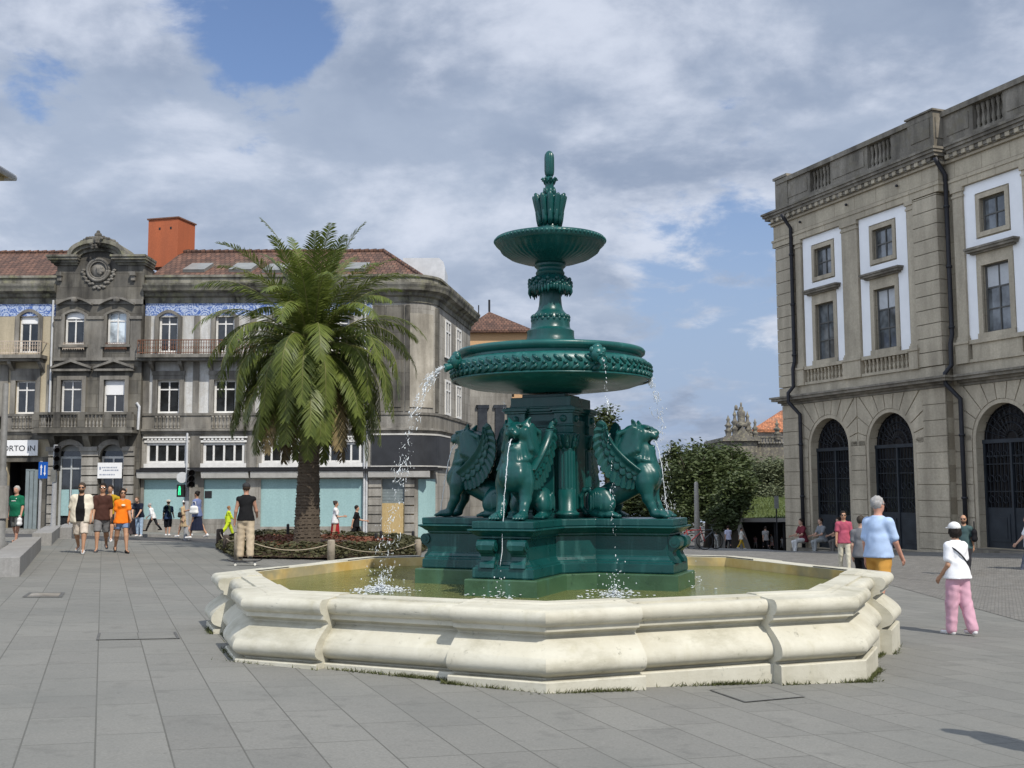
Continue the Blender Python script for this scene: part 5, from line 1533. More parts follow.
def stair_tower():
    p = at(160, 252, 55.0); zt = at(160, 217.5, 54.5).z
    t = thing('rooftop_stair_tower', 'orange terracotta rendered stair tower standing on the tiled roof beside the gable', 'roof tower', (at(168, 240, 55).x, 55.6, p.z-.8), R(-15))
    w, d, h = .86, .80, zt-p.z+.8
    m = MB(); m.box(-w, w, -d, d, 0, h); m.build('walls', TERRA, t, world=False)
    m = MB(); m.box(-w-.06, w+.06, -d-.06, d+.06, h, h+.07); m.build('cap', RUST, t, world=False)
    m = MB()
    for x in (-.2, .45): m.box(x-.05, x+.05, -d-.012, -d+.02, h-.55, h-.43)
    m.build('vent_hole', BLKI, t, world=False)
stair_tower()
# --- houses further down the side street
def back_houses():
    t = thing('ochre_house', 'apricot rendered house with brown hipped roof rising behind the rounded corner', 'house', (at(500, 420, 78).x, 78, -3))
    zt, zr = at(500, 330.5, 78).z, at(500, 309.5, 80).z; x0, x1 = at(466, 350, 78).x, at(528, 333, 78).x
    m = MB(); m.box(x0, x1, 78, 88, -4, zt); B_(m, 'wall', stone('apricot_render', (.58, .36, .19), (.42, .27, .15), .3, bump=.05), t)
    xa = at(489, 309, 80).x
    m = MB(); v = [(x0-.3, 77.6, zt), (x1+.35, 77.6, zt), (x1+.35, 88, zt), (x0-.3, 88, zt), (xa, 81, zr), (xa, 85, zr)]
    m.add(v, [(0, 1, 4), (1, 2, 5, 4), (2, 3, 5), (3, 0, 4, 5)]); m.box(x0-.3, x1+.35, 77.6, 88, zt-.18, zt); B_(m, 'roof', TILE, t)
    m = MB(); m.tube([(xa, 81, zr), (xa, 81, zr+.9)], .09, 6); m.tube([(xa-.8, 81, zr-.5), (xa-.8, 81, zr+.5)], .05, 6); B_(m, 'roof_finial', BLKI, t)
    z0 = at(500, 382, 66).z; xa, xb = at(470, 420, 66).x, at(512, 420, 66).x
    t = thing('corniced_house', 'pale grey house with sloping cornice seen under the lower fountain bowl', 'house', ((xa+xb)/2, 66, -3))
    m = MB(); m.box(xa, xb, 66, 76, -4, z0); B_(m, 'wall', GL, t)
    m = MB()
    for k, (p, h) in enumerate(((.15, .25), (.35, .2), (.55, .2))): m.box(xa-.3, xb+p, 66-p, 76, z0-.1+k*.22, z0-.1+k*.22+h)
    B_(m, 'cornice', GM, t)
    m = MB()
    for k in range(3):
        x = xa+.5+k*1.05; m.box(x, x+.55, 65.9, 66.02, z0-3.6, z0-1.6); m.box(x-.12, x+.67, 65.86, 66.02, z0-1.6, z0-1.4)
    B_(m, 'window', DARKG, t)
back_houses()
# --- cornice of the house on the near left, only its eave comes into the picture
def near_house():
    Y = 30; xw = at(-23, 200, Y).x; ze = at(8, 176, Y).z
    t = thing('balconied_house', 'ochre house at the picture edge whose moulded eave juts out under the clouds', 'house', (xw-4, 26, zg(xw, 26)))
    m = MB(); m.box(xw-9, xw, 19, Y, -1.5, ze-.1); B_(m, 'wall', PLB, t)
    m = MB()
    for p, z0, z1 in ((.22, -.62, -.42), (.30, -.42, -.30), (.38, -.12, 0), (.5, 0, .12), (.62, .12, .2)): m.box(xw-9, xw+p, 19-p, Y+p, ze+z0, ze+z1)
    m.box(xw-9, xw+.2, 19, Y+.2, ze-.3, ze-.12)
    y = 19.2
    while y < Y: m.box(xw, xw+.5, y, y+.2, ze-.28, ze-.121); y += .6
    B_(m, 'eave', simple('painted_eave', (.45, .37, .22), .6, .3, 4), t)
    m = MB(); m.smooth = True; m.tube([(xw+.68, 19, ze+.16), (xw+.68, Y+.68, ze+.16), ], .09, 10); m.tube([(xw+.74, Y+.7, ze+.15), (xw-9, Y+.7, ze+.15)], .09, 10); B_(m, 'gutter', METAL, t)
    m = MB(); m.add([(xw-9, 19, ze+.2), (xw+.55, 19, ze+.2), (xw+.55, Y+.5, ze+.2), (xw-9, Y+.5, ze+.2)], [(0, 1, 2, 3)]); B_(m, 'roof', TILE, t)
near_house()
# ------------------------------------------------------------------ PALM AND ITS ISLAND
def leafmat(name, c0, c1, rough=.5, tr=.25, sc=2.5):
    t = NT(name); n = t.noise(sc, 4); i = t.n('ObjectInfo')
    g = t.n('NewGeometry'); 
    c = t.mix(t.ramp(n, .3, .7), c0, c1)
    c = t.mix(t.math('MULTIPLY', g.outputs['Random Per Island'], .55), c, [q*1.7 for q in c1])
    t.set(c, rough, None, Specular_IOR_Level=.35)
    tl = t.n('BsdfTranslucent'); t.L(c, tl.inputs[0]); ms = t.n('MixShader'); ms.inputs[0].default_value = tr
    t.L(t.b.outputs[0], ms.inputs[1]); t.L(tl.outputs[0], ms.inputs[2]); t.L(ms.outputs[0], t.out.inputs['Surface'])
    return t.m
PALML = leafmat('palm_leaf', (.052, .080, .014), (.132, .162, .034), .42, .3)
PALMD = leafmat('dry_palm_leaf', (.12, .095, .045), (.20, .15, .07), .7, .1)
RACH = simple('palm_rib', (.17, .17, .06), .5, .2)
BARK = stone('palm_bark', (.15, .12, .09), (.05, .04, .03), .7, bump=.6)
ISL = [gr(219, 549), gr(236, 558.5), gr(330, 560), gr(410, 557), gr(426, 550), gr(405, 544), gr(300, 539.5), gr(238, 541)]
def palm():
    b = at(306.5, 544, 33.0); X, Y = b.x, b.y; z0 = zg(X, Y)
    top = at(312, 347, Y).z - z0
    t = thing('palm_tree', 'big date palm with drooping fronds growing in the hedged bed before the terrace', 'palm', (X, Y, z0))
    rp = random.Random(21)
    m = MB(); m.smooth = True
    H = top; n = 40; lean = at(312, 347, Y).x-X
    pts = [(lean*(i/n), 0, -.2+(H+.2)*i/n) for i in range(n+1)]
    rad = [.40-.14*min(1, i/n*1.6)+.03*(i % 2)+(.10*(1-i/4) if i < 4 else 0)+(.10*max(0, (i/n-.75)/.25)) for i in range(n+1)]
    m.tube(pts, rad, 20)
    m.smooth = False
    for k in range(62):                                     # old leaf-base scars, staggered rings
        z = .10+(H-.3)*k/62; r = .38-.14*min(1, z/H*1.6)+.10*max(0, (z/H-.75)/.25)
        for j in range(13):
            a = 2*PI*(j+.5*(k % 2))/13+rp.uniform(-.05, .05); c = Vector((lean*z/H+r*math.cos(a), r*math.sin(a), z)); d = Vector((math.cos(a), math.sin(a), 0)); s = Vector((-d.y, d.x, 0))
            w = .085; m.add([c-s*w-d*.05, c+s*w-d*.05, c+s*w*.6+d*.045+Vector((0, 0, .085)), c-s*w*.6+d*.045+Vector((0, 0, .085)), c+d*.0+Vector((0, 0, .12))-d*.06], [(0, 1, 2, 3), (3, 2, 4), (0, 3, 4), (1, 4, 2)])
    tr = m.build('trunk', BARK, t, world=False)
    rib = MB(); rib.smooth = True; lf = MB(); dry = MB()
    C = Vector((lean, 0, H-.1))
    N = 114
    for i in range(N):
        u = i/(N-1); az = i*2.39996+rp.uniform(-.15, .15)
        el = R(88-132*u**.95)+rp.uniform(-.12, .12)         # young upright fronds inside, old ones hanging
        L = (4.0-.72*u)*(.88+.2*rp.random())
        d = Vector((math.cos(az), math.sin(az), 0)); side = Vector((-d.y, d.x, 0))
        steps = 22; p = C+d*.22+Vector((0, 0, .25*(1-u)-.35*u)); e = el; pts = [p.copy()]; droop = (.030+.095*min(1, u*2.0))*(1 if u < .75 else .5)
        for k in range(steps):
            e -= droop*(.35+1.25*k/steps); e = max(e, R(-86)); p = p+(d*math.cos(e)+Vector((0, 0, math.sin(e))))*L/steps; pts.append(p.copy())
        rib.tube(pts[:-1], [.028*(1-.85*k/steps) for k in range(steps)], 5, cap=False)
        tgt = dry if (u > .93 and i % 2) else lf
        nl = 70
        tw = rp.uniform(-.35, .35)
        for k in range(nl):
            s = .10+.90*k/nl; f = s*steps; j = min(int(f), steps-1); q = pts[j].lerp(pts[j+1], f-j); tg = (pts[j+1]-pts[j]).normalized()
            up = side.cross(tg).normalized()
            if up.z < 0 and e > 0: up = -up
            ll = .62*math.sin(PI*min(1, .12+s*.86))**.6*rp.uniform(.85, 1.12)
            for sg in (-1, 1):
                sd_ = (side*math.cos(tw)+up*math.sin(tw)*sg)*sg
                dr = (sd_*.78+tg*.75+up*(.42-.25*s)+Vector((rp.gauss(0, .09), rp.gauss(0, .09), rp.gauss(0, .10)))).normalized()
                w = dr.cross(up).normalized()*.021
                a = q; bq = q+dr*ll*.55+Vector((0, 0, -.03)); cq = q+dr*ll+Vector((0, 0, -.16*ll-.03))
                tgt.add([a-w*.6, a+w*.6, bq+w, bq-w, cq], [(0, 1, 2, 3), (3, 2, 4)])
    rib.build('frond_ribs', RACH, t, world=False); lf.build('crown', PALML, t, world=False); dry.build('dry_fronds', PALMD, t, world=False)
palm()
HEDGE = leafmat('hedge_leaf', (.03, .034, .012), (.07, .066, .028), .6, .15)
REDP = leafmat('red_bedding_leaf', (.10, .032, .018), (.16, .06, .03), .6, .15)
SOIL = simple('garden_soil', (.09, .06, .04), .95, .3, 5)
WOODP = simple('weathered_wood_post', (.30, .26, .20), .8, .3, 6)
DPOST = simple('dark_wood_post', (.075, .06, .05), .8, .3, 6)
ROPE = simple('hemp_rope', (.34, .29, .21), .9, .2)
def island():
    rp = random.Random(4); n = len(ISL); c = sum((Vector((p.x, p.y, 0)) for p in ISL), Vector())/n
    m = MB(); P = [Vector((p.x, p.y, 0)) for p in ISL]
    ins = [c+(p-c)*.80 for p in P]
    m.add([p+Vector((0, 0, zg(p.x, p.y)+.05)) for p in P]+[p+Vector((0, 0, zg(p.x, p.y)+.14)) for p in ins]+[c+Vector((0, 0, zg(c.x, c.y)+.28))], [(i, (i+1) % n, n+(i+1) % n, n+i) for i in range(n)]+[(n+i, n+(i+1) % n, 2*n) for i in range(n)])
    tag(m.build('flower_bed', SOIL), kind='structure')
    m = MB(); core = MB()
    for i in range(n):
        a, b = P[i], P[(i+1) % n]; L = (b-a).length; k = int(L*620)
        for _ in range(k):
            t, s = rp.random(), rp.uniform(.74, 1.03)
            q = c+(a.lerp(b, t)-c)*s; h = .38*math.sqrt(max(.05, 1-((s-.87)/.15)**2))
            z = zg(q.x, q.y)+.05+h*rp.uniform(.25, 1.05); r = rp.uniform(.03, .055)
            A = Matrix.Rotation(rp.uniform(0, 6.3), 3, 'Z') @ Matrix.Rotation(rp.uniform(-1, 1), 3, 'X')
            m.add([Vector((q.x, q.y, z))+A @ Vector(v)*r for v in ((-1, -.5, 0), (1, -.5, 0), (1, .5, .1), (-1, .5, .1))], [(0, 1, 2, 3)])
    tag(m.build('low_hedge', HEDGE), 'low clipped dark hedge ringing the palm bed', 'hedge')
    m = MB()
    for i in range(n):
        a, b = P[i], P[(i+1) % n]
        for _ in range(int((b-a).length*75)):
            t, s = rp.random(), rp.uniform(.15, .78)**.6*.95
            s = min(s, .76); q = c+(a.lerp(b, t)-c)*s; z = zg(q.x, q.y)+.28-.16*s/.8+rp.uniform(0, .16); r = rp.uniform(.03, .06)
            A = Matrix.Rotation(rp.uniform(0, 6.3), 3, 'Z') @ Matrix.Rotation(rp.uniform(-1.2, 1.2), 3, 'X')
            m.add([Vector((q.x, q.y, z))+A @ Vector(v)*r for v in ((-1, -.6, 0), (1, -.6, 0), (1, .6, .1), (-1, .6, .1))], [(0, 1, 2, 3)])
    tag(m.build('red_bedding_plants', REDP), 'red bedding plants under the palm', 'flowers', kind='stuff')
island()
posts = []
def post(px, py, top, m, r, lab, name='rope_post'):
    g = gr(px, py); g.z -= .0; h = at(px, top, g.y).z-g.z
    b = MB(); b.smooth = True; b.lathe([(r, -.1), (r, h-.03), (r*.8, h), (.004, h+.01)], 12); o = b.build(name, m)
    o.location = g; tag(o, lab, 'post', 'rope posts around the palm bed' if name == 'rope_post' else 'thin bollards by the terrace kerb')
    return g+Vector((0, 0, h-.09))
pp = [post(219.5, 548.5, 529, DPOST, .11, 'dark stubby post at the back corner of the palm bed hedge'), post(226, 553, 535, DPOST, .09, 'dark post between the stubby corner post and the skater'),
      post(238, 560, 533, WOODP, .11, 'pale wooden post right beside the skater'), post(331, 561, 540, WOODP, .10, 'pale wooden post in front of the hedge, below the woman in the red skirt'),
      post(418, 556, 539.5, WOODP, .10, 'pale wooden post near the shaded lion end of the hedge')]
def rope():
    m = MB(); m.smooth = True
    for a, b, sag in [(pp[0], pp[1], .1), (pp[1], pp[2], .1), (pp[2], pp[3], .25), (pp[3], pp[4], .25)]:
        m.tube([a.lerp(b, i/14)-Vector((0, 0, sag*4*(i/14)*(1-i/14))) for i in range(15)], .015, 6)
    tag(m.build('barrier_rope', ROPE), 'sagging hemp rope strung between the wooden posts', 'rope')
rope()
for px, py, top, lab in ((287.7, 543, 524, 'thin dark bollard left of the palm trunk'), (376, 546.5, 533, 'thin dark bollard beside the man in black'), (381, 547.5, 531, 'thin dark bollard in front of the shutter with plywood'), (413, 547, 531, 'thin dark bollard at the shutter edge'), (423.5, 549, 535, 'thin dark bollard closest to the shaded lion')):
    post(px, py, top, BLKI, .055, lab, 'bollard')
# ------------------------------------------------------------------ TREES
TL1 = leafmat('dark_broadleaf', (.040, .058, .020), (.082, .105, .040), .5, .25, .5)
TL2 = leafmat('olive_broadleaf', (.085, .10, .052), (.14, .16, .088), .55, .25, .5)
TRK = stone('tree_bark', (.10, .085, .065), (.04, .034, .028), .6, bump=.5)
def tree(label, base, blobs, lm, n, leaf, seed, trunk=.28, group='trees beyond the square'):
    rp = random.Random(seed); base = Vector(base)
    t = thing('tree', label, 'tree', base, 0, group)
    m = MB(); m.smooth = True
    c0 = blobs[0][0]; fork = base.lerp(Vector(c0), .45); fork.x = base.x+(c0[0]-base.x)*.3
    m.tube([base-Vector((0, 0, .3)), base.lerp(fork, .5)+Vector((.06, .05, 0)), fork], [trunk*1.3, trunk, trunk*.8], 9)
    for c, r in blobs:
        c = Vector(c); m.tube([fork, fork.lerp(c, .5)+Vector((rp.gauss(0, .2), rp.gauss(0, .2), .2)), c], [trunk*.6, trunk*.35, trunk*.1], 6)
        for _ in range(5):
            q = c+Vector((rp.uniform(-1, 1)*r[0], rp.uniform(-1, 1)*r[1], rp.uniform(-.6, 1)*r[2]))*.8; m.tube([fork.lerp(c, .6), c.lerp(q, .5)+Vector((0, 0, .1)), q], [trunk*.22, trunk*.12, .012], 5)
    m.build('trunk', TRK, t)
    m = MB(); vol = [r[0]*r[1]*r[2] for c, r in blobs]; tot = sum(q**.7 for q in vol)
    for (c, r), v in zip(blobs, vol):
        c = Vector(c); k = int(n*v**.7/tot/9)
        for _ in range(k):
            a = Vector((rp.gauss(0, 1), rp.gauss(0, 1), rp.gauss(0, 1))).normalized(); rr = rp.uniform(.45, 1.0)**.5
            nz = .80+.38*mnoise.noise(a*2.1+Vector((seed, 0, 0)))
            q = c+Vector((a.x*r[0], a.y*r[1], a.z*r[2]))*rr*nz
            for _ in range(9):                      # a spray of leaves
                p = q+Vector((rp.gauss(0, 1), rp.gauss(0, 1), rp.gauss(0, .8)))*leaf*1.5
                A = Matrix.Rotation(rp.uniform(0, 6.3), 3, 'Z') @ Matrix.Rotation(rp.gauss(.5, .5), 3, 'X') @ Matrix.Rotation(rp.gauss(0, .4), 3, 'Y'); s = leaf*rp.uniform(.6, 1.2)
                m.add([p+A @ Vector(w)*s for w in ((-.9, 0, 0), (0, -.42, .08), (.9, 0, 0), (0, .42, .08))], [(0, 1, 2, 3)])
    m.build('crown', lm, t)
def blob(px, py, Y, rw, rh, rd=None): return (tuple(at(px, py, Y)), (rw*Y/F, rd or rw*Y/F*.9, rh*Y/F))
def gnd(px, Y): x = at(px, 540, Y).x; return (x, Y, zg(x, Y)-.6)
tree('dark leafy tree in the middle of the clump beside the concrete post', gnd(708, 62), [blob(712, 482, 62, 32, 36), blob(690, 484, 61, 24, 36), blob(732, 472, 63, 22, 30), blob(703, 462, 63, 22, 20), blob(722, 505, 60, 24, 20), blob(688, 515, 60, 16, 16)], TL1, 17000, .16, 5)
tree('dark tree pressed against the profile lion behind the falling spray', gnd(672, 66), [blob(672, 478, 66, 16, 26), blob(660, 500, 66, 18, 26), blob(680, 505, 66, 16, 24), blob(676, 457, 66, 9, 14)], TL1, 9000, .17, 8)
tree('grey-green olive-toned tree next to the palace corner', gnd(774, 75), [blob(764, 480, 75, 22, 24), blob(750, 474, 76, 17, 16), blob(779, 474, 75, 17, 18), blob(772, 499, 74, 22, 13), blob(756, 500, 75, 14, 12), blob(792, 490, 76, 14, 20)], TL2, 14000, .15, 12)
tree('lower dark tree shading the steps below the church', gnd(733, 55.5), [blob(734, 500, 55.5, 18, 20), blob(742, 487, 55.5, 14, 16), blob(722, 518, 55, 16, 14)], TL1, 6500, .13, 15)
tree('distant tree whose top shows between the pier and the profile lion', gnd(612, 72), [blob(603, 440, 72, 14, 24), blob(613, 452, 72, 14, 26), blob(606, 418, 72, 10, 12), blob(628, 490, 72, 24, 26)], TL1, 9000, .17, 19)
tree('distant dark tree glimpsed below the belly of the profile lion', gnd(640, 69), [blob(640, 500, 69, 20, 20), blob(615, 510, 69, 20, 18), blob(655, 520, 69, 18, 14)], TL1, 6000, .17, 23)
# ------------------------------------------------------------------ CHURCH, CANOPY, TOWN BEYOND
CHS = stone('church_granite', (.20, .185, .16), (.07, .065, .055), .8, bump=.3, lichen=(.36, .33, .22))
def church():
    Y = 150; q = lambda px, py, y=Y: at(px, py, y)
    t = thing('church', 'grey baroque church top with pinnacles and orange roof rising over the trees', 'church', (q(745, 500).x, Y+6, -6))
    m = MB(); a, b = q(726, 450).x, q(757, 450).x; z1 = q(740, 441).z
    m.box(a, b, Y, Y+14, -6, z1); m.box(a-.5, b+.4, Y-.5, Y+14, z1, z1+.5)
    m.box(b, q(800, 450).x, Y+1, Y+14, -6, q(770, 443).z)
    B_(m, 'wall', CHS, t)
    m = MB(); m.prism([(q(733, 441).x, Y, z1+.5), (q(752, 441).x, Y, z1+.5), (q(750, 437).x, Y, q(750, 436).z), (q(743, 431).x, Y, q(743, 426).z), (q(735, 437).x, Y, q(735, 436).z)], (0, 3, 0))
    for i in range(11): x = q(758+i*3, 440).x; m.box(x, x+.25, Y+.6, Y+.9, q(770, 443).z, q(770, 437.5).z)
    m.box(q(757, 440).x, q(800, 440).x, Y+.5, Y+1, q(770, 437.5).z, q(770, 436).z); B_(m, 'gable', CHS, t)
    for px, top, r in ((730, 414.5, .62), (736.7, 408.5, .6), (749.5, 410.5, .6), (757, 418, .5), (752, 424, .45), (779, 419.5, .6)):
        c = q(px, 440); z0 = z1+.4 if px < 752 else q(px, 440).z; z2 = q(px, top).z; h = z2-z0
        m = MB(); m.smooth = True; m.lathe([(r, 0), (r, h*.08), (r*.6, h*.12), (r*.75, h*.28), (r*.95, h*.34), (r*.5, h*.40), (r*.55, h*.48), (r*.9, h*.55), (r*.45, h*.62), (r*.3, h*.74), (r*.5, h*.80), (r*.25, h*.88), (.02, h)], 10, (c.x, Y+1, z0)); B_(m, 'pinnacle', CHS, t)
    c = q(743, 425); z0 = q(743, 427).z; z2 = q(743, 402).z; h = z2-z0
    m = MB(); m.smooth = True; m.lathe([(.8, 0), (.9, h*.15), (.5, h*.2), (.55, h*.45), (.6, h*.62), (.3, h*.7), (.32, h*.8), (.02, h*.86)], 10, (c.x, Y+1, z0))
    m.box(c.x-.12, c.x+.12, Y+.9, Y+1.1, z0+h*.8, z2); m.box(c.x-.8, c.x-.1, Y+.9, Y+1.1, z0+h*.68, z0+h*.75); m.ell((c.x-.7, Y+1, z0+h*.8), (.25, .25, .4), 7, 5); B_(m, 'statue', CHS, t)
    m = MB(); x0, x1 = q(749, 430, 156).x, q(800, 430, 156).x; zt, ze = q(780, 414, 160).z, q(760, 430, 156).z
    m.add([(x0, 154, ze), (x1, 154, ze), (x1, 162, zt+1), (q(784, 420, 160).x, 162, zt+.6)], [(0, 1, 2, 3)]); m.box(x0, x1, 154, 154.4, ze-.4, ze); rf = B_(m, 'roof', TILEN, t)
    m = MB(); m.box(x0+1, x1, 155, 162, q(770, 443).z, ze-.1); B_(m, 'nave_wall', PLW, t)
church()
LAWN = leafmat('lawn_grass', (.045, .07, .018), (.085, .11, .03), .7, .1, 1)
CONC = simple('raw_concrete', (.30, .285, .26), .8, .15, 2)
def canopy():
    Y = 56; P = lambda px, py, y=Y: at(px, py, y)
    xa, xb = P(742, 519).x, P(742, 519).x+26; zt = P(760, 518.5).z; zf = zg(xa, Y)-.62
    t = thing('underground_gallery', 'low concrete gallery roofed with lawn at the foot of the trees', 'gallery', ((xa+xb)/2, Y+3, zf))
    m = MB(); m.box(xa, xb, Y, Y+14, zt-.18, zt); m.prism([(xa, Y+.2, zt-.18), (xa, Y+.2, zf-1), (xa+.9, Y+.2, zf-1)], (0, 9, 0)); B_(m, 'concrete_roof', CONC, t)
    m = MB(); m.box(xa+1, xb, Y+7, Y+7.3, zf-1, zt-.18); B_(m, 'dark_back_wall', BLKI, t)
    m = MB(); v = [(xa-.4, Y+.3, zt+.04), (xb, Y+.3, zt+.04), (xb, Y+14, zt+.95), (xa-3, Y+14, zt+.85)]; m.add(v, [(0, 1, 2, 3)])
    rp = random.Random(2)
    for _ in range(5000):
        x, k = rp.uniform(xa-.3, xa+8), rp.random(); y = Y+.3+13.7*k; z = zt+.04+.86*k; h = rp.uniform(.06, .16)
        m.add([(x-.03, y, z), (x+.03, y, z), (x+rp.gauss(0, .04), y+rp.gauss(0, .03), z+h)], [(0, 1, 2)])
    B_(m, 'lawn_roof', LAWN, t)
    m = MB(); a = P(766, 533).x
    for i in range(3): x = P(775+i*9, 530).x; m.box(x, x+.08, Y+.2, Y+.28, zf-1, zt-.18)
    B_(m, 'gallery_posts', BLKI, t)
canopy()
def town():
    """low blocks that close the view behind the trees"""
    for i, (x0, x1, y, h, m_) in enumerate(((36, 60, 130, 7, PLB), (-2, 6.5, 112, 4.5, PLW))):
        lab = ['beige block far behind the palace', 'small white house far down the street behind the pier'][i]
        t = thing('far_house', lab, 'house', ((x0+x1)/2, y+5, -4), 0, 'far houses behind the trees')
        m = MB(); m.box(x0, x1, y, y+10, -5, h); B_(m, 'wall', m_, t)
        m = MB(); v = [(x0-.4, y-.4, h), (x1+.4, y-.4, h), (x1+.4, y+10.4, h), (x0-.4, y+10.4, h), (x0+3, y+5, h+2), (x1-3, y+5, h+2)]; m.add(v, [(0, 1, 5, 4), (1, 2, 5), (2, 3, 4, 5), (3, 0, 4)]); B_(m, 'roof', TILEN if i else TILE, t)
town()
# ------------------------------------------------------------------ STREET FURNITURE
CPOST = stone('concrete_post', (.33, .315, .28), (.16, .15, .13), .5, bump=.2)
def simple_thing(name, lab, cat, loc, m, mt, group=None, rz=0, **k):
    o = m.build(name, mt, **k); o.location = loc; o.rotation_euler = (0, 0, rz); return tag(o, lab, cat, group)
g = gr(697.5, 549); h = at(697, 482, g.y).z-g.z
m = MB(); m.smooth = True; m.lathe([(.13, -.8), (.105, h*.6), (.085, h-.05), (.06, h), (.01, h+.02)], 12)
simple_thing('concrete_post', 'plain grey concrete post standing alone in front of the trees', 'post', g, m, CPOST)
g = gr(777.5, 549); h = at(777, 496, g.y).z-g.z
t = thing('street_sign', 'grey sign panel on a thin pole close to the palace corner', 'sign', g)
m = MB(); m.lathe([(.03, -.5), (.03, h)], 8); m.build('pole', BLKI, t, world=False)
m = MB(); m.box(-.10, .10, -.04, -.03, h-.55, h); m.build('sign_panel', SKYL, t, world=False)
BENCH = stone('bench_granite', (.30, .295, .285), (.15, .145, .135), .4, bump=.25)
def bench(near, far, w, h, lab):
    a, b = near, far; d = (b-a); d.z = 0; L = d.length; d.normalize(); ang = math.atan2(d.y, d.x)
    m = MB(); n = max(2, int(L/2))
    for i in range(n):
        x0, x1 = L*i/n+(.006 if i else 0), L*(i+1)/n
        q0, q1 = a+d*x0, a+d*x1
        s = len(m.v); m.box(x0, x1, 0, w, -.4, h)
        for v in m.v[s:]: v.z += zg(*( (a+d*v.x).xy))-zg(a.x, a.y)
    o = m.build('stone_bench', BENCH, bevel=.012); o.location = (a.x, a.y, zg(a.x, a.y)); o.rotation_euler = (0, 0, ang)
    tag(o, lab, 'bench', 'granite block benches')
bench(gr(19.5, 577), gr(41, 550), .55, .36, 'near granite block bench cut by the picture edge')
bench(gr(51.5, 545.5), gr(61, 535.5), .55, .38, 'smaller granite block bench between the man in green and the man in cream')
bench(gr(71.5, 537), gr(78, 532), .55, .36, 'farthest granite block bench behind the walking trio')
def lamp_post():
    g = gr(0.5, 541); g = Vector((at(1.2, 500, 27).x, 27, 0)); g.z = zg(g.x, g.y)
    t = thing('lamp_post', 'tall grey lamp post at the very edge by the shop sign', 'lamp post', g)
    m = MB(); m.smooth = True; H = at(7.5, 384, 27).z-g.z
    m.lathe([(.20, -.1), (.20, .3), (.125, .35), (.12, 2.0), (.085, 2.1), (.07, H), (.01, H+.03)], 14); m.build('pole', simple('grey_post_paint', (.17, .17, .165), .6, .2), t, world=False)
    m = MB(); m.lathe([(.17, .9), (.17, 1.7)], 14); m.build('collar', simple('collar_paint', (.26, .25, .23), .6, .2), t, world=False)
lamp_post()
SBLUE = simple('blue_sign_face', (.012, .095, .42), .4, .05, 2, 0)
SWH = simple('white_sign_mark', (.8, .8, .8), .4, .02, 2, 0)
GLOW = NT('green_signal_lens'); GLOW.set((.02, .3, .12), .3, None, Emission_Color=(.05, .8, .35), Emission_Strength=1.2); GLOW = GLOW.m
DLENS = simple('unlit_signal_lens', (.03, .02, .02), .3, .1)
GREYM = simple('galvanised_metal', (.36, .365, .37), .5, .15)
def road_sign():
    Y = 40; b = at(40, 500, Y); z = zg(b.x, Y)-.12; Z = lambda y: at(42, y, Y).z-z
    t = thing('traffic_sign', 'blue rectangular road sign with white arrows beside the traffic light', 'road sign', (b.x, Y, z))
    m = MB(); m.lathe([(.05, -.2), (.05, Z(461))], 10); m.build('pole', GREYM, t, world=False)
    k = Y/F; m = MB(); m.box(-1.5*k, 7.5*k, -.09, -.06, Z(478.5), Z(462)); p = m.build('sign_panel', SBLUE, t, world=False)
    m = MB()
    for x, up in ((1.2, 1), (4.8, -1)):
        m.box((x-.45)*k, (x+.45)*k, -.096, -.09, Z(475), Z(465.5)); zt = Z(464.5) if up > 0 else Z(476)
        m.prism([((x-1.2)*k, -.097, zt-up*.12), ((x+1.2)*k, -.097, zt-up*.12), (x*k, -.097, zt)], (0, .007, 0))
    m.build('arrow_mark', SWH, p, world=False)
    m = MB(); m.box(8.5*k, 13*k, .1, .2, Z(482), Z(470)); m.build('rear_plate', SKYL, t, world=False)
road_sign()
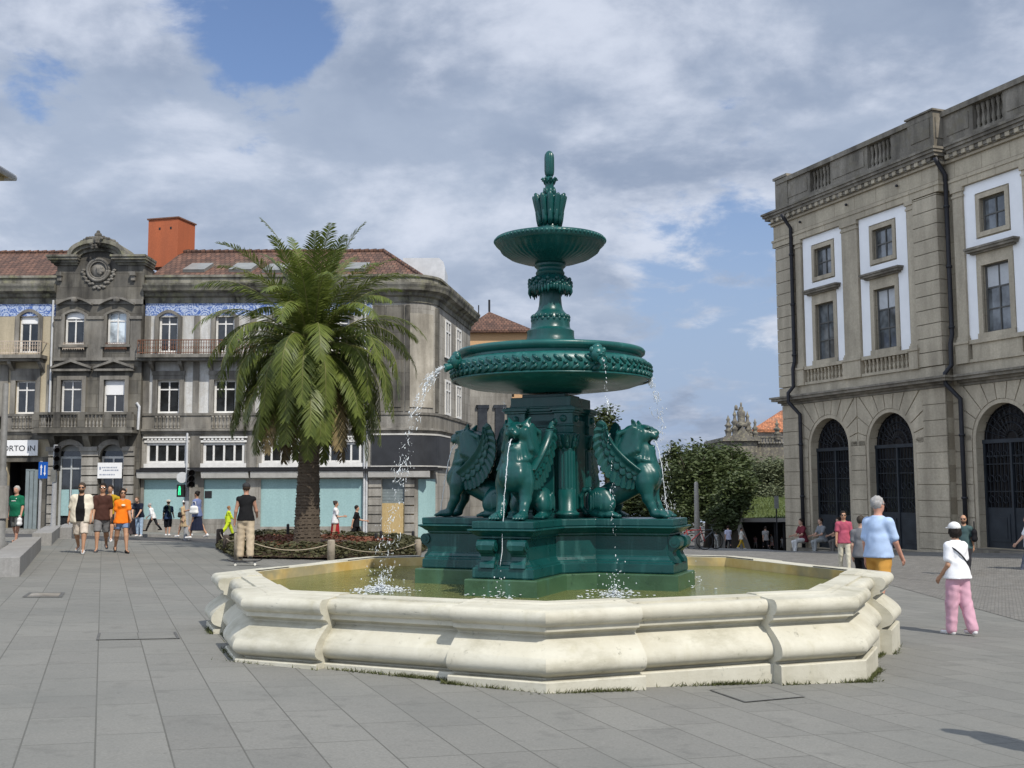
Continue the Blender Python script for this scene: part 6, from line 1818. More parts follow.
def signal(px, foot, top, side, lab, Y, ped=False):
    b = at(px, 500, Y); z = zg(b.x, Y)-.05; Z = lambda y: at(px, y, Y).z-z; k = Y/F
    t = thing('traffic_light', lab, 'traffic light', (b.x, Y, z), 0, 'traffic lights at the crossing')
    m = MB(); m.lathe([(.11, -.2), (.09, .8), (.075, Z(top)+.05)], 12); m.build('pole', GREYM, t, world=False)
    m = MB(); z1, z0 = Z(top), Z(top+17 if ped else top+25); x0, x1 = (1.0*k, 7.6*k) if ped else (1.2*k, 5.2*k)
    m.box(x0, x1, -.22, .02, z0, z1); h = (z1-z0)/3
    for i in range(3):
        zc = z0+h*(i+.5)
        m.tube([((x0+x1)/2+.0, -.2, zc), ((x0+x1)/2+.12*side, -.44, zc-.02)], .13 if ped else .10, 12, cap=False)
    hd = m.build('signal_head', BLKI, t, world=False)
    for i in range(3):
        m = MB(); zc = z0+h*(i+.5); m.tube([((x0+x1)/2, -.225, zc), ((x0+x1)/2, -.235, zc)], .11, 14); m.build('lens', DLENS, hd, world=False)
    m = MB(); m.box(-.02, x1, -.05, -.02, z1-.3, z1-.25); m.box(-.02, x1, -.05, -.02, z0+.2, z0+.25); m.build('bracket', GREYM, t, world=False)
    if ped:
        m = MB(); m.box(-9*k, -2.2*k, -.2, .02, Z(497), Z(484.5)); ph = m.build('pedestrian_signal', BLKI, t, world=False)
        m = MB(); m.box(-7.2*k, -5*k, -.215, -.2, Z(491.5), Z(487.5)); m.ell((-6.1*k, -.21, Z(486.8)), (.035, .01, .035), 8, 6); m.box(-7.4*k, -6.4*k, -.215, -.2, Z(495), Z(491.5)); m.box(-5.9*k, -4.9*k, -.215, -.2, Z(495), Z(491.5)); m.build('walking_figure', GLOW, ph, world=False)
        m = MB(); m.tube([(-5*k, -.05, Z(477.5)), (-5*k, -.08, Z(477.5))], 5.4*k, 20); m.build('round_sign_back', simple('pale_sign_back', (.6, .61, .62), .5, .05), t, world=False)
        m = MB(); m.box(-5*k, 0, -.03, -.01, Z(478), Z(477)); m.build('sign_arm', GREYM, t, world=False)
signal(54, 530, 446, 1, 'traffic light seen edge-on beside the arched grey door', 41)
signal(187, 530, 470, 1, 'traffic light with lit green walking figure by the turquoise boards', 44, True)
g = gr(200.5, 523); h = at(200, 471, g.y).z-g.z
t = thing('street_sign', 'narrow plate on a thin pole between traffic light and notices', 'sign', g)
m = MB(); m.lathe([(.035, -.5), (.035, h)], 8); m.build('pole', GREYM, t, world=False)
m = MB(); m.box(-.12, .12, -.05, -.04, h-.6, h); m.build('sign_panel', SKYL, t, world=False)
# drain, lids
LIDM = simple('cast_lid', (.11, .11, .105), .7, .2, 8)
def lid(name, pts, lab, cat, m_, inset):
    q = [gr(*p) for p in pts]; c = sum(q, Vector())/4
    t = thing(name, lab, cat, c)
    m = MB(); u = Vector((0, 0, 1))
    inn = [c+(p-c)*inset for p in q]
    m.add([p+u*.008 for p in q]+[p+u*.008 for p in inn], [(i, (i+1) % 4, 4+(i+1) % 4, 4+i) for i in range(4)])
    B_(m, 'frame', LIDM, t)
    m = MB(); m.prism([c+(p-c)*(inset-.01)+u*.004 for p in q], u*.003); B_(m, 'cover', m_, t)
lid('drain_cover', [(22, 597.5), (62, 597.5), (65, 592.8), (29, 592.8)], 'long drain slot with a pale cover near the granite bench', 'drain', GL, .80)
lid('manhole_cover', [(745, 703), (806, 697.5), (768, 686.5), (709, 690.5)], 'square paved hatch close to the basin wall', 'manhole cover', SLAB, .93)
lid('manhole_cover', [(96, 640.5), (180, 639), (176, 632.5), (98, 633.5)], 'low paved hatch on the open slabs left of the basin', 'manhole cover', SLAB, .93)
# weeds along the basin
GRASS = leafmat('basin_weeds', (.035, .05, .012), (.085, .09, .03), .7, .15, 6)
def weeds():
    rp = random.Random(9); m = MB()
    for k in (7, 0, 1, 2, -2):
        a, b = ov(k, .05), ov(k+1, .05)
        for c in range(14):
            t0 = rp.random(); n = int(abs(rp.gauss(0, 1))*110*(1.2 if k in (7, 0) else .6)); w = rp.uniform(.02, .07)
            for _ in range(n):
                p = a.lerp(b, t0+rp.gauss(0, w))+(a-BC).normalized()*abs(rp.gauss(0, .022)); p.z = zg(p.x, p.y); 
                e = min((p-ov(k, 0)).length, (p-ov(k+1, 0)).length)
                if e < .9: p += (p-Vector((BC.x, BC.y, p.z))).normalized()*(BP)
                h = rp.uniform(.008, .05); d = Vector((rp.gauss(0, .03), rp.gauss(0, .03), h)); s = Vector((rp.gauss(0, 1), rp.gauss(0, 1), 0)).normalized()*.005
                m.add([p-s, p+s, p+d], [(0, 1, 2)])
    tag(m.build('grass_tufts', GRASS), 'weeds growing along the foot of the basin', 'weeds', kind='stuff')
weeds()
# bicycles by the post
TYRE = simple('bicycle_tyre', (.02, .02, .02), .8, .1); BFR = simple('bicycle_frame_paint', (.10, .11, .12), .4, .2); BFR2 = simple('bicycle_frame_red', (.30, .03, .03), .4, .2)
def bicycle(px, py, rz, fr, lab):
    g = gr(px, py); t = thing('bicycle', lab, 'bicycle', g, rz, 'bicycles parked by the concrete post')
    for x in (-.52, .52):
        m = MB(); m.tube([(x+.33*math.cos(2*PI*k/20), 0, .34+.33*math.sin(2*PI*k/20)) for k in range(21)], .022, 6)
        for k in range(8): m.tube([(x, 0, .34), (x+.32*math.cos(2*PI*k/8), 0, .34+.32*math.sin(2*PI*k/8))], .004, 3)
        m.build('wheel', TYRE, t, world=False)
    m = MB()
    for a, b in (((-.52, 0, .34), (-.1, 0, .30)), ((-.1, 0, .30), (-.22, 0, .82)), ((-.52, 0, .34), (-.2, 0, .74)), ((-.2, 0, .76), (.36, 0, .80)), ((-.1, 0, .3), (.37, 0, .70)), ((.34, 0, .92), (.52, 0, .34))): m.tube([a, b], .02, 6)
    m.build('frame', fr, t, world=False)
    m = MB(); m.ell((-.24, 0, .86), (.14, .06, .03), 8, 6); m.build('saddle', BLKI, t, world=False)
    m = MB(); m.tube([(.38, -.28, .98), (.34, 0, 1.0), (.38, .28, .98)], .014, 6); m.build('handlebar', BLKI, t, world=False)
bicycle(704, 549, .2, BFR, 'dark bicycle parked to the right of the concrete post'); bicycle(692, 549.5, -.3, BFR2, 'red bicycle parked to the left of the concrete post')
# ------------------------------------------------------------------ PEOPLE
_cm = {}
def cloth(c, rough=.85):
    if c not in _cm: _cm[c] = simple('cloth_%d' % len(_cm), c, rough, .16, 5, .12, 45, .15)
    return _cm[c]
def skinm(c):
    if c not in _cm:
        t = NT('skin_%d' % len(_cm)); q = t.mix(t.ramp(t.noise(9, 4), .3, .7), [x*.88 for x in c], [min(1, x*1.12) for x in c]); _cm[c] = t.set(q, .5, None, Specular_IOR_Level=.35)
    return _cm[c]
FAIR, TAN, BROWN = (.52, .31, .215), (.42, .235, .145), (.24, .125, .075)
EYEM = simple('dark_eye', (.03, .022, .018), .3, 0, 1, 0); LIPM = simple('lip_tone', (.36, .13, .10), .5, 0, 1, 0)
SHADE_M = simple('sunglass_lens', (.012, .012, .014), .15, 0, 1, 0, spec=.6)
def skeleton(s):
    """joints of a body one unit tall, facing +x"""
    fem = s.get('fem'); J = {}
    lean = s.get('lean', .03); hz = .52; sit = s.get('sit')
    if sit: hz = .27
    J['hip'] = np.array((0, 0, hz)); sw = .078 if fem else .092; hw = .05
    L = s.get('L', (.35, .1)); Rr = s.get('R', (-.3, .25))
    low = 9
    for n, sg, (a, k) in (('l', 1, L), ('r', -1, Rr)):
        h = J['hip']+np.array((0, sg*hw, 0)); kn = h+.245*np.array((math.sin(a), sg*s.get('splay', .03), -math.cos(a)))
        b = a-k; an = kn+.235*np.array((math.sin(b), 0, -math.cos(b))); fp = max(-.7, min(.5, -b*.55 if k > .3 else 0))
        J[n+'h'], J[n+'k'], J[n+'a'] = h, kn, an; J[n+'t'] = an+.105*np.array((math.cos(fp), sg*.12, 0))+np.array((0, 0, -.012+.105*min(0, -abs(fp))*.6 if fp else -.012))
        low = min(low, an[2]-.038)
    dz = -low if not sit else 0
    for k in J: J[k] = J[k]+np.array((0, 0, dz))
    up = np.array((math.sin(lean), 0, math.cos(lean))); hip = J['hip']
    J['waist'] = hip+up*.10; J['chest'] = hip+up*.215; J['neck'] = hip+up*.315; nl = s.get('head', .06)
    J['head'] = J['neck']+np.array((math.sin(nl+lean), 0, math.cos(nl)))*.088
    for n, sg, (a, ab, e) in (('l', 1, s.get('AL', (-.3, .12, .3))), ('r', -1, s.get('AR', (.3, .12, .3)))):
        sh = hip+up*.263+np.array((0, sg*sw, 0)); d = np.array((math.sin(a)*math.cos(ab), sg*math.sin(ab), -math.cos(a)*math.cos(ab)))
        el = sh+d*.165; a2 = a+e; ia = s.get('inw', .0); d2 = np.array((math.sin(a2)*math.cos(ab), sg*(math.sin(ab)*.4-ia), -math.cos(a2)*math.cos(ab))); d2 /= np.linalg.norm(d2)
        J[n+'s'], J[n+'e'], J[n+'w'], J[n+'d'] = sh, el, el+d2*.140, d2
    return J
def bounds(J, keys, pad):
    P = np.array([J[k] for k in keys]); return P.min(0)-pad, P.max(0)+pad
def person(s):
    g = gr(s['px'], s['fy']) if 'Y' not in s else at(s['px'], s['fy'], s['Y'])
    H = s.get('H') or at(s['px'], s['hy'], g.y).z-g.z
    rz = R(s.get('rz', -90))
    t = thing('person', s['label'], 'person', g, rz, s.get('group', 'people on the square'), H)
    J = skeleton(s); h = s.get('res', .0125); fem = s.get('fem'); fat = s.get('fat', 1.0); bw = .92 if fem else 1
    sk = skinm(s.get('skin', FAIR))
    allk = list(k for k in J if k not in ('ld', 'rd'))
    lo, hi = bounds(J, allk, .13); hi[2] += .05
    A = SDF(lo, hi, h); c, e = A.cap, A.ell
    hd = J['head']; ht = s.get('turn', 0); f = np.array((math.cos(ht), math.sin(ht), 0)); q = np.array((-f[1], f[0], 0)); Mz = Matrix.Rotation(ht, 3, 'Z')
    hp = lambda x, y, z: hd+f*x+q*y+np.array((0, 0, z))
    e(hp(-.004, 0, .012), (.052, .043, .058), .01, Mz); e(hp(.014, 0, -.028), (.036, .033, .038), .02, Mz)
    c(hp(.047, 0, .008), hp(.056, 0, -.012), .006, .009, .008)
    for y in (-1, 1): e(hp(-.006, y*.044, -.002), (.011, .006, .016), .004, Mz); e(hp(.042, y*.018, .018), (.010, .012, .006), .008, Mz)
    c(J['neck']-np.array((0, 0, .02)), hd-np.array((.008, 0, .03)), .031*bw, .027*bw, .02)
    e(J['chest'], (.060*fat, .084*bw, .10), .04); c(J['waist'], J['hip'], .065*fat*bw, .07*bw, .04); c(J['ls'], J['rs'], .034, .034, .03)
    for n in 'lr':
        c(J[n+'s'], J[n+'e'], .029*bw, .022*bw, .02); c(J[n+'e'], J[n+'w'], .024*bw, .0155*bw, .012)
        c(J[n+'h'], J[n+'k'], .053, .034, .02); c(J[n+'k'], J[n+'a'], .032, .018, .015); sh = (J[n+'k']+J[n+'a'])/2*.4+J[n+'k']*.6; e(sh-np.array((.008, 0, .0)), (.03, .028, .05), .02)
        c(J[n+'a'], J[n+'t'], .018, .014, .01)
        w, d = J[n+'w'], J[n+'d']; c(w, w+d*.038, .015, .017, .008)
    m = A.mb()
    # fingers, thumb, eyes, mouth belong to the same mesh
    for n, sg in (('l', 1), ('r', -1)):
        w, d = Vector(J[n+'w']), Vector(J[n+'d']); fw = Vector((1, 0, 0)); fw = (fw-d*fw.dot(d)).normalized() if abs(d.x) < .95 else Vector((0, 0, 1)); inn = d.cross(fw).normalized()*(-sg); inn = inn if inn.y*sg < 0 else -inn
        for k in range(4):
            b = w+d*.045+fw*(.0115*(1.5-k)); L = (.030, .035, .033, .026)[k]
            m.smooth = True; m.tube([b-d*.012, b+d*L*.5+inn*.004, b+d*L*.95+inn*.014], [.0058, .0054, .004], 5)
        b = w+d*.012+fw*.013; m.tube([b, b+d*.018+fw*.012+inn*.004, b+d*.034+fw*.013+inn*.010], [.007, .0062, .0045], 5)
    m.cur = 1
    for y in (-1, 1): m.ell(hp(.0455, y*.0175, .008), (.005, .007, .004), 7, 5)
    m.cur = 2; m.ell(hp(.047, 0, -.031), (.005, .013, .004), 8, 5); m.cur = 0
    m.build('body', [sk, EYEM, LIPM], t, world=False)
    fold = lambda S, a=.0016: S.d.__iadd__((a*1.5*np.sin(S.X*40+S.Y*55+2.5*np.sin(S.Z*24))*np.sin(S.Z*38+S.Y*30+1.5*np.sin(S.X*30))).astype(np.float32))
    def zcut(S, lo_=None, hi_=None):
        if lo_ is not None: S.keep(lo_-S.Z)
        if hi_ is not None: S.keep(S.Z-hi_)
    # top
    if s.get('top'):
        sl = s.get('sleeve', .62); S = SDF(lo, hi, h); th = .008+s.get('loose', 0)*.6
        S.ell(J['chest'], (.060*fat+th, .084*bw+th, .105), .03); [S.cap(J['waist']+np.array((0, y*.02, 0)), J['hip']+np.array((-.005, y*.036, -.03)), .062*fat*bw+th, .076*(.5+.5*fat)+th, .04) for y in (-1, 1)]; S.cap(J['ls'], J['rs'], .034+th*.7, .034+th*.7, .03); S.cap(J['neck']-np.array((0, 0, .03)), J['neck']+np.array((-.006, 0, .004)), .045, .036*bw, .03)
        if fat > 1.1: S.ell(J['waist']+np.array((.02, 0, .03)), (.075*fat, .085*fat, .085), .04)
        if fem: S.ell(J['chest']+np.array((.045, 0, 0)), (.035, .07, .035), .03)
        for n in 'lr':
            if sl > 0:
                p = J[n+'s']+(J[n+'e']-J[n+'s'])*min(1, sl); S.cap(J[n+'s'], p, .030*bw+th, .031*bw+th, .02)
                if sl > 1: S.cap(J[n+'e'], J[n+'e']+(J[n+'w']-J[n+'e'])*(sl-1), .030*bw+th*.8, .022+th*.6, .015)
        fold(S); zcut(S, J['hip'][2]-s.get('hem', .055), J['neck'][2]+.006)
        S.sub(S._ell(J['neck']+np.array((.028, 0, .022)), (.045, .040, .040)), .005)
        o = S.mb().build('shirt', cloth(s['top']), t, world=False)
        if s.get('toplab'): o['label'] = s['toplab']
    if s.get('open'):                                   # unbuttoned overshirt: two fronts, back and sleeves
        S = SDF(lo, hi, h); th = .024
        S.ell(J['chest'], (.060*fat+th, .086*bw+th, .11), .03); S.cap(J['neck']-np.array((.01, 0, .02)), J['neck']+np.array((-.012, 0, .004)), .046, .038, .03); [S.cap(J['waist']+np.array((0, y*.02, 0)), J['hip']+np.array((-.01, y*.038, -.03)), .080*fat*bw+th, .080*fat+th, .04) for y in (-1, 1)]; S.cap(J['ls'], J['rs'], .036+th*.8, .036+th*.8, .03)
        for n in 'lr': S.cap(J[n+'s'], J[n+'s']+(J[n+'e']-J[n+'s'])*.8, .05, .047, .02)
        fold(S, .0022); zcut(S, J['hip'][2]-.075, J['neck'][2]+.004); S.sub(np.maximum(np.abs(S.Y)-.050-.012*np.sin(S.Z*14), -S.X+.01), .004)
        S.mb().build('overshirt', cloth(s['open']), t, world=False)
    # bottom
    b = s.get('bot'); kind = s.get('kind', 'trousers')
    if b:
        S = SDF(lo, hi, h)
        S.cap(J['waist']-np.array((0, 0, .02)), J['hip'], .070*bw*(.6+.4*fat), .080*bw*(.6+.4*fat), .03)
        for y in (-1, 1): S.ell(J['hip']+np.array((-.025, y*.035, -.01)), (.05, .045, .055), .03)
        if kind in ('trousers', 'wide'):
            w = .012 if kind == 'wide' else 0
            for n in 'lr':
                S.cap(J[n+'h'], J[n+'k'], .057+w*.5, .041+w, .02); S.cap(J[n+'k'], J[n+'a']+(J[n+'k']-J[n+'a'])*.06, .042+w, .031+w*1.3, .02)
            fold(S, .0022)
        elif kind == 'shorts':
            sl = s.get('short', .86)
            for n in 'lr':
                p = J[n+'h']+(J[n+'k']-J[n+'h'])*sl; S.cap(J[n+'h'], p, .062, .054, .02)
                d = (J[n+'k']-J[n+'h']); d = d/np.linalg.norm(d); near = ((S.X-p[0])**2+(S.Y-p[1])**2+(S.Z-p[2])**2) < .012
                pl = (S.X-p[0])*d[0]+(S.Y-p[1])*d[1]+(S.Z-p[2])*d[2]; S.d = np.where(near, np.maximum(S.d, pl), S.d)
            fold(S, .0022)
        else:                                            # skirt
            L = s.get('len', .30); ky = (J['lk']+J['rk'])/2; z1 = J['hip'][2]-L; k = min(1.2, L/.25)
            base = J['hip']+(ky-J['hip'])*min(1, k); base[2] = z1
            r1 = s.get('flare', .10)
            S.cap(J['hip'], base, .082, r1, .02); S.cap(base+np.array((.06*k, 0, 0)), J['hip'], r1*.7, .06, .04); S.cap(base-np.array((.06*k, 0, 0)), J['hip'], r1*.7, .06, .04)
            S.d += (.006*np.sin(np.arctan2(S.Y, S.X-base[0])*11)).astype(np.float32); zcut(S, z1)
        zcut(S, None, J['waist'][2]-.015)
        S.mb().build({'shorts': 'shorts', 'skirt': 'skirt'}.get(kind, 'trousers'), cloth(b), t, world=False)
    for n in 'lr':
        a, tt = J[n+'a'], J[n+'t']; S = SDF(np.minimum(a, tt)-.05, np.maximum(a, tt)+.05, h*.8)
        S.cap(a-np.array((.018, 0, .014)), tt-np.array((.01, 0, .008)), .025, .021, .01); S.cap(a+np.array((0, 0, .004)), a-np.array((0, 0, .01)), .023, .024, .01); S.keep((min(a[2], tt[2])-.036)-S.Z)
        S.mb().build('shoe', cloth(s.get('shoe', (.75, .75, .74)), .6), t, world=False)
    # hair, hats, glasses
    hr = s.get('hair', (.03, .02, .015)); st = s.get('style', 'short')
    if st != 'bald':
        S = SDF(hd-.12-np.array((0, 0, .16 if st == 'long' else 0)), hd+.12, h*.7)
        S.ell(hp(-.010, 0, .020), (.056, .049, .060), .01, Mz)
        if st == 'long': S.cap(hp(-.03, 0, .0), hp(-.035, 0, -.10), .045, .034, .02)
        if st == 'bun': S.ell(hp(-.05, 0, .05), (.028, .026, .028), .01)
        if st == 'bob': S.ell(hp(-.012, 0, -.015), (.056, .055, .055), .02, Mz)
        S.sub(S._ell(hp(.055, 0, -.022), (.052, .060, .062), Mz), .006); S.d += (.005*np.sin(S.X*160)*np.sin(S.Y*140+S.Z*90)).astype(np.float32)
        if s.get('cap'): S.keep(S.Z-hd[2]-.022)
        if st in ('short', 'bun'): S.keep((hd[2]-.035)-S.Z)
        S.mb().build('hair', cloth(hr, .6), t, world=False)
    if s.get('beard'):
        S = SDF(hd-.09, hd+.09, h*.7); S.ell(hp(.016, 0, -.036), (.041, .038, .034), .01, Mz); S.sub(S._ell(hp(.05, 0, .015), (.05, .05, .038), Mz), .004); S.mb().build('beard', cloth(s['beard'], .7), t, world=False)
    if s.get('cap'):
        S = SDF(hd-.13, hd+.13, h*.7); S.ell(hp(-.004, 0, .030), (.060, .053, .050), .005, Mz); S.keep(hd[2]+.018-S.Z)
        cd_ = -1 if s.get('back') else 1; S.ell(hp(.062*cd_, 0, .022), (.045, .042, .008), .006, Mz); S.mb().build('cap', cloth(s['cap']), t, world=False)
    if s.get('hat'):
        m = MB(); m.smooth = True; m.lathe([(.10, .028), (.058, .036), (.055, .07), (.03, .082), (.004, .084)], 18, hd); m.build('hat', cloth(s['hat']), t, world=False)
    if s.get('shades'):
        m = MB()
        for y in (-1, 1): m.ell(hp(.050, y*.019, .008), (.006, .016, .012), 9, 6, Mz); m.tube([hp(.046, y*.034, .012), hp(-.01, y*.046, .010)], .003, 4)
        m.tube([hp(.052, -.006, .011), hp(.052, .006, .011)], .003, 4); m.build('sunglasses', SHADE_M, t, world=False)
    for x in s.get('extra', []): x(t, J, hp)
    return t, J
def patch(name, col, pos, r):                              # small printed emblem or badge on a shirt front
    def f(t, J, hp):
        c = J['chest']; m = MB(); p = c+np.array(pos); m.ell(p, r, 8, 5); m.build(name, cloth(col), t, world=False)
    return f
def strap(col, a, b, w=.007):
    def f(t, J, hp):
        c = J['chest']; m = MB(); m.smooth = True; pts = []
        for k in range(25):
            u = 2*PI*k/24; z = .10*math.cos(u)-.045; y = .075*math.sin(u)*1.0+.035*math.cos(u)*a; pts.append((c[0]+b*(.088*math.cos(u*1.0+PI/2)), c[1]+.098*math.cos(u)*a, c[2]+z))
        m.tube(pts, w, 5); m.build('bag_strap', cloth(col), t, world=False)
    return f
def carried(name, label, cat, t, pos, build, mt):
    """a bag or board: a thing of its own, placed in the frame of whoever carries it"""
    M = WM[t.name]; loc = M @ Vector(pos); m = MB(); m.smooth = True; build(m); s = t.scale[0]
    o = m.build(name, mt, smooth=True); o.location = loc; o.rotation_euler = t.rotation_euler; o.scale = (s, s, s); tag(o, label, cat); return o
def bagshape(w, d, h, hand=.09):
    def b(m):
        S = SDF((-w-.03, -d-.03, -h-.03), (w+.03, d+.03, h+.03), .012); S.cap((-w*.6, 0, h*.5), (w*.6, 0, h*.5), d*.8, d*.8, .02); S.cap((-w*.7, 0, -h*.6), (w*.7, 0, -h*.6), d, d, .03); S.ell((0, 0, 0), (w, d, h), .03); S.mb(m)
        if hand: m.tube([(-w*.5, 0, h*.7), (-w*.35, 0, h+hand*.8), (w*.35, 0, h+hand*.8), (w*.5, 0, h*.7)], .006, 5)
    return b
WALK = dict(L=(.38, .08), R=(-.32, .30), AL=(-.35, .12, .25), AR=(.40, .12, .35))
WALK2 = dict(L=(-.30, .35), R=(.36, .06), AL=(.38, .14, .35), AR=(-.38, .14, .2))
STAND = dict(L=(.06, .04), R=(-.06, .06), AL=(.02, .14, .2), AR=(.02, .14, .2))
def P(base, **k): d = dict(base); d.update(k); return person(d)
gA = 'people strolling left of the palm'; gB = 'people crossing before the terrace'; gC = 'people right of the basin'; gD = 'small figures in front of the gallery'
ga, Ja = P(STAND, px=15.5, fy=543, hy=485, rz=-100, label='stocky man in a green football jersey and grey shorts passing behind the bench', group=gA, top=(.01, .13, .07), bot=(.14, .145, .14), kind='shorts', short=.95, hair=(.38, .36, .34), skin=(.50, .27, .19), fat=1.22, loose=.006, shoe=(.05, .05, .05), L=(.2, .05), R=(-.15, .2), AL=(.1, .2, .3), AR=(-.1, .2, .3), head=.15,
    extra=[patch('chest_lettering', (.75, .78, .75), (.092, 0, .0), (.006, .05, .008)), patch('crest', (.75, .78, .75), (.085, .045, .04), (.006, .01, .012))])
carried('plastic_bag', 'crumpled white plastic bag carried by the man in green', 'bag', ga, Ja['lw']+Ja['ld']*.12, bagshape(.04, .03, .07, .04), cloth((.78, .78, .78)))
P(WALK2, px=80, fy=553.5, hy=481, rz=-78, label='big bearded man in an open cream overshirt, black tee and beige shorts', group=gA, top=(.012, .012, .013), open=(.68, .63, .52), bot=(.62, .55, .47), kind='shorts', short=.98, fat=1.18, beard=(.05, .035, .025), hair=(.06, .045, .035), shades=1, res=.0105, skin=TAN, L=(.32, .1), R=(-.2, .55), AL=(.1, .22, .3), AR=(-.2, .3, .55))
P(WALK, px=101, fy=552, hy=482, rz=-72, label='man in a brown shirt, grey shorts and dark sunglasses', group=gA, top=(.07, .032, .025), bot=(.20, .20, .205), kind='shorts', short=.92, hair=(.02, .015, .012), shades=1, res=.0105, skin=TAN, shoe=(.10, .10, .11), sleeve=.8, L=(-.25, .5), R=(.25, .05), AL=(-.1, .15, .5), AR=(.1, .12, .4))
P(WALK, px=109, fy=541.5, hy=483, rz=-80, label='person in a yellow and black top shading the eyes with a raised arm', group=gA, top=(.42, .27, .02), bot=(.02, .02, .02), kind='shorts', hair=(.03, .02, .015), fem=1, AL=(1.2, .9, 1.6), AR=(.1, .1, .4), skin=TAN)
P(WALK, px=121, fy=553, hy=487, rz=-62, label='woman in a bright orange tee, denim shorts and sunglasses', group=gA, fem=1, top=(.90, .20, .015), bot=(.19, .27, .43), kind='shorts', short=.55, style='long', hair=(.022, .015, .012), shades=1, skin=TAN, shoe=(.02, .02, .02), res=.0105, L=(.30, .05), R=(-.28, .35), AL=(.35, .1, .5), AR=(-.1, .1, .3), loose=.006,
    extra=[patch('chest_print', (.9, .75, .55), (.092, 0, .01), (.006, .03, .016))])
gb, Jb = P(STAND, px=139, fy=536.5, hy=495, rz=-95, label='man in a navy polo and pale jeans bending over his suitcase', group=gB, top=(.015, .02, .035), bot=(.36, .47, .60), hair=(.12, .08, .05), lean=.38, head=.5, AL=(.5, .05, .1), AR=(.5, .05, .1), inw=.3)
def suitcase():
    g = gr(133.8, 536); t = thing('suitcase', 'dark red upright suitcase under the hands of the bending man', 'suitcase', g, R(-95))
    m = MB(); m.box(-.12, .12, -.21, .21, .06, .68); m.build('shell', cloth((.10, .075, .075)), t, world=False, bevel=.03)
    m = MB(); m.tube([(-.1, -.12, .68), (-.1, -.12, .92), (-.1, .12, .92), (-.1, .12, .68)], .012, 5); m.build('handle', BLKI, t, world=False)
    for x in (-.1, .1):
        for y in (-.17, .17): m = MB(); m.tube([(x, y-.015, .03), (x, y+.015, .03)], .03, 8); m.build('wheel', BLKI, t, world=False)
suitcase()
P(WALK, px=153, fy=531, hy=501, Y=45.5, rz=178, label='stooping grey-haired man in white shirt and black trousers', group=gB, top=(.75, .75, .74), bot=(.02, .02, .022), hair=(.40, .38, .36), lean=.3, head=.3, sleeve=1.5, L=(.5, .1), R=(-.4, .3), shoe=(.02, .02, .02))
gc, Jc = P(WALK, px=167.5, fy=536, hy=499.5, rz=95, label='person in a navy tee and black shorts with a dark green backpack', group=gB, top=(.03, .055, .11), bot=(.012, .014, .018), kind='shorts', short=1.1, hat=(.45, .42, .36), hair=(.2, .15, .1), L=(.15, .05), R=(-.1, .15))
carried('backpack', 'dark green backpack worn by the person in navy tee', 'backpack', gc, Jc['chest']+np.array((-.13, .0, -.02)), bagshape(.06, .10, .14, 0), cloth((.025, .045, .035)))
gd, Jd = P(WALK, px=184, fy=537, hy=499, rz=150, label='woman in a loose beige dress and white sun hat', group=gB, fem=1, top=(.44, .33, .20), bot=(.44, .33, .20), kind='skirt', len=.22, flare=.11, hat=(.80, .79, .76), hair=(.1, .06, .04), hem=.08, loose=.012, sleeve=1.0)
carried('shoulder_bag', 'dark shoulder bag of the woman in beige', 'bag', gd, Jd['waist']+np.array((.02, .14, .0)), bagshape(.06, .03, .07, .12), cloth((.03, .025, .025)))
ge, Je = P(WALK, px=196.5, fy=538.5, hy=490, rz=160, label='woman in blue top and long navy skirt with dark hair pinned up', group=gB, fem=1, top=(.16, .20, .36), bot=(.018, .022, .045), kind='skirt', len=.34, flare=.12, style='bun', hair=(.018, .014, .012), L=(.3, .1), R=(-.3, .35), AL=(.3, .1, 1.0), AR=(0, .1, .9), skin=TAN, loose=.008)
carried('tote_bag', 'large white tote bag hanging at the hip of the navy-skirted woman', 'bag', ge, Je['waist']+np.array((-.02, .13, -.01)), bagshape(.10, .035, .085, .10), cloth((.80, .79, .75)))
P(WALK, px=228, fy=536, hy=504.5, Y=44.5, rz=35, label='figure in a neon yellow-green outfit walking behind the skater', group=gB, fem=1, top=(.50, .62, .03), bot=(.50, .62, .03), kind='wide', hair=(.28, .15, .07), sleeve=1.4, L=(.45, .1), R=(-.45, .3))
gs, Js = P(STAND, px=245, fy=563, hy=486.5, rz=105, label='skater in black tank top, khaki trousers and dark cap seen from behind', group=gA, top=(.012, .012, .013), sleeve=0, bot=(.50, .41, .29), kind='wide', cap=(.04, .04, .042), hair=(.05, .035, .025), skin=(.46, .25, .17), res=.0095, shoe=(.03, .03, .032), L=(.10, .12), R=(-.10, .12), AL=(.1, .22, .2), AR=(.25, .25, .9), hem=.02, splay=.05)
def skateboard():
    g = gr(245, 565.5); t = thing('skateboard', 'black skateboard under the feet of the skater', 'skateboard', g, R(15))
    m = MB(); n = 14; v = []
    for i in range(n+1):
        x = -.40+.80*i/n; z = .105+.05*max(0, (abs(x)-.28)/.12)**1.5; w = .10*math.sqrt(max(.02, 1-max(0, (abs(x)-.30)/.101)**2))
        v += [(x, -w, z), (x, w, z), (x, w, z-.014), (x, -w, z-.014)]
    m.add(v, [(i*4+j, i*4+(j+1) % 4, i*4+4+(j+1) % 4, i*4+4+j) for i in range(n) for j in range(4)]+[(3, 2, 1, 0), (n*4, n*4+1, n*4+2, n*4+3)]); m.build('deck', BLKI, t, world=False)
    for x in (-.22, .22):
        m = MB(); m.box(x-.03, x+.03, -.06, .06, .035, .093); m.build('truck', GREYM, t, world=False)
        for y in (-.085, .085): m = MB(); m.tube([(x, y-.018, .028), (x, y+.018, .028)], .028, 12); m.build('wheel', cloth((.7, .68, .6)), t, world=False)
skateboard(); gs.location.z += .10
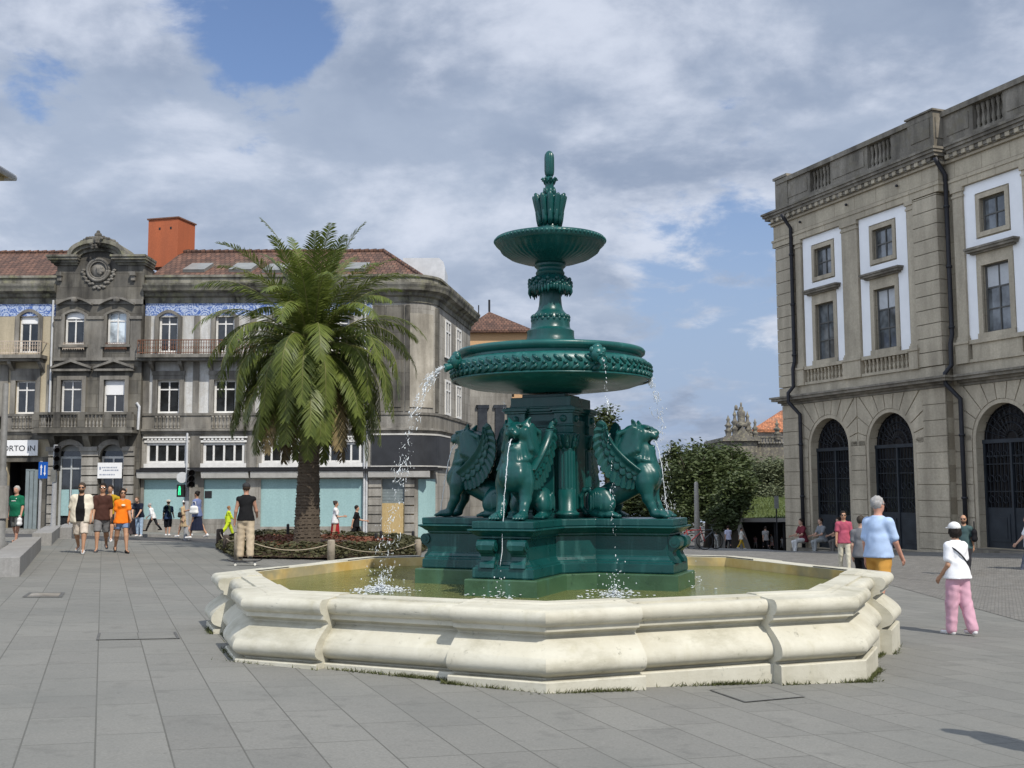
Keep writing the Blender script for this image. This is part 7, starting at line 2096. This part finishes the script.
P(WALK, px=335, fy=543.5, hy=500.5, Y=42.5, rz=10, label='woman in a white top and long red skirt looking at her phone', group=gB, fem=1, top=(.72, .72, .72), bot=(.36, .025, .03), kind='skirt', len=.42, flare=.075, style='bun', hair=(.05, .035, .03), AL=(.2, .1, 1.4), AR=(.3, .1, 1.3), L=(.1, .05), R=(-.1, .1))
P(WALK, px=356, fy=545, hy=503.5, Y=43, rz=5, label='man all in black tee and shorts striding right with an arm out', group=gB, top=(.012, .012, .014), bot=(.014, .014, .016), kind='shorts', short=1.0, hair=(.02, .015, .012), AL=(.5, .1, .9), AR=(-.5, .15, .3), L=(.42, .05), R=(-.42, .25))
P(WALK, px=845, fy=571.5, hy=510.5, rz=-100, label='man in a pink polo and cream trousers walking towards the fountain', group=gC, top=(.40, .085, .13), bot=(.58, .54, .42), hair=(.02, .015, .012), shades=1, res=.0105, skin=TAN, L=(.12, .05), R=(-.12, .12), AL=(.05, .16, .15), AR=(.05, .16, .15), shoe=(.5, .48, .42))
P(WALK, px=863, fy=592, hy=513, Y=19.5, rz=60, label='person in grey and black almost hidden behind the man in pale blue', group=gC, top=(.16, .16, .165), bot=(.014, .014, .016), hair=(.05, .04, .03), AL=(-.1, .1, .2))
P(WALK, px=881, fy=619, hy=497.5, Y=15.3, rz=42, label='tall grey-haired man in a pale blue shirt and mustard shorts', group=gC, top=(.40, .52, .72), bot=(.52, .27, .06), kind='shorts', short=.95, hair=(.33, .32, .31), fat=1.12, shades=1, res=.0085, loose=.006, hem=.02, sleeve=.75, skin=(.52, .27, .19), turn=-.35, L=(.12, .05), R=(-.25, .3), AL=(-.1, .12, .2), AR=(.22, .22, .30), shoe=(.72, .7, .66), H=1.70)
P(STAND, px=1180, fy=760, hy=380, Y=6.5, rz=170, label='dark-clothed bystander at the near right whose shadow lies on the slabs', group=gC, top=(.05, .05, .06), bot=(.05, .05, .06), H=1.72, res=.016)
gw, Jw = P(WALK, px=960, fy=635, hy=521.5, rz=112, label='woman in a white cap, white tee and pink trousers seen from behind', group=gC, fem=1, top=(.80, .80, .81), bot=(.62, .36, .44), kind='wide', cap=(.74, .73, .71), style='bob', hair=(.018, .014, .012), res=.0085, skin=TAN, loose=.010, hem=.02, fat=1.1, L=(.10, .04), R=(-.12, .18), AL=(-.05, .16, .75), AR=(.05, .16, .95), shoe=(.75, .74, .74), turn=-.2, extra=[strap((.03, .03, .035), 1, 1)])
gq, Jq = P(WALK, px=966, fy=577, hy=512.5, Y=27.5, rz=-120, label='bald man in a dark teal tee and sunglasses behind the woman in the white cap', group=gC, top=(.06, .10, .10), bot=(.03, .03, .035), style='bald', beard=(.10, .06, .04), shades=1, skin=TAN, res=.0105)
carried('shoulder_bag', 'black shoulder bag on the bald man', 'bag', gq, Jq['waist']+np.array((.0, .15, .06)), bagshape(.08, .04, .10, .14), cloth((.012, .012, .014)))
P(WALK, px=1031, fy=575, hy=513, Y=27.5, rz=170, label='person in a white sleeve cut off by the picture edge', group=gC, top=(.78, .78, .79), bot=(.10, .11, .14), hair=(.03, .02, .02))
SIT = dict(sit=1, L=(1.45, 1.35), R=(1.35, 1.5), AL=(.5, .1, .9), AR=(.5, .1, .8), lean=.15)
Mp = WM['palace'] if 'palace' in WM else None
for x, s_ in ((1.85, dict(label='seated person in dark red top and white trousers on the first palace doorstep', top=(.16, .03, .04), bot=(.62, .61, .58))), (3.05, dict(label='seated person in a grey top beside the one in dark red on the doorstep', top=(.20, .21, .22), bot=(.30, .31, .30))), (4.1, dict(label='seated person dressed in black against the second palace pier', top=(.03, .03, .03), bot=(.12, .11, .10)))):
    w = Mp @ Vector((x, -.35, 0)); zf = -1.16+.048*x+.02; d = dict(SIT); d.update(s_); d.update(px=512, fy=500, Y=w.y, H=1.68, rz=math.degrees(math.atan2(-.362, -.932)), hair=(.03, .02, .015), group='people sitting on the palace steps')
    t, J = person(d); t.location = (w.x, w.y, zf); WM[t.name] = Matrix.Translation(t.location) @ Matrix.Rotation(t.rotation_euler.z, 4, 'Z') @ Matrix.Scale(1.68, 4)
def far(px, fy, hy, lab, top, bot, rz, Y=54, **k): P(WALK, px=px, fy=fy, hy=hy, Y=Y, rz=rz, label=lab, group=gD, top=top, bot=bot, res=.017, **k)
far(728.5, 551.5, 524.5, 'person in a pale lilac shirt and black trousers walking away from the square', (.50, .50, .62), (.015, .015, .018), 90)
far(741.5, 549, 527, 'figure in cream top and yellow trousers by the gallery wedge wall', (.66, .63, .55), (.58, .38, .05), 10)
far(766, 552, 525.5, 'person in a grey tee and black trousers in front of the gallery opening', (.30, .29, .28), (.015, .015, .018), 95)
far(716.5, 548.5, 531, 'small figure in white beside the dark tree trunk', (.7, .7, .68), (.55, .55, .5), -90, Y=57)
far(755.5, 548, 535, 'small figure in pink inside the gallery', (.70, .42, .44), (.66, .6, .6), -90, Y=60)
far(772, 548.5, 533, 'small figure in a white dress close to the sign pole', (.78, .75, .74), (.66, .4, .4), 180, Y=59, fem=1, kind='skirt')
far(782, 548, 536.5, 'small seated-looking figure in white beside the palace corner', (.8, .8, .8), (.7, .7, .7), -90, Y=59)
far(736, 549, 530, 'figure in black standing left of the yellow-trousered one', (.02, .02, .022), (.02, .02, .022), 90, Y=56)
far(685, 552, 531, 'bare-legged figure in a pale top behind the falling spray', (.6, .45, .4), (.35, .12, .1), 180, Y=50, kind='shorts')
